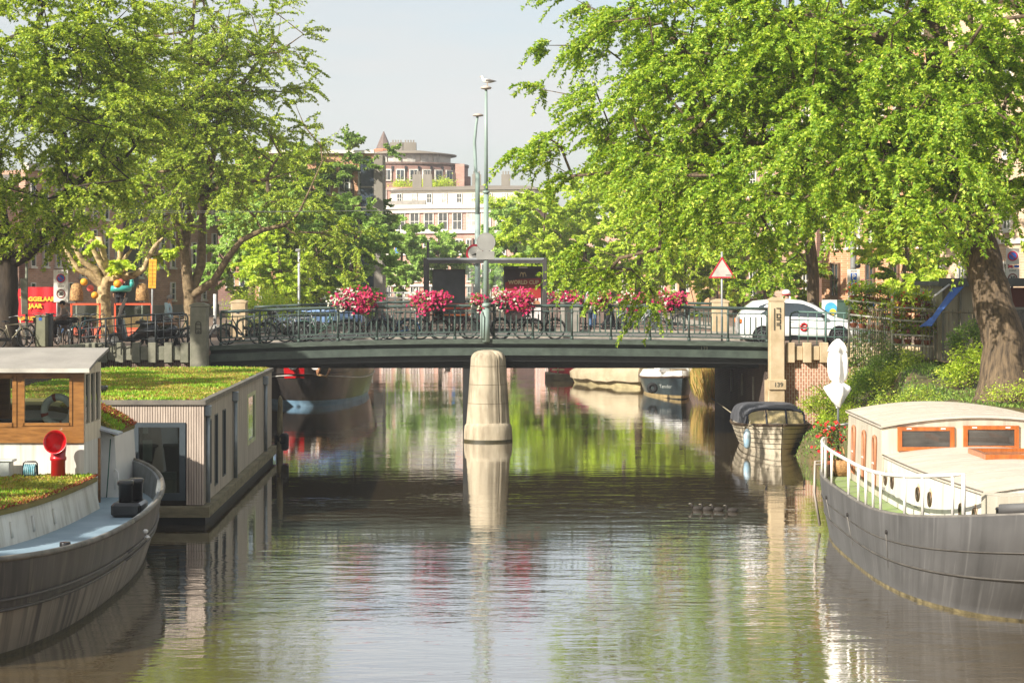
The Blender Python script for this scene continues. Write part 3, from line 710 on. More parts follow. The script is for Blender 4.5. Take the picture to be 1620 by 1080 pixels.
# crenellated stone coping + brick wing walls
def wing(label, pts, m, brick, zt, brick_bot, flip=False):
    t = thing('wing_wall', label, 'wall', (pts[0][0], pts[0][1], 0))
    a = MB(); b = MB(); n = 0
    for (x0, y0), (x1, y1) in zip(pts[:-1], pts[1:]):
        d = Vector((x1-x0, y1-y0, 0)); ang = math.atan2(d.y, d.x); k = max(1, round(d.length/.265)); u = d.normalized()
        nrm = Vector((d.y, -d.x, 0)).normalized()
        if nrm.y > 0: nrm = -nrm
        a.cbox((( x0+x1)/2, (y0+y1)/2, (zt-.1+brick_bot)/2), (d.length, .3, zt-.1-brick_bot), ang)
        for i in range(k):
            c = Vector((x0, y0, 0))+u*(d.length*(i+.5)/k); big = (n % 2 == 0); n += 1
            if big: b.cbox(c+nrm*.22+Vector((0, 0, zt-.25)), (d.length/k*.98, .34, .66), ang, bev=.015)
            else: b.cbox(c+nrm*.17+Vector((0, 0, zt-.27)), (d.length/k*.97, .26, .46), ang, bev=.015)
    wbuild(a, 'brick_face', brick, t); wbuild(b, 'coping_blocks', m, t); return t
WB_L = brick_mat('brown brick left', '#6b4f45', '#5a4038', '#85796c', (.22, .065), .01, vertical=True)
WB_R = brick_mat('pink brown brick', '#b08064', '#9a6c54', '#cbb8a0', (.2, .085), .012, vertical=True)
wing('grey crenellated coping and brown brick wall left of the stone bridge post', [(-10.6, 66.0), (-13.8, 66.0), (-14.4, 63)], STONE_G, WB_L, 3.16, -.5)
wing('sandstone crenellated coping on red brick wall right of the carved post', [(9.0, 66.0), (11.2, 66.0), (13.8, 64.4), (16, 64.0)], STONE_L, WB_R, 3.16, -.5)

# lattice railings
def lattice(label, pts, m, h=1.05, cell=.28, cap_round=True, rows=4, z0=None, thick=.024, frames=(0, -1)):
    """pts: [(x,y,zbottom)]"""
    t = thing('iron_railing', label, 'railing', pts[0]); O = Vector(pts[0]); 
    fr = MB(); bars = MB()
    P = [Vector(p)-O for p in pts]
    for a_, b_ in zip(P[:-1], P[1:]):
        ln = (b_-a_).length; k = max(1, round(ln/cell)); u = (b_-a_)/k
        for r in range(1, rows): fr.tube([a_+Vector((0, 0, h*r/rows)), b_+Vector((0, 0, h*r/rows))], thick*.8, 5)
        for i in range(1, k): 
            c = a_+u*i; bars.tube([c, c+Vector((0, 0, h))], thick*(.75 if i % 4 else 1.5), 5)
    top = [p+Vector((0, 0, h)) for p in P]
    r_ = .18
    d0 = (P[1]-P[0]).normalized(); d1 = (P[-1]-P[-2]).normalized()
    path = [P[0]+Vector((0, 0, -.05)), P[0]+Vector((0, 0, h-r_)), P[0]+d0*.05+Vector((0, 0, h-.05)), P[0]+d0*r_+Vector((0, 0, h))]+top[1:-1]+[P[-1]-d1*r_+Vector((0, 0, h)), P[-1]-d1*.05+Vector((0, 0, h-.05)), P[-1]+Vector((0, 0, h-r_)), P[-1]+Vector((0, 0, -.05))]
    fr.tube(path, thick*1.35, 6)
    fr.build('frame', m, t); bars.build('bars', m, t); return t
lattice('black iron lattice railing sloping away left of the stone bridge post', [(PX(297, 66), 66.0, 3.16), (PX(220, 65.5), 65.6, 3.08), (PX(125, 65), 65.2, 2.9)], IRON)
lattice('green lattice railing right of the carved post, in front of the white car', [(PX(1250, 66), 66.0, 3.2), (PX(1350, 65.5), 65.6, 3.14), (PX(1427, 65), 65.0, 2.86)], mat('green lattice paint', '#5d7a70', .5, col2='#49645b', scale=4))
# ---------------------------------------------------------------- the trees that stand in the picture
def B(px, py, Y, rx, ry, rz, w=1.0, o=(0, 0, 0)):
    return (PX(px, Y)-o[0], Y-o[1], PZ(py, Y)-o[2], rx, ry, rz, w)
def T(px, py, Y, r, o): return (PX(px, Y)-o[0], Y-o[1], PZ(py, Y)-o[2], r)
# big leaning elm on the right bank
o = (PX(1592, 47), 47.0, 2.42)
make_tree('elm_tree', 'huge leaning elm on the right bank whose crown hangs over canal and bridge railing', o,
    [(0, 0, -.2, .66), T(1590, 545, 47.2, .52, o), T(1572, 480, 47.5, .47, o), T(1550, 390, 48, .43, o), T(1520, 300, 48.5, .42, o), T(1490, 150, 49.5, .34, o), T(1470, -40, 51, .22, o), T(1450, -260, 52, .1, o)],
    [B(1500, 60, 48, 4.2, 3.6, 4.6, 1, o), B(1560, 230, 46, 3.2, 2.6, 1.9, 1, o), B(1390, 250, 48, 2.7, 2.6, 2.0, 1, o), B(1250, 120, 50, 3.9, 3.2, 4.4, 1, o), B(1090, 130, 52, 3.3, 3, 3.2, 1, o),
     B(1085, 285, 49.5, 2.4, 2.2, 1.5, .85, o), B(925, 215, 54, 2.2, 1.6, 2.0, .6, o), B(850, 245, 54, 1.0, 1.0, .9, .4, o), B(975, 445, 57, .7, .5, .5, .9, o), B(1020, 470, 57.5, .4, .4, .35, .7, o), B(920, 420, 57, .6, .6, .4, .6, o), B(960, 25, 53, 2.1, 2.4, 1.5, .6, o), B(1000, 385, 55.5, 1.9, 1.3, .9, .6, o), B(1270, 320, 47, 1.4, 1.4, 1.1, .9, o),
     B(1250, -150, 51, 6, 4, 2.5, .25, o), B(1640, 0, 45, 3, 3, 4, .6, o), B(1470, 350, 44, 1.0, 1.0, .5, .8, o), B(1400, 335, 45, .9, .9, .5, .7, o), B(1500, 300, 44, 1.4, 1.2, 1.2, .9, o)],
    430000, leaf=.098, aspect=.52, lm=LEAF_B, bark=BARK, seed=4, spacing=.78, twig=.85, droop=.45, flare=1.45, spr=9, clump=.5,
    limbs=[(4, [T(1420, 260, 49, .22, o), T(1300, 215, 50, .2, o), T(1180, 225, 51.5, .16, o), T(1080, 270, 53, .1, o)]),
           (5, [T(1400, 60, 49.5, .22, o), T(1280, 20, 50.5, .18, o), T(1120, 60, 52, .12, o)])])
# tree with slim trunk behind the white car
o = (PX(1287, 86), 86.0, 3.0)
make_tree('elm_tree', 'tall bright green elm behind the white car, its straight trunk bare above the roof', o,
    [(0, 0, -.1, .27), T(1286, 430, 86, .25, o), T(1280, 370, 86, .23, o), T(1268, 300, 86, .2, o), T(1260, 180, 86, .15, o), T(1250, 20, 86, .08, o)],
    [B(1300, 170, 86, 4.2, 3.6, 5.2, 1, o), B(1200, 300, 84, 3.8, 3, 2.6, 1, o), B(1330, 290, 84, 2.3, 2, 2.1, 1, o), B(1180, 395, 84, 3.0, 2, 1.0, .8, o), B(1100, 200, 88, 3.5, 3, 4, .7, o)],
    75000, leaf=.17, lm=LEAF_B, seed=9, spacing=1.15, twig=1.2, droop=.3, spr=8)
# left bank: dark elm at the frame edge
o = (PX(6, 68), 68.0, 2.95)
make_tree('elm_tree', 'dark trunked elm at the left edge above the parked bicycles', o,
    [(0, 0, -.2, .52), T(8, 480, 68, .44, o), T(10, 420, 68, .40, o), T(0, 350, 68, .3, o), T(-20, 220, 68, .22, o), T(-30, 60, 68, .12, o)],
    [B(60, 120, 66, 3.9, 3.2, 4.5, 1, o), B(200, 190, 67, 1.8, 1.8, 2.6, .9, o), B(110, 350, 65.5, 1.5, 1.4, .8, .9, o), B(-60, 180, 67, 4.2, 3.5, 4.0, .5, o), B(150, 260, 66, 2.2, 2.2, 1.9, .9, o), B(40, 320, 65.5, 2.3, 2, 1.3, .9, o), B(170, 100, 67, 2.0, 2.2, 2.6, .8, o), B(0, -120, 68, 5, 4, 3, .35, o), B(80, 385, 66, 1.1, 1.1, .5, .7, o)],
    185000, leaf=.108, lm=LEAF_A, bark=BARK_D, seed=12, spacing=.8, twig=.95, droop=.35, spr=8,
    limbs=[(2, [T(45, 400, 67.8, .24, o), T(90, 350, 67.5, .2, o), T(120, 290, 67, .12, o)]), (2, [T(-20, 380, 68, .2, o), T(-50, 320, 68, .14, o)])])
# pollarded plane tree with bare knuckled limbs
o = (PX(166, 80), 80.0, 3.0)
make_tree('pollarded_plane_tree', 'pollarded plane tree with pale bare knuckled limbs and round paper lanterns', o,
    [(0, 0, -.1, .32), T(163, 480, 80, 0.29, o), T(165, 455, 80, 0.258, o), T(168, 440, 80, 0.245, o)],
    [B(125, 385, 80, .8, .7, .35, .7, o), B(160, 370, 80, .9, .7, .45, .7, o), B(200, 390, 79.6, .9, .7, .4, .7, o), B(205, 420, 79.5, .7, .5, .3, .6, o), B(135, 405, 80, .6, .6, .3, .6, o), B(255, 398, 80, .25, .3, .25, .4, o)],
    3600, leaf=.17, aspect=.8, lm=LEAF_Y, bark=mat('plane tree bark', '#d6bd8a', .8, col2='#5f4a2e', scale=4.5, bump=1.0, bscale=9, detail=8), seed=3, spacing=.75, twig=.5, droop=.1, spr=5, kr=.02, flare=1.25,
    limbs=[(2, [T(140, 432, 79.8, 0.177, o), T(122, 425, 79.6, 0.150, o), T(108, 405, 79.6, 0.122, o), T(104, 392, 79.6, 0.136, o)]),
           (2, [T(150, 425, 79.7, 0.150, o), T(132, 415, 79.5, 0.122, o), T(120, 395, 79.5, 0.088, o), T(113, 387, 79.5, 0.095, o)]),
           (3, [T(165, 415, 80, 0.163, o), T(162, 395, 80, 0.136, o), T(158, 378, 80, 0.129, o)]), (3, [T(160, 418, 79.8, 0.136, o), T(148, 395, 79.8, 0.102, o), T(146, 380, 79.8, 0.109, o)]),
           (3, [T(190, 440, 79.8, 0.177, o), T(212, 435, 79.6, 0.150, o), T(228, 425, 79.6, 0.129, o), T(236, 405, 79.6, 0.102, o), T(246, 388, 79.6, 0.088, o), T(258, 376, 79.6, 0.068, o)]),
           (3, [T(185, 425, 79.8, 0.136, o), T(190, 405, 79.6, 0.102, o), T(189, 380, 79.6, 0.088, o), T(192, 370, 79.6, 0.095, o)]),
           (3, [T(200, 425, 79.6, 0.109, o), T(196, 410, 79.6, 0.095, o), T(210, 392, 79.6, 0.088, o)])])
# multi-stemmed maple with the long arching limb
o = (PX(305, 92), 92.0, 3.0)
make_tree('maple_tree', 'multi stemmed tree left of the bridge with a long bare limb arching over the railing', o,
    [(0, 0, -.1, .36), T(300, 470, 92, .28, o), T(292, 400, 92, .22, o), T(280, 340, 92, .2, o), T(285, 240, 92, .16, o), T(300, 100, 92, .11, o), T(310, -30, 92, .06, o)],
    [B(290, 120, 91, 3.8, 3.2, 4.2, .9, o), B(390, 70, 92, 3.4, 2.6, 3.4, .5, o), B(440, 150, 92, 1.9, 1.8, 2.9, .4, o), B(350, 170, 92, 2.6, 2, 2.4, .7, o), B(300, 220, 91, 3.2, 2.4, 2.4, 1, o), B(420, 200, 92, 2.2, 1.8, 1.6, .5, o), B(230, 280, 90, 3.0, 2.6, 2.6, 1, o), B(350, 270, 91, 2.6, 2.4, 2.2, .6, o), B(270, 380, 90, 1.7, 1.6, .9, .8, o),
     B(470, 330, 91, 2.4, 1.6, 1.3, .35, o), B(545, 345, 91, 1.3, 1.2, 1.7, .5, o), B(250, -100, 92, 4, 3, 3, .4, o), B(520, 225, 91.5, .8, .5, .5, .15, o), B(400, 330, 91, 2.0, 1.6, 1.2, .7, o), B(520, 400, 92, 2.0, 1.5, 1.4, .5, o)],
    190000, leaf=.108, aspect=.6, lm=LEAF_A, bark=BARK_L, seed=21, spacing=.8, twig=1.05, droop=.25, spr=8, kr=.016,
    limbs=[(1, [T(338, 445, 91.5, .19, o), T(360, 408, 91, .16, o), T(382, 380, 91, .14, o), T(415, 364, 91, .115, o), T(450, 356, 91, .09, o), T(472, 338, 91, .06, o), T(490, 300, 91, .04, o), T(510, 255, 91, .025, o), T(540, 200, 91, .012, o)]),
           (1, [T(318, 420, 92.5, .22, o), T(320, 350, 93, .19, o), T(330, 280, 93, .17, o), T(350, 180, 93, .13, o), T(400, 110, 93, .09, o), T(440, 60, 93, .05, o)]),
           (2, [T(300, 350, 92, .17, o), T(320, 240, 92, .13, o), T(330, 120, 92, .1, o)]), (3, [T(350, 290, 91.5, .12, o), T(420, 285, 91.5, .09, o), T(470, 270, 91.5, .05, o)])])
# trees off the left frame edge: the row continues towards the viewer and shades the moored boats
for k, (x, y, r, lab) in enumerate(((-20.5, 23, 4.4, 'row elm on the left bank nearest the viewer, left of the frame'), (-20.8, 41, 4.0, 'row elm on the left bank beside the grass roofed barge, left of the frame'), (-20.6, 58, 3.9, 'row elm on the left bank beside the wooden houseboat, left of the frame'))):
    make_tree('elm_tree', lab, (x, y, 3.0), [(0, 0, -.1, .45), (0, 0, 3, .36), (.3, 0, 6, .25), (.2, .3, 9, .15)], [(0, 0, 8.5, r, r, 4.2, .7)], 17000, leaf=.3, aspect=.7, lm=LEAF_A, bark=BARK_D, seed=40+k, spacing=1.5, twig=1.6, spr=6)
# far trees, one builder, each its own
FT = [  # px, py centre, Y, rx, rz, leaves, leaf material, label
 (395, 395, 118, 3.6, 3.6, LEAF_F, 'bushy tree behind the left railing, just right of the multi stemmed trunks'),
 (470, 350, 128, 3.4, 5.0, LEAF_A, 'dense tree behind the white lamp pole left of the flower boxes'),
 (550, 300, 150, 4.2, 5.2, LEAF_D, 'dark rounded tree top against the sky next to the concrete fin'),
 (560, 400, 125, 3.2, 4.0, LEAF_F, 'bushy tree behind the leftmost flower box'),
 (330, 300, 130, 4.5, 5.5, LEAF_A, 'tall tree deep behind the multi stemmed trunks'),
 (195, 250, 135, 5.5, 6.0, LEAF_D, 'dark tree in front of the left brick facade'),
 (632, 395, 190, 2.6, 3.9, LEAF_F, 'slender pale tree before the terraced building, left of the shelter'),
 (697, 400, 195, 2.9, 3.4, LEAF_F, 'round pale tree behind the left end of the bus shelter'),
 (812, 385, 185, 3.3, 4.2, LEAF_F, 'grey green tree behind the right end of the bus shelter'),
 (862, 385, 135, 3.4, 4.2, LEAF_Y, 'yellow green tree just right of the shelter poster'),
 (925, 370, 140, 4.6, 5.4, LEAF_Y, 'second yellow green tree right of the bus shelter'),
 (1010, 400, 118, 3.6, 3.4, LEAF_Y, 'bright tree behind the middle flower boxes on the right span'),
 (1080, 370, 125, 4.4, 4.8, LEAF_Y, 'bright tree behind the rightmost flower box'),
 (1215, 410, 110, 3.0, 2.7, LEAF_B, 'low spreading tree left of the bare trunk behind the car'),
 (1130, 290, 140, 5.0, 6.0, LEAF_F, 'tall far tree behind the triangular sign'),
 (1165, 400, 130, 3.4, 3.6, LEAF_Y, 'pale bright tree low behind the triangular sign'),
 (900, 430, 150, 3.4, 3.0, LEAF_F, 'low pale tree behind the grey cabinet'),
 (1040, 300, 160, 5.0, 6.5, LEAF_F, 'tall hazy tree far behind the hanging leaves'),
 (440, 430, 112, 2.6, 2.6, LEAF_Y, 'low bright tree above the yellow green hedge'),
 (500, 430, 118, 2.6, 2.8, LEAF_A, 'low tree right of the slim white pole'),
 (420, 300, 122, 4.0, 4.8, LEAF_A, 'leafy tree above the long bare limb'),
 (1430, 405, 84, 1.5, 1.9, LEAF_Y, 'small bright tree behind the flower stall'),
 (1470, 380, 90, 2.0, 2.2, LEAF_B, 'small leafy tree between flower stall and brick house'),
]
FT_o = []
for k, (px, py, Y, rx, rz_, lm, lab) in enumerate(FT):
    zc = PZ(py, Y)-3.0; base = (PX(px, Y), Y, 3.0); rr = random.Random(k)
    n = int(min(52000, 3800*rx*rz_)); lf = max(.17, Y*.0015)
    tk = [(0, 0, -.1, .12+.03*rx), (rr.uniform(-.2, .2), 0, max(1.0, zc-rz_*.6), .08+.03*rx), (rr.uniform(-.4, .4), 0, zc, .05+.02*rx), (0, 0, zc+rz_*.5, .03)]
    bl = [(0, 0, zc, rx*.85, rx*.7, rz_*.92, .9)]+[(rr.uniform(-.7, .7)*rx, rr.uniform(-.5, .3)*rx, zc+rr.uniform(-.75, .6)*rz_, rx*.45, rx*.4, rz_*.33, .9) for _ in range(6)]
    make_tree('broadleaf_tree', lab, base, tk, bl, n, leaf=lf, aspect=.7, lm=lm, bark=BARK, seed=100+k, spacing=.62+.10*rx, twig=.4+.14*rx, droop=.1, spr=8, kr=.011, group='trees lining the far quays')
# ---------------------------------------------------------------- boats
def sup(a, b, n, u):       # superellipse point, u in [0, 2pi); a and n may differ fore and aft
    c, s_ = math.cos(u), math.sin(u)
    if isinstance(n, tuple): n = n[0] if s_ < 0 else n[1]
    if isinstance(a, tuple): a = a[0] if s_ < 0 else a[1]
    return (b*math.copysign(abs(c)**(2/n), c), a*math.copysign(abs(s_)**(2/n), s_))
WHITE = streak_mat('aged white paint', '#d9d5c9', '#a59c88', '#ece8dc', .5, amt=.6, patch=.3)
WHITE_C = mat('white enamel', '#e6e2da', .35, var=.05, scale=1.5)
CREAM = streak_mat('cream painted cabin wall', '#dccdb2', '#b7a688', '#efe5cf', .55, amt=.55, patch=.3)
GREYW = streak_mat('shade greyed cabin wall', '#c2b9a6', '#9b927f', '#d9d1bf', .55, amt=.55, patch=.3)  # cream greyed so the upper cabin's left wall looks shaded
DECKBLUE = mat('pale blue deck paint', '#8fa3ae', .6, col2='#7b919d', scale=1.3, bump=.15)
HULL_L = streak_mat('weathered brown black hull', '#4d4741', '#2b2622', '#85796a', .5, scale=(4, 4, .35), amt=.75, patch=.7, attr='hp')
HULL_L2 = streak_mat('silted lower hull', '#8c806e', '#4a4036', '#b3a892', .6, scale=(4.5, 4.5, .3), amt=1.0, patch=.8, attr='hp')
HULL_R = streak_mat('grey steel hull', '#5e5d5c', '#454443', '#918f8c', .5, scale=(5, 5, .25), amt=.5, patch=.55, attr='hp')
TEAK = mat('varnished teak', '#9a6a34', .35, col2='#744c20', scale=3.0, stretch=(1, 1, 6), bump=.1, coat=.4)
TEAK_H = mat('varnished orange mahogany', '#bf6a2e', .3, col2='#96501f', scale=2.5, stretch=(5, 5, 1), coat=.5)
ROOFCLOTH = mat('grey roof felt', '#9c968c', .8, col2='#8a857c', scale=1.5, bump=.2, bscale=20)
GLASS = clear_glass('cabin glass', (.82, .86, .84), 0.05)
GLASS_D = glass_mat('dark window glass', (.018, .024, .024), .03)
BLACK = mat('black enamel', '#1c1c1e', .35, var=.3, scale=4, coat=.3)
RUBBER = mat('black rubber', '#191919', .8, var=.3, scale=8)
RED = mat('red enamel', '#b3121a', .3, var=.12, scale=3, coat=.4)
ALGAE = mat('waterline growth', '#5b5238', .7, col2='#2f2b1c', scale=9)
ROPE = mat('mooring rope', '#b3a88d', .9, col2='#8d8369', scale=20)
SEDUM = [leaf_mat('sedum green', '#5d6b24', '#8a9430', '#bfb945', .25), leaf_mat('sedum straw', '#8a6f35', '#b19a4c', '#cfc06a', .25), leaf_mat('sedum red', '#6d2f22', '#96482b', '#b5793d', .2), leaf_mat('sedum bright', '#5f8a22', '#86ab2c', '#b4cb45', .3)]
SOIL = mat('sedum mat', '#6f6a30', .95, col2='#857443', scale=2.2, bump=1.0, bscale=25, detail=10)
def sedum(root, inside, x0, x1, y0, y1, zf, n, seed, weights=(.45, .3, .05, .2), size=.05, redf=None):
    """short plants over a roof: each patch colour one child"""
    rng = np.random.default_rng(seed)
    gx = rng.uniform(x0, x1, n*2); gy = rng.uniform(y0, y1, n*2); ok = np.array([inside(a, b) for a, b in zip(gx, gy)]); gx = gx[ok]; gy = gy[ok]
    q = np.sin(gx*1.7+gy*.9+seed)+np.sin(gy*2.3-gx*1.1)+rng.normal(0, .75, len(gx)); e = np.quantile(q, np.cumsum(weights)[:-1]); cls = np.searchsorted(e, q)
    if redf is not None: cls = np.where(redf(gx, gy) & (rng.random(len(gx)) < .75), 2, cls)
    O = root.location
    for c in range(4):
        k = cls == c; m_ = int(k.sum())
        if m_ < 5: continue
        P = np.stack([gx[k]-O[0], gy[k]-O[1], np.array([zf(a, b) for a, b in zip(gx[k], gy[k])])-O[2]], 1)
        P[:, 2] += rng.uniform(-.005, .01, m_); D = rand_dir(rng, m_); D[:, 2] = np.abs(D[:, 2])+.5; Nn = rand_dir(rng, m_)+np.array([0, -.3, .6])
        leaves_mesh('sedum_patch', P, D, Nn, size*(1.25 if c == 3 else 1), .45, SEDUM[c], root, rng)
def barge(name, label, cx, cy, a, b, nexp, flare, ztop, mats, levels, rot=0.0, deckz=1.0, deckm=None, rail_m=None, wl_inset=.45):
    """round ended steel barge; levels = list of (fraction of height, material key) bands from top to water"""
    t = thing(name, label, 'boat', (cx, cy, 0), rot)
    NU = 96
    def ring(zf, inset=0.0, extra=0.0):
        r = []
        for i in range(NU):
            u = 2*PI*i/NU; x, y = sup(a, b, nexp, u); zt_ = ztop(y)
            z = zf*zt_ if zf >= 0 else zf
            k = (1-max(0, zf))**1.4
            am = a if not isinstance(a, tuple) else (a[0] if y < 0 else a[1])
            wi = wl_inset if not isinstance(wl_inset, tuple) else (wl_inset[0] if y < 0 else wl_inset[1])
            sx = 1-flare/b*k-(inset+extra)/b; sy = 1-wi/am*k-(inset+extra)/am
            r.append((x*sx, y*sy, z+0))
        return r
    def ringz(zc, margin):
        r = []
        for i in range(NU):
            u = 2*PI*i/NU; x, y = sup(a, b, nexp, u); f = min(1, zc/ztop(y)); k = (1-f)**1.4
            am = a if not isinstance(a, tuple) else (a[0] if y < 0 else a[1])
            wi = wl_inset if not isinstance(wl_inset, tuple) else (wl_inset[0] if y < 0 else wl_inset[1])
            r.append((x*(1-flare/b*k-margin/b), y*(1-wi/am*k-margin/am), zc))
        return r
    ring.z = ringz
    return t, ring, NU
def hull_parts(t, ring, bands):
    for nm, m, f0, f1, ex in bands:
        k = max(2, int(abs(f0-f1)*8)); a_ = MB(); a_.loft([ring(f0+(f1-f0)*i/k, 0, -ex) for i in range(k+1)]); q = a_.build(nm, m, t)
        top = ring(1.0); at = q.data.attributes.new('hp', 'FLOAT_VECTOR', 'POINT')
        at.data.foreach_set('vector', [c for vi, v in enumerate(a_.v) for c in (top[vi % NU][0], top[vi % NU][1], v[2])])

# ---- left barge
lb, ring, NU = barge('houseboat_barge', 'old dark round ended barge with timber wheelhouse and sedum covered cabins, moored left', -9.2, 33.3, (6.9, 9.3), 2.88, (3.0, 2.2), .36, lambda y: 1.30+.28*((y-.8)/8)**2, None, None)
lbz = lambda y: 1.30+.28*((y-34.3)/8)**2
hull_parts(lb, ring, [('hull', HULL_L, 1.0, .52, 0), ('lower_hull', HULL_L2, .52, -.4, 0)])
a = MB()
for f in (.995,): a.tube([Vector(p)+Vector((0, 0, .01)) for p in ring(f, 0, -.01)]+[Vector(ring(f, 0, -.01)[0])+Vector((0, 0, .01))], .045, 6)
a.build('gunwale', mat('worn gunwale', '#7d776b', .6, col2='#4f4a42', scale=3), lb)
a = MB(); 
for f in (.60, .50): a.tube([Vector(p) for p in ring(f, 0, -.015)]+[Vector(ring(f, 0, -.015)[0])], .025, 6)
a.build('rubbing_strake', HULL_L, lb)
a = MB(); a.loft([ring(.06, 0, -.012), ring(-.02, 0, -.012)]); a.build('waterline_growth', ALGAE, lb)
a = MB(); inn = ring(1.0, 0, .09); a.loft([[(p[0], p[1], p[2]) for p in inn], ring.z(.98, .09)]); a.loft([ring(1.0), inn]); a.build('bulwark', mat('inner bulwark grey', '#7f8384', .6, col2='#5f625f', scale=3), lb)
a = MB(); dk = ring.z(.985, .03); a.add(dk, [tuple(range(NU))]); a.build('deck', DECKBLUE, lb)
O = lb.location
# fore cabin with sedum roof
def fc_out(z, off=0.0, n=40):
    pts = []
    for i in range(n+1):
        u = -PI/2 + PI*i/n - PI/2    # from right side over the near end to the left
        x, y = sup(5.9+off, 1.62+off, 3.0, u)
        pts.append((x-.15, y+4.0, z))
    return pts
def fcabin_ring(z, off): 
    r = []
    for i in range(49):
        u = 0 - PI*i/48; x, y = sup(6.6+off, 1.50+off, 2.7, u); r.append((x-.22, y+4.7, z))
    return r
a = MB(); a.loft([fcabin_ring(.98, .10), fcabin_ring(1.50, 0)], closed=False); a.add(fcabin_ring(1.50, 0), [tuple(range(49))]); a.build('fore_cabin', WHITE, lb)
for k in range(7):
    i = 6+k*3; p = fcabin_ring(1.1, .09)[i]; q = fcabin_ring(1.36, .05)[i]; s_ = MB(); s_.tube([p, q], .028, 6); s_.build('cabin_stiffener', WHITE, lb)
a = MB(); a.loft([fcabin_ring(1.50, .05), fcabin_ring(1.56, .06), fcabin_ring(1.60, -.03)], closed=False); a.add(fcabin_ring(1.60, -.03), [tuple(range(49))]); sr = a.build('sedum_roof', SOIL, lb)
def ins_fc(x, y):
    lx, ly = x-O[0]+.22, y-O[1]-4.7
    return ly < 0 and (abs(lx)/1.57)**2.7+(abs(ly)/6.67)**2.7 < 1
def sed_on(parent, *args, **kw):
    class R_: pass
    sedum(parent, *args, **kw)
def sedum_abs(part, base, inside, x0, x1, y0, y1, zf, n, seed, **kw):
    """plants given in world coordinates, parented to a part of the thing standing at base"""
    e = [o for o in C.objects]; rng = np.random.default_rng(seed)
    class Loc: pass
    fake = Loc(); 
    gx = rng.uniform(x0, x1, n*2); gy = rng.uniform(y0, y1, n*2); ok = np.array([inside(p, q) for p, q in zip(gx, gy)]); gx = gx[ok]; gy = gy[ok]
    w_ = kw.get('weights', (.42, .33, .05, .2)); size = kw.get('size', .05); redf = kw.get('redf')
    q = np.sin(gx*1.7+gy*.9+seed)+np.sin(gy*2.3-gx*1.1)+rng.normal(0, .75, len(gx)); ed = np.quantile(q, np.cumsum(w_)[:-1]); cls = np.searchsorted(ed, q)
    if redf is not None: cls = np.where(redf(gx, gy) & (rng.random(len(gx)) < .75), 2, cls)
    pt = np.sin(gx*2.9+1.3*np.sin(gy*1.7+seed))*np.sin(gy*2.1+1.1*np.sin(gx*2.3))+rng.normal(0, .35, len(gx))
    cls = np.where((pt > .75) & (cls != 2), 1, cls); cls = np.where((pt < -.72) & (rng.random(len(gx)) < .8), 9, cls)
    for c in range(4):
        k = cls == c; m_ = int(k.sum())
        if m_ < 5: continue
        P = np.stack([gx[k]-base[0], gy[k]-base[1], np.array([zf(p, r) for p, r in zip(gx[k], gy[k])])-base[2]], 1)
        P[:, 2] += rng.uniform(-.005, .015, m_); D = rand_dir(rng, m_); D[:, 2] = np.abs(D[:, 2])+.5; Nn = rand_dir(rng, m_)+np.array([0, -.3, .6])
        leaves_mesh('sedum_patch', P, D, Nn, size*(1.3 if c == 3 else 1), .45, SEDUM[c], part, rng)
edge_fc = lambda x, y: (np.abs(x-O[0]+.22)/1.57)**2.7+(np.abs(y-O[1]-4.7)/6.67)**2.7 > .86
sedum_abs(sr, O, ins_fc, O[0]-1.8, O[0]+1.6, 31.3, 38, lambda x, y: 1.60, 26000, 5, size=.05, redf=edge_fc)
# wheelhouse
WX0, WX1, WY0, WY1 = -11.2, -8.12, 38.0, 39.55
wh = []
a = MB(); a.box(WX0-O[0], WX1-O[0]-.005, WY0-O[1]+.02, WY1-O[1], .98, 2.23); a.build('wheelhouse_base', WHITE, lb)
zb, zt0, zt1 = 2.23, 3.58, 3.80
wf = MB()
def wb(x0, x1, y0, y1, z0, z1): wf.box(x0-O[0], x1-O[0], y0-O[1], y1-O[1], z0, z1)
fy = WY0-.03
wins = [(PX(-70, 38), PX(22, 38)), (PX(38, 38), PX(112, 38))]
zl, zh = PZ(670, 38), PZ(597, 38)
wb(WX0, WX1, fy, fy+.07, zb, zl); wb(WX0, WX1, fy, fy+.07, zh, zt0)
xs = [WX0]+[v for w_ in wins for v in w_]+[WX1]
for i in range(0, len(xs), 2): wb(xs[i], xs[i+1], fy, fy+.07, zl, zh)
wf.build('wheelhouse_front', TEAK, lb)
for k, (x0, x1) in enumerate(wins):
    f = MB(); s_ = .035
    if k == 0: s_ = .06
    for (u0, u1, v0, v1) in ((x0-s_, x0+.02, zl-s_, zh+s_), (x1-.02, x1+s_, zl-s_, zh+s_), (x0, x1, zl-s_, zl+.02), (x0, x1, zh-.02, zh+s_)): f.box(u0-O[0], u1-O[0], fy-O[1]-.018, fy-O[1]+.03, v0, v1)
    fo = f.build('window_frame', TEAK, lb); g = MB(); g.box(x0-O[0], x1-O[0], fy-O[1]+.035, fy-O[1]+.041, zl, zh); g.build('pane', GLASS, fo)
ws = MB()   # right side of the wheelhouse: low board, posts, header
ws.box(WX1-.06-O[0], WX1-O[0], WY0+.05-O[1], WY1-O[1], zb, zl-.02)
for y0, y1 in ((WY0+.045, WY0+.13), (WY0+.52, WY0+.6), (WY0+.98, WY0+1.06), (WY1-.1, WY1)): ws.box(WX1-.055-O[0], WX1+.004-O[0], y0-O[1], y1-O[1], zl-.02, zt0+.1)
ws.box(WX1-.05-O[0], WX1+.002-O[0], WY0+.05-O[1], WY1-O[1], zh+.05, zt0+.12)
ws.build('wheelhouse_side', CREAM, lb)
g = MB(); g.box(WX1-.035-O[0], WX1-.029-O[0], WY0+.1-O[1], WY1-.1-O[1], zl, zh+.05); g.build('side_pane', GLASS, lb)
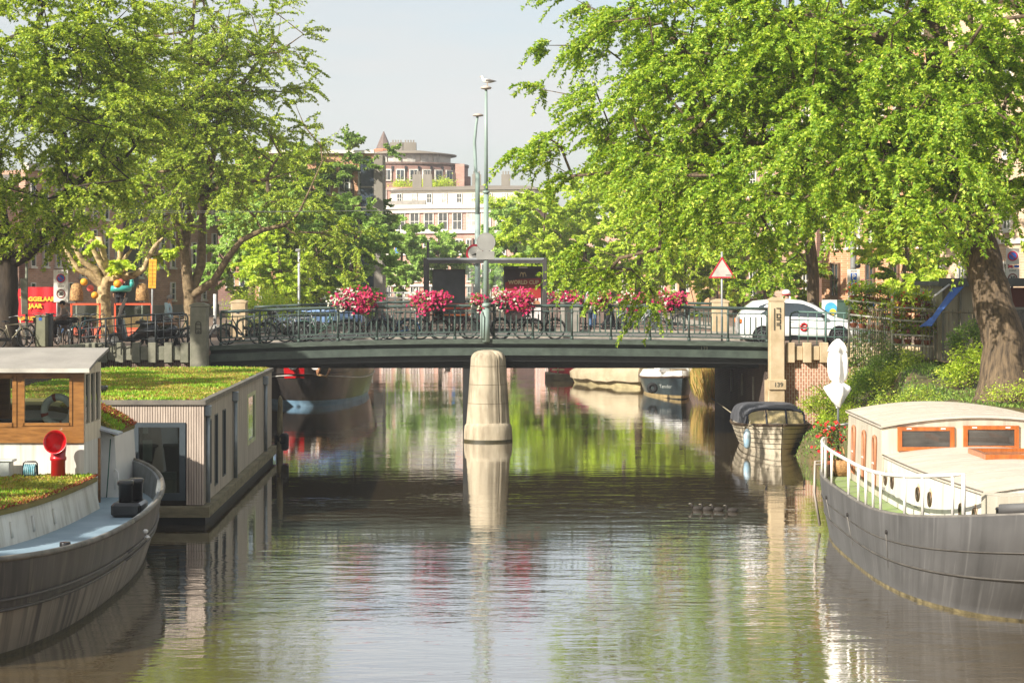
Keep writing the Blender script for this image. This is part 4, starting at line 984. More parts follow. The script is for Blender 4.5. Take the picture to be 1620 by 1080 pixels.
ws = MB(); ws.box(WX0-O[0], WX1-.07-O[0], WY1-.06-O[1], WY1-O[1], 2.24, 2.55); ws.box(WX0-O[0], -9.9-O[0], WY1-.06-O[1], WY1-O[1], 2.55, 3.6); ws.box(-9.9-O[0], WX1-.07-O[0], WY1-.06-O[1], WY1-O[1], 3.45, 3.6); ws.build('wheelhouse_back', TEAK, lb)
ws = MB(); ws.box(WX0-O[0], WX1-.1-O[0], WY0+.5-O[1], WY0+.95-O[1], 2.24, 2.62); ws.cbox((-10.3-O[0], WY0+1.2-O[1], 2.9), (.5, .06, 1.2)); ws.build('console', mat('dark cabinet', '#2c231c', .5), lb)
rf = MB(); 
rp_ = []
for y, z in ((WY0-.22, 3.60), (WY0+.5, 3.75), (WY0+1.2, 3.86), (WY1+.1, 3.93)):
    rp_.append([(WX0-.2-O[0], y-O[1], z), (WX0-.2-O[0], y-O[1], z+.055), (WX1+.14-O[0], y-O[1], z+.045), (WX1+.14-O[0], y-O[1], z-.01)])
rf.loft(rp_, True, True, True, False); rfo = rf.build('wheelhouse_roof', ROOFCLOTH, lb)
rt = MB(); rt.box(WX0-.2-O[0], WX1+.15-O[0], WY0-.245-O[1], WY0-.222-O[1], 3.57, 3.65); rt.build('roof_trim', mat('grey trim', '#b9b3a6', .5), rfo)
# lifebuoy hanging inside the window
lf = thing('lifebuoy', 'white lifebuoy with red bands hanging behind the wheelhouse window', 'lifebuoy', (PX(92, 38.12), 38.115, PZ(650, 38.12)))
a = MB(); a.ring((0, 0, 0), .265, .07, 'Y', 36, 10, el=1.0); a.build('ring', mat('off white buoy', '#eeece0', .6), lf)
for k in range(4):
    b_ = MB(); b_.ring((0, 0, 0), .265, .074, 'Y', 4, 10, PI/4+PI/3+k*PI/2-.12, PI/4+PI/3+k*PI/2+.12); b_.build('band', mat('faded red band', '#a8462f', .7), lf)
# red cowl vent
cv = thing('cowl_vent', 'bright red cowl vent pipe in front of the wheelhouse', 'vent', (PX(92, 37.6), 37.6, 1.58))
a = MB(); a.lathe([(.135, 0), (.135, .35), (.155, .36), (.155, .42), (.14, .43), (.14, .50)], n=20); a.build('pipe', RED, cv)
a = MB(); rings = []
for i in range(9):
    t = i/8; ang = t*PI/2*.86; R_ = .14+.085*t
    c_ = Vector((-.02*t, -.20*(1-math.cos(ang))*1.2, .50+.20*math.sin(ang)+.02*t)); ax = Vector((-.12*t, -math.sin(ang), math.cos(ang))).normalized()
    u_ = Vector((1, 0, 0)); v_ = ax.cross(u_).normalized(); u_ = v_.cross(ax)
    rings.append([tuple(c_+u_*R_*math.cos(2*PI*j/22)+v_*R_*math.sin(2*PI*j/22)) for j in range(22)])
a.loft(rings); ins = [[tuple(Vector(rings[-1][0])*0+Vector(p)*1) for p in rings[-1]]]
c_ = sum((Vector(p) for p in rings[-1]), Vector())/22
inn_ = [[tuple(c_+(Vector(p)-c_)*.95+Vector((0, .0, 0))) for p in rings[-1]], [tuple(c_+(Vector(p)-c_)*.75+Vector((0, .22, -.05))) for p in rings[-1]], [tuple(c_+(Vector(p)-c_)*.2+Vector((0, .3, -.12))) for p in rings[-1]]]
a.loft([rings[-1]]+inn_, True, False, True); a.build('cowl', RED, cv)
# hose reel, box
hr = thing('hose_reel', 'small teal and black hose reel standing on the sedum roof', 'hose reel', (PX(48, 37.7), 37.7, 1.6))
a = MB(); a.tube([(-.14, 0, 0), (-.13, 0, .27), (-.1, 0, .3), (.1, 0, .3), (.13, 0, .27), (.14, 0, 0)], .016, 6); a.cbox((0, .04, .02), (.3, .12, .03)); a.build('frame', BLACK, hr)
a = MB()
for k in range(6): a.ring((-.09+.036*k, 0, .14), .105, .017, 'X', 20, 6)
a.build('coiled_hose', mat('teal hose', '#2f7f8c', .5, col2='#9ec2c6', scale=12), hr)
bx = thing('storage_box', 'pale grey slatted storage box left of the hose reel', 'box', (PX(6, 37.7), 37.7, 1.6))
a = MB(); a.cbox((0, 0, .15), (.30, .3, .3), bev=.02); a.build('body', mat('pale grey plastic', '#b9bdb6', .5), bx); a = MB(); a.cbox((0, 0, .325), (.42, .34, .045), bev=.015); a.build('lid', mat('pale grey plastic', '#b9bdb6', .5), bx)
# aft cabin with arched sedum roof
def aft(x):  # arch height
    return 2.78-.55*(max(0, (x+9.5))/1.6)**2.2
xs_ = [-10.8+i*.19 for i in range(0, 17)]; xs_ = [x for x in xs_ if x < -7.97]+[-7.93]
sec = [(-10.8, .98)]+[(x, aft(x)-.06) for x in xs_]+[(-7.86, .98)]
a = MB(); a.loft([[(x-O[0], y-O[1], z) for x, z in sec] for y in (39.95, 42.0)], True, True, True, False); a.build('aft_cabin', WHITE_C, lb)
a = MB(); ry = [39.85, 40.4, 41.2, 42.1]
a.loft([[(x-O[0], y-O[1], aft(x)-.05) for x in xs_]+[(x-O[0], y-O[1], aft(x)+.05) for x in reversed(xs_)] for y in ry], True, True, True, False); ar = a.build('aft_roof', SOIL, lb)
sedum_abs(ar, O, lambda x, y: True, -9.0, -7.9, 39.85, 42.1, lambda x, y: aft(x)+.05, 6000, 9, size=.055, redf=lambda x, y: y > 40.9)
a = MB(); a.cbox((-8.05-O[0], 39.7-O[1], 2.36), (.6, .5, .04), ry=.3); a.build('solar_panel', mat('pale panel', '#b8bcc4', .3), ar)
a = MB(); a.tube([(-8.0-O[0], 39.9-O[1], 2.15), (-8.02-O[0], 39.82-O[1], 1.6), (-8.06-O[0], 39.8-O[1], 1.0)], .012, 5); a.build('green_hose', mat('green hose', '#1f5f4c', .5), lb)
a = MB(); a.tube([(PX(152, 38.6)-O[0], 38.9-O[1], 1.0), (PX(152, 38.6)-O[0], 38.9-O[1], 2.25)], .03, 6); a.build('door_post', TEAK, lb)
a = MB(); a.tube([(PX(182, 39.8)-O[0], 39.8-O[1], 1.15), (PX(180, 39.8)-O[0], 39.78-O[1], 1.5), (PX(183, 39.8)-O[0], 39.76-O[1], 1.56), (PX(187, 39.8)-O[0], 39.76-O[1], 1.5), (PX(188, 39.8)-O[0], 39.8-O[1], 1.15)], .018, 6); a.build('grab_handle', WHITE_C, lb)
# bollards
bo = MB(); cx_ = PX(205, 36.9)-O[0]; bo.cbox((cx_, 36.9-O[1], 1.12), (.55, .8, .26), bev=.05)
for dy, dx in ((-.18, -.04), (.2, .08)): bo.lathe([(.125, 0), (.125, .3), (.15, .32), (.15, .38), (.12, .4)], (cx_+dx, 36.9-O[1]+dy, 1.25), 18)
bo.build('double_bollard', BLACK, lb)
bo = MB(); bo.lathe([(.085, 0), (.085, .27), (.08, .28)], (PX(103, 31)-O[0], 31.0-O[1], .99), 18); bo.build('bollard', BLACK, lb)
fe = MB(); fe.cbox((PX(232, 33.6)-O[0]+.0, 33.5-O[1], 1.12), (.08, .09, .07), bev=.02); fe.cbox((PX(231, 33.4)-O[0], 33.5-O[1], 1.02), (.10, .11, .09), bev=.04); fe.build('hull_lamp', WHITE_C, lb)

# ---- wooden houseboat
HX0, HX1, HY0, HY1 = -11.9, -6.72, 43.6, 59.3
hb = thing('houseboat', 'long flat roofed houseboat clad in pale timber with a sedum roof', 'houseboat', ((HX0+HX1)/2, HY0, 0)); O = hb.location
CLAD = mat('larch cladding', '#bfae9d', .8, col2='#a19183', scale=2.5, stretch=(3, 3, .4), bump=.3)
CLAD_S = mat('brightened larch side', '#c4b8a8', .8, col2='#a69a8a', scale=2.2, stretch=(3, 3, .3), bump=.3)  # side boards coloured paler to lift the wall that gets no sun
zb_, zt_ = .42, 2.62
skew = -.4/15.7
def hx(y, x=HX1): return x + skew*(y-HY0) - O[0]
a = MB(); a.prism([(HX0-O[0]+.1, 0), (HX1-O[0]-.1, 0), (hx(HY1)-.1, HY1-HY0), (HX0-O[0]+.1, HY1-HY0)], zb_, zt_, 'Z'); a.build('core', mat('dark backing', '#3b342c', .9), hb)
# front boards: door opening px 213-292, y 667-812
dx0, dx1, dz0, dz1 = PX(212, HY0)-O[0], PX(294, HY0)-O[0], .52, PZ(668, HY0)
sl_ = MB(); x = HX0-O[0]
while x < HX1-O[0]-.02:
    x1 = x+.043; 
    if x1 > dx0-.01 and x < dx1+.01: sl_.box(x, x1, -.04, .0, dz1, zt_)
    else: sl_.box(x, x1, -.04, .0, zb_, zt_)
    x += .056
sl_.build('front_cladding', CLAD, hb)
FR = mat('anthracite frame', '#3a4348', .45, var=.1)
f = MB()
for bxs in ((dx0, dx0+.11, dz0, dz1), (dx1-.13, dx1, dz0, dz1), (dx0+.11, dx1-.13, dz1-.1, dz1), (dx0+.11, dx1-.13, dz0, dz0+.16)): f.box(bxs[0], bxs[1], -.07, -.02+.03, bxs[2], bxs[3])
fo = f.build('glass_door', FR, hb); g = MB(); g.box(dx0+.11, dx1-.13, -.02, -.012, dz0+.16, dz1-.1); g.build('pane', clear_glass('door glass', (.8, .86, .84), .2), fo)
g = MB(); g.box(dx0+.02, dx1-.02, .02, .05, dz0, dz1); g.box(dx0+.1, dx1-.2, -.005, .02, dz0, dz0+.62); 
g.build('interior_wall', mat('interior green grey', '#6f7a6a', .8, col2='#545f50', scale=.8), hb)
for (x0, x1, z0, z1) in ((.17, .33, 1.95, 2.3), (.17, .42, 1.35, 1.85)):
    g = MB(); g.box(dx0+x0, dx0+x1, .0, .012, z0, z1); q = g.build('wall_picture', BLACK, hb); g = MB(); g.box(dx0+x0+.02, dx0+x1-.02, -.004, .004, z0+.02, z1-.02); g.build('picture_sheet', mat('picture paper', '#8f9a8c', .8), q)
# side boards
sd_ = MB(); y = 0
wn = [(1.05, 1.35, .75, 2.2, 0), (2.0, 2.55, .62, 2.25, 1), (3.6, 4.1, .68, 2.25, 1), (9.0, 11.0, .95, 2.3, 2)]
def slot(y0, y1):
    for a0, a1, z0, z1, k in wn:
        if y1 > a0-.01 and y0 < a1+.01: return z0, z1
while y < HY1-HY0-.02:
    y1 = y+.115; s2 = slot(y, y1)
    segs = [(zb_, zt_)] if not s2 else [(zb_, s2[0]), (s2[1], zt_)]
    for z0, z1 in segs:
        x0_ = hx(HY0+y); x1_ = hx(HY0+y1); sd_.add([(x0_-.03, y, z0), (x0_+.0, y, z0), (x1_+.0, y1, z0), (x1_-.03, y1, z0), (x0_-.03, y, z1), (x0_, y, z1), (x1_, y1, z1), (x1_-.03, y1, z1)], [(3, 2, 1, 0), (4, 5, 6, 7), (0, 1, 5, 4), (1, 2, 6, 5), (2, 3, 7, 6), (3, 0, 4, 7)])
    y += .125
sd_.build('side_cladding', CLAD_S, hb)
PALE = mat('pale green window frame', '#c9cd9f', .5)
for a0, a1, z0, z1, k in wn:
    f = MB(); m_ = PALE if k == 2 else FR; w2 = .18 if k == 2 else .05
    xx = lambda yy: hx(HY0+yy)
    for (p, q_, r_, s_) in ((a0-.02, a0+w2, z0, z1), (a1-w2, a1+.02, z0, z1), (a0+w2, a1-w2, z1-w2*.6, z1), (a0+w2, a1-w2, z0, z0+w2*.6)):
        f.add([(xx(p)-.03, p, r_), (xx(p)+.012, p, r_), (xx(q_)+.012, q_, r_), (xx(q_)-.03, q_, r_), (xx(p)-.03, p, s_), (xx(p)+.012, p, s_), (xx(q_)+.012, q_, s_), (xx(q_)-.03, q_, s_)], [(3, 2, 1, 0), (4, 5, 6, 7), (0, 1, 5, 4), (1, 2, 6, 5), (2, 3, 7, 6), (3, 0, 4, 7)])
    fo = f.build('window', m_, hb); g = MB(); g.add([(xx(a0+w2)-.02, a0+w2, z0+w2*.6), (xx(a1-w2)-.02, a1-w2, z0+w2*.6), (xx(a1-w2)-.02, a1-w2, z1-w2*.6), (xx(a0+w2)-.02, a0+w2, z1-w2*.6)], [(0, 1, 2, 3)]); g.build('pane', GLASS_D, fo)
ZINC = mat('zinc pipe', '#8f9699', .4, metal=.5, var=.15)
for y in (.25, 5.6, 13.2):
    p = MB(); x_ = hx(HY0+y)+.07; p.tube([(x_, y, .45), (x_, y, 2.42)], .05, 10); p.cbox((x_, y, 2.45), (.15, .2, .24), bev=.02); p.build('downpipe', ZINC, hb)
fl = MB(); fl.prism([(HX0-O[0]-.15, -.22), (HX1-O[0]+.16, -.22), (hx(HY1)+.14, HY1-HY0+.1), (HX0-O[0]-.15, HY1-HY0+.1)], .17, .40, 'Z'); fl.build('deck_edge', mat('weathered deck timber', '#8f8468', .85, col2='#6d654c', scale=3, bump=.5, stretch=(.6, .6, 3)), hb)
fl = MB(); fl.prism([(HX0-O[0]-.05, -.12), (HX1-O[0]+.06, -.12), (hx(HY1)+.04, HY1-HY0), (HX0-O[0]-.05, HY1-HY0)], -.5, .17, 'Z'); fl.build('float', mat('black float', '#1b1a17', .7), hb)
rr_ = MB(); e0 = [(HX0-O[0]-.05, -.09), (HX1-O[0]+.06, -.09), (hx(HY1)+.06, HY1-HY0), (HX0-O[0]-.05, HY1-HY0)]
e1 = [(HX0-O[0]+.1, .07), (HX1-O[0]-.09, .07), (hx(HY1)-.09, HY1-HY0-.1), (HX0-O[0]+.1, HY1-HY0-.1)]
rr_.loft([[(p[0], p[1], 2.60) for p in e0], [(p[0], p[1], 2.70) for p in e0], [(p[0], p[1], 2.70) for p in e1], [(p[0], p[1], 2.58) for p in e1]], True, smooth=False); rr_.build('roof_edge', mat('roof edge strip', '#7b7467', .6, col2='#5b564e', scale=2), hb)
so_ = MB(); so_.add([(p[0], p[1], 2.66) for p in e1], [(0, 1, 2, 3)]); so_ = so_.build('sedum_roof', SOIL, hb)
sedum_abs(so_, O, lambda x, y: x < hx(y)+O[0]-.1, -11.9, HX1-.05, HY0+.05, HY1-.1, lambda x, y: 2.66, 85000, 7, size=.07, weights=(.38, .36, .03, .23))
sp_ = MB(); sp_.cbox((PX(162, 46)-O[0], 46-HY0, 2.83), (.24, .2, .12), bev=.03); sp_.tube([(PX(162, 46)-O[0], 46-HY0, 2.66), (PX(162, 46)-O[0], 46-HY0, 2.8)], .02, 6); sp_.build('roof_spotlight', BLACK, hb)
mp_ = thing('mooring_pole', 'weathered timber mooring pole at the far corner of the houseboat', 'pole', (-6.95, 59.9, 0)); a = MB(); a.tube([(0, 0, -.8), (0, 0, .9), (.02, 0, 1.7), (.02, 0, 1.85)], [.12, .09, .07, .02], 8); a.build('pole', mat('pole timber', '#8d8060', .9, col2='#4b4330', scale=5, stretch=(2, 2, .5)), mp_); a = MB(); a.cbox((.05, .1, .45), (.4, .35, .5), bev=.05); a.ring((.1, -.05, .55), .12, .05, 'Y', 16, 6); a.build('fender_block', RUBBER, mp_)

# ---- right barge
rb, ring, NU = barge('steel_barge', 'grey steel houseboat barge with white curved rail and cream cabins, moored right', 8.98, 37.3, (7.9, 7.2), 2.75, (2.7, 3.3), .2, lambda y: 1.30+(.62*((-y-1.0)/7)**2 if y < -1 else 0), None, None, wl_inset=(1.7, .25))
O = rb.location
hull_parts(rb, ring, [('hull', HULL_R, 1.0, -.4, 0)])
a = MB()
for f, r_, m_ in ((.40, .018, 0), (.66, .012, 0)): a.tube([Vector(p) for p in ring(f, 0, -.006)]+[Vector(ring(f, 0, -.006)[0])], r_, 6)
a.build('hull_seam', mat('dark seam', '#35312d', .6, col2='#5d5850', scale=2), rb)
a = MB(); a.loft([ring(.028, 0, -.008), ring(-.02, 0, -.012)]); a.build('waterline_growth', mat('ochre waterline', '#8a7d58', .7, col2='#3e3826', scale=5), rb)
def gate(i):  # gap in the bulwark on the near left quarter
    return False
r1 = ring(1.0); r2 = ring(1.0, 0, .07); ztr = lambda y: 1.30+(.62*((-y-1.0)/7)**2 if y < -1 else 0)
a = MB(); a.loft([[(p[0], p[1], p[2]) for p in r1], [(p[0], p[1], p[2]+.03) for p in r1], [(p[0], p[1], p[2]+.03) for p in r2], ring.z(1.08, .07)]); a.build('bulwark', mat('bulwark grey', '#7b766e', .6, col2='#5d5852', scale=3), rb)
# raised bow bulwark on the near end, right of the gate
ib = [i for i in range(NU) if r1[i][1] < -6.9 and r1[i][0] > -1.75]
ib.sort(key=lambda i: r1[i][0])
a = MB(); a.loft([[(r1[i][0], r1[i][1], r1[i][2]+.03), (r1[i][0], r1[i][1]-.02, r1[i][2]+.17), (r2[i][0], r2[i][1], r2[i][2]+.17), (r2[i][0], r2[i][1], r2[i][2]+.03)] for i in ib], True, True, True); a.build('bow_bulwark', HULL_R, rb)
a = MB(); a.add(ring.z(1.09, .02), [tuple(range(NU))]); a.build('deck', mat('bright green deck carpet', '#83a04a', .9, col2='#8c9173', scale=8), rb)
a = MB(); a.tube([(-2.32, 5.5, 1.38), (-2.52, 5.4, 1.38), (-2.54, 5.35, .8), (-2.45, 5.2, .1)], .03, 6); a.tube([(-2.2, 5.8, 1.42), (-2.46, 5.75, 1.42), (-2.48, 5.7, .7), (-2.4, 5.5, .1)], .03, 6); a.build('stern_ladder', mat('galvanised tube', '#a49a8c', .5, metal=.3), rb)
CAB_ROOF = mat('white cabin roof', '#cfc5b6', .55, col2='#bbae9d', scale=1.5, stretch=(.5, 4, 1), bump=.1)
def cab(name, y0, y1, hw0, hw1, z0, z1, cam_, m, roofn, over=.06, bulge=0.0):
    """curved sided cabin: half widths at y0/y1, roof camber"""
    n = 8; w_ = MB(); k = 10
    def hw(t): return hw0+(hw1-hw0)*t+bulge*math.sin(PI*t)
    secs = []
    for i in range(k+1):
        t = i/k; y = y0+(y1-y0)*t; h = hw(t)
        secs.append([(-h-.04, y, z0)]+[(-h+2*h*j/n, y, z1+cam_*(1-((j-n/2)/(n/2))**2)) for j in range(n+1)]+[(h+.04, y, z0)])
    w_.loft(secs, True, True, True, False); w_.build(name, m, rb)
    r_ = MB(); secs = []
    for i in range(k+1):
        t = i/k; y = y0-over+(y1-y0+2*over)*t; h = hw(t)+over
        up = [(-h+2*h*j/12, y, z1+.05+cam_*(1-((j-6)/6)**2)) for j in range(13)]; dn = [(p[0], p[1], p[2]-.045) for p in reversed(up)]; secs.append(up+dn)
    r_.loft(secs, True, True, True, False); ro = r_.build(roofn, CAB_ROOF, rb)
    for q in range(1, 6):
        t = q/6; y = y0+(y1-y0)*t; h = hw(t)+over*.9; e_ = MB(); e_.tube([(-h+2*h*j/12, y, z1+.052+cam_*(1-((j-6)/6)**2)) for j in range(13)], .009, 4); e_.build('roof_seam', mat('stained roof seam', '#9d917f', .7, col2='#c4b8a6', scale=5), ro)
    e_ = MB(); e_.tube([(-(hw(q/10)+over*.94), y0-over+(y1-y0+2*over)*q/10, z1+.052) for q in range(11)], .014, 5); e_.build('roof_edge_trim', mat('dark roof trim', '#6f675b', .6), ro)
    return hw
yu0, yu1 = 38.6-37.3, 43.0-37.3
huw = cab('upper_cabin', yu0, yu1, 1.83, 1.75, 1.1, 2.46, .2, GREYW, 'upper_roof')
a = MB(); a.box(-1.86, 1.86, yu0-.012, yu0-.002, 1.95, 2.46); a.build('cabin_front', CREAM, rb)  # cream sheet makes the front read sunlit beside the greyed walls
yl0 = 31.9-37.3
hlw = cab('lower_cabin', yl0, yu0-.02, 1.45, 1.80, 1.1, 1.90, .16, WHITE, 'lower_roof', over=.04, bulge=.12)
# front windows of the upper cabin
for (p0, p1, q0, q1) in ((1420, 1510, 675, 713), (1524, 1612, 673, 711), (1626, 1712, 674, 712)):
    Yf = 38.55; x0, x1 = PX(p0, Yf)-O[0], PX(p1, Yf)-O[0]; z0, z1 = PZ(q1, Yf), PZ(q0, Yf); yy = yu0-.03; t_ = .085
    f = MB()
    for (u0, u1, v0, v1) in ((x0, x0+t_, z0, z1), (x1-t_, x1, z0, z1), (x0+t_, x1-t_, z1-t_*.9, z1), (x0+t_, x1-t_, z0, z0+t_*.9)): f.box(u0, u1, yy-.03, yy+.02, v0, v1)
    fo = f.build('window_frame', TEAK_H, rb); g = MB(); g.box(x0+t_, x1-t_, yy-.002, yy+.004, z0+t_*.9, z1-t_*.9); g.build('pane', glass_mat('reflective pane', (.09, .085, .075), .03), fo)
    for sx in (.2, .8):
        h_ = MB(); h_.cbox((x0+(x1-x0)*sx, yy-.035, z1-.035), (.09, .012, .025)); h_.build('hinge', WHITE_C, fo)
# tall arched windows on the left side of the upper cabin
for t in (.17, .47, .78):
    y = yu0+(yu1-yu0)*t; h = huw(t); f = MB(); z0, z1 = 1.28, 2.12
    pts = [(-h-.05, y-.13, z0), (-h-.045, y-.13, z1)]+[(-h-.045, y-.13*math.cos(PI*k/8), z1+.13*math.sin(PI*k/8)) for k in range(1, 8)]+[(-h-.045, y+.13, z1), (-h-.05, y+.13, z0)]
    f.tube(pts+[pts[0]], .03, 6); fo = f.build('arched_window', mat('terracotta trim', '#b97b57', .5), rb)
    g = MB(); gp = [(-h-.047, p[1], p[2]) for p in pts]; g.add(gp, [tuple(range(len(gp)))]); g.build('pane', GLASS_D, fo)
    g = MB(); g.cbox((-h-.06, y, 1.72), (.03, .24, .03)); g.build('crossbar', WHITE_C, fo)
# portholes with rust streaks on the lower cabin
RUST = mat('rust bleed', '#b98a55', .8, col2='#e0d4bc', scale=6, stretch=(2, 2, .5))
for t in (.06, .16, .42, .54, .86, .96):
    y = yl0+(yu0-yl0)*t; h = hlw(t)+.028; f = MB(); f.ring((-h, y, 1.52), .115, .022, 'X', 20, 6); fo = f.build('porthole', mat('bronze rim', '#5c4a34', .5, metal=.4), rb)
    g = MB(); g.disc((-h, y, 1.52), .11, 'X', 20, .01); g.build('pane', GLASS_D, fo)
    g = MB(); g.prism([(y-.05, 1.1), (y+.07, 1.1), (y+.13, 1.4), (y+.12, 1.66), (y, 1.72), (y-.12, 1.66), (y-.12, 1.4)], -h+.012, -h+.02, 'X'); g.build('rust_stain', RUST, fo)
a = MB()
for i in range(24):
    t0, t1 = i/24, (i+1)/24; ya, yb = yl0+(yu1-yl0)*t0, yl0+(yu1-yl0)*t1
    def hh(y): return (hlw((y-yl0)/(yu0-yl0)) if y < yu0 else huw(min(1, (y-yu0)/(yu1-yu0))))+.032
    a.add([(-hh(ya), ya, 1.27), (-hh(yb), yb, 1.27), (-hh(yb)+.006, yb, 1.34), (-hh(ya)+.006, ya, 1.34)], [(3, 2, 1, 0)])
a.build('grey_stripe', mat('grey stripe paint', '#8f8c84', .5), rb)
# hatch on the lower roof
a = MB(); hx0 = PX(1545, 36.6)-O[0]
for (u0, u1, v0, v1) in ((hx0, hx0+.1, 35.9, 37.3), (hx0+1.3, hx0+1.4, 35.9, 37.3), (hx0+.1, hx0+1.3, 35.9, 36.0), (hx0+.1, hx0+1.3, 37.2, 37.3)): a.box(u0, u1, v0-37.3, v1-37.3, 2.02, 2.19)
fo = a.build('skylight', TEAK_H, rb); a = MB(); a.box(hx0+.1, hx0+1.3, 36-37.3, 37.2-37.3, 2.11, 2.13); a.build('pane', glass_mat('skylight glass', (.2, .18, .14), .08), fo)
# white curved rail
def rail_path(h, i0, i1):
    return [Vector((p[0]*.985, p[1]*.985, p[2]+.03+h)) for p in [r1[i % NU] for i in range(i0, i1+1)]]
ia = min((i for i in range(NU) if r1[i][0] < 0), key=lambda i: abs(r1[i][1]-5.5)+ (0 if r1[i][0] < -2 else 5))
iz = min((i for i in range(NU) if r1[i][0] < 0 and r1[i][1] < 0), key=lambda i: abs(PX(1527, O[1]+r1[i][1])-O[0]-r1[i][0]))
rl = MB(); path = rail_path(.62, min(ia, iz), max(ia, iz)); 
path = path if path[0].y > path[-1].y else path[::-1]
rl.tube([path[0]-Vector((0, 0, .62))]+path+[path[-1]-Vector((0, 0, .62))], .035, 8); rl.build('white_rail', WHITE_C, rb)
acc = 0; last = path[0]; nxt = 1.05
for p in path[1:-1]:
    acc += (p-last).length; last = p
    if acc >= nxt:
        q = MB(); q.tube([p, p-Vector((0, 0, .62))], .026, 7); q.build('rail_post', WHITE_C, rb); nxt += 1.05
rl = MB(); sr_ = sorted([i for i in range(NU) if r1[i][1] > 5.6 and r1[i][0] < .6], key=lambda i: r1[i][0]*1.0-r1[i][1]*.6)
path = [Vector((r1[i][0]*.985, r1[i][1]*.985, r1[i][2]+.80+.12*k/len(sr_))) for k, i in enumerate(sr_)]
rl.tube([path[0]-Vector((0, 0, .8))]+path+[path[-1]-Vector((0, 0, .9))], .035, 8); rl.build('stern_rail', WHITE_C, rb)
for pxx in (1588, 1606+8):
    y_ = 30.6; p = MB(); p.lathe([(.12, 0), (.12, .36), (.13, .37), (.12, .40)], (PX(pxx, y_)-O[0], y_-O[1], 1.45), 18); p.build('bollard', BLACK, rb)
a = MB(); a.box(PX(1556, 31.6)-O[0], 1.3, 31.2-O[1], 31.75-O[1], 1.1, 1.95); a.build('fore_hatch', GREYW, rb)
for k, pxx in enumerate((1512, 1535)):
    a = MB(); a.cbox((PX(pxx, 32.2+k*.0)-O[0]+.04, 32.4-O[1]-k*.35, 1.42), (.12, .14, .08), rz=.5, bev=.02); a.build('wall_lamp', BLACK, rb)
for k, (yy, zz) in enumerate(((-3.2, 1.05), (-.4, .95), (2.4, .98))):
    i_ = min((i for i in range(NU) if r1[i][0] < 0), key=lambda i: abs(r1[i][1]-yy)); p = Vector(ring(zz/ztr(r1[i_][1]), 0, -.02)[i_]); a = MB(); a.disc(tuple(p), .035, 'X', 12, .03); q = a.build('scupper', mat('dark scupper', '#2d2925', .7), rb)
    a = MB(); a.tube([p+Vector((-.002, 0, -.02)), Vector(ring(.28, 0, -.006)[i_])], [.006, .003], 5); a.build('runoff_stain', mat('chalky runoff', '#8b857c', .8), q)
a = MB(); p = Vector(r1[[i for i in range(NU) if r1[i][1] > 4.5 and r1[i][0] < -1.2][0]])
a.tube([p+Vector((0, .1, .05)), p+Vector((.6, 2.2, .3)), p+Vector((1.6, 4.2, 1.2))], .02, 5); a.build('mooring_rope', ROPE, rb)
# closed parasol and pots on the stern deck
pa = thing('parasol', 'closed white parasol tied at the waist, on the stern of the grey barge', 'parasol', (PX(1326, 43.7), 43.7, 1.1)); 
CLOTH = mat('white canvas', '#eeebe4', .85, var=.05, scale=4, bump=.6, bscale=6, stretch=(3, 3, .6))
a = MB(); a.tube([(0, 0, 0), (0, 0, 2.9)], .025, 8); a.lathe([(.2, 0), (.2, .05), (.05, .07)], n=16); a.build('pole', mat('grey pole', '#7e8284', .4, metal=.5), pa)
a = MB(); rings = []
for z, r_ in ((1.47, .06), (1.53, .12), (1.66, .20), (1.80, .27), (1.90, .25), (1.96, .13), (2.0, .11), (2.06, .165), (2.2, .195), (2.45, .20), (2.62, .18), (2.64, .16), (2.66, .20), (2.76, .17), (2.85, .11), (2.91, .05), (2.93, .02)):
    rings.append([(r_*(1+.2*math.cos(5*u+z*1.3))*math.cos(u)+(.03*math.sin(3*u) if z < 1.95 else 0), r_*(1+.2*math.cos(5*u+z))*math.sin(u), z+(.06*math.cos(2*u) if z < 1.85 else 0)) for u in [2*PI*j/30 for j in range(30)]])
a.loft(rings, True, True, True); a.build('canopy', CLOTH, pa)
PETR = mat('red petal', '#c81a22', .6, var=.2, scale=30); PETP = mat('magenta petal', '#9c0a48', .6, col2='#c01658', scale=25); PETW = mat('white petal', '#c9c3b0', .6, var=.08, scale=20)
make_bush('flower_pot', 'potted red geranium climbing the stern rail of the grey barge', (PX(1310, 43.4), 43.4, 1.1), [(0, 0, .7, .28, .2, .5, 1), (-.05, -.1, .95, .2, .15, .25, .6)], 900, .06, LEAF_D, 61, aspect=.7, cat='plant', stems=5, petals=[('flowers', PETR, 120, .035, None)])
pt_ = [o_ for o_ in C.objects if o_.name.startswith('flower_pot')][-1]
a = MB(); a.lathe([(.13, 0), (.18, .28), (.19, .3)], n=18); a.build('pot', mat('terracotta pot', '#9a5a3c', .8), pt_)
bk = thing('wicker_basket', 'round wicker basket with pink flowers beside the grey barge cabin', 'basket', (PX(1328, 43.6), 43.2, 1.1)); a = MB(); a.lathe([(.2, 0), (.27, .2), (.26, .34), (.24, .34), (.2, .1)], n=20); a.build('bowl', mat('wicker', '#b48a58', .8, col2='#7d5a34', scale=14, bump=.8), bk)
a = MB(); a.ring((0, 0, .34), .24, .018, 'X', 20, 6, 0, PI, 1.1); a.build('handle', mat('wicker', '#b48a58'), bk)

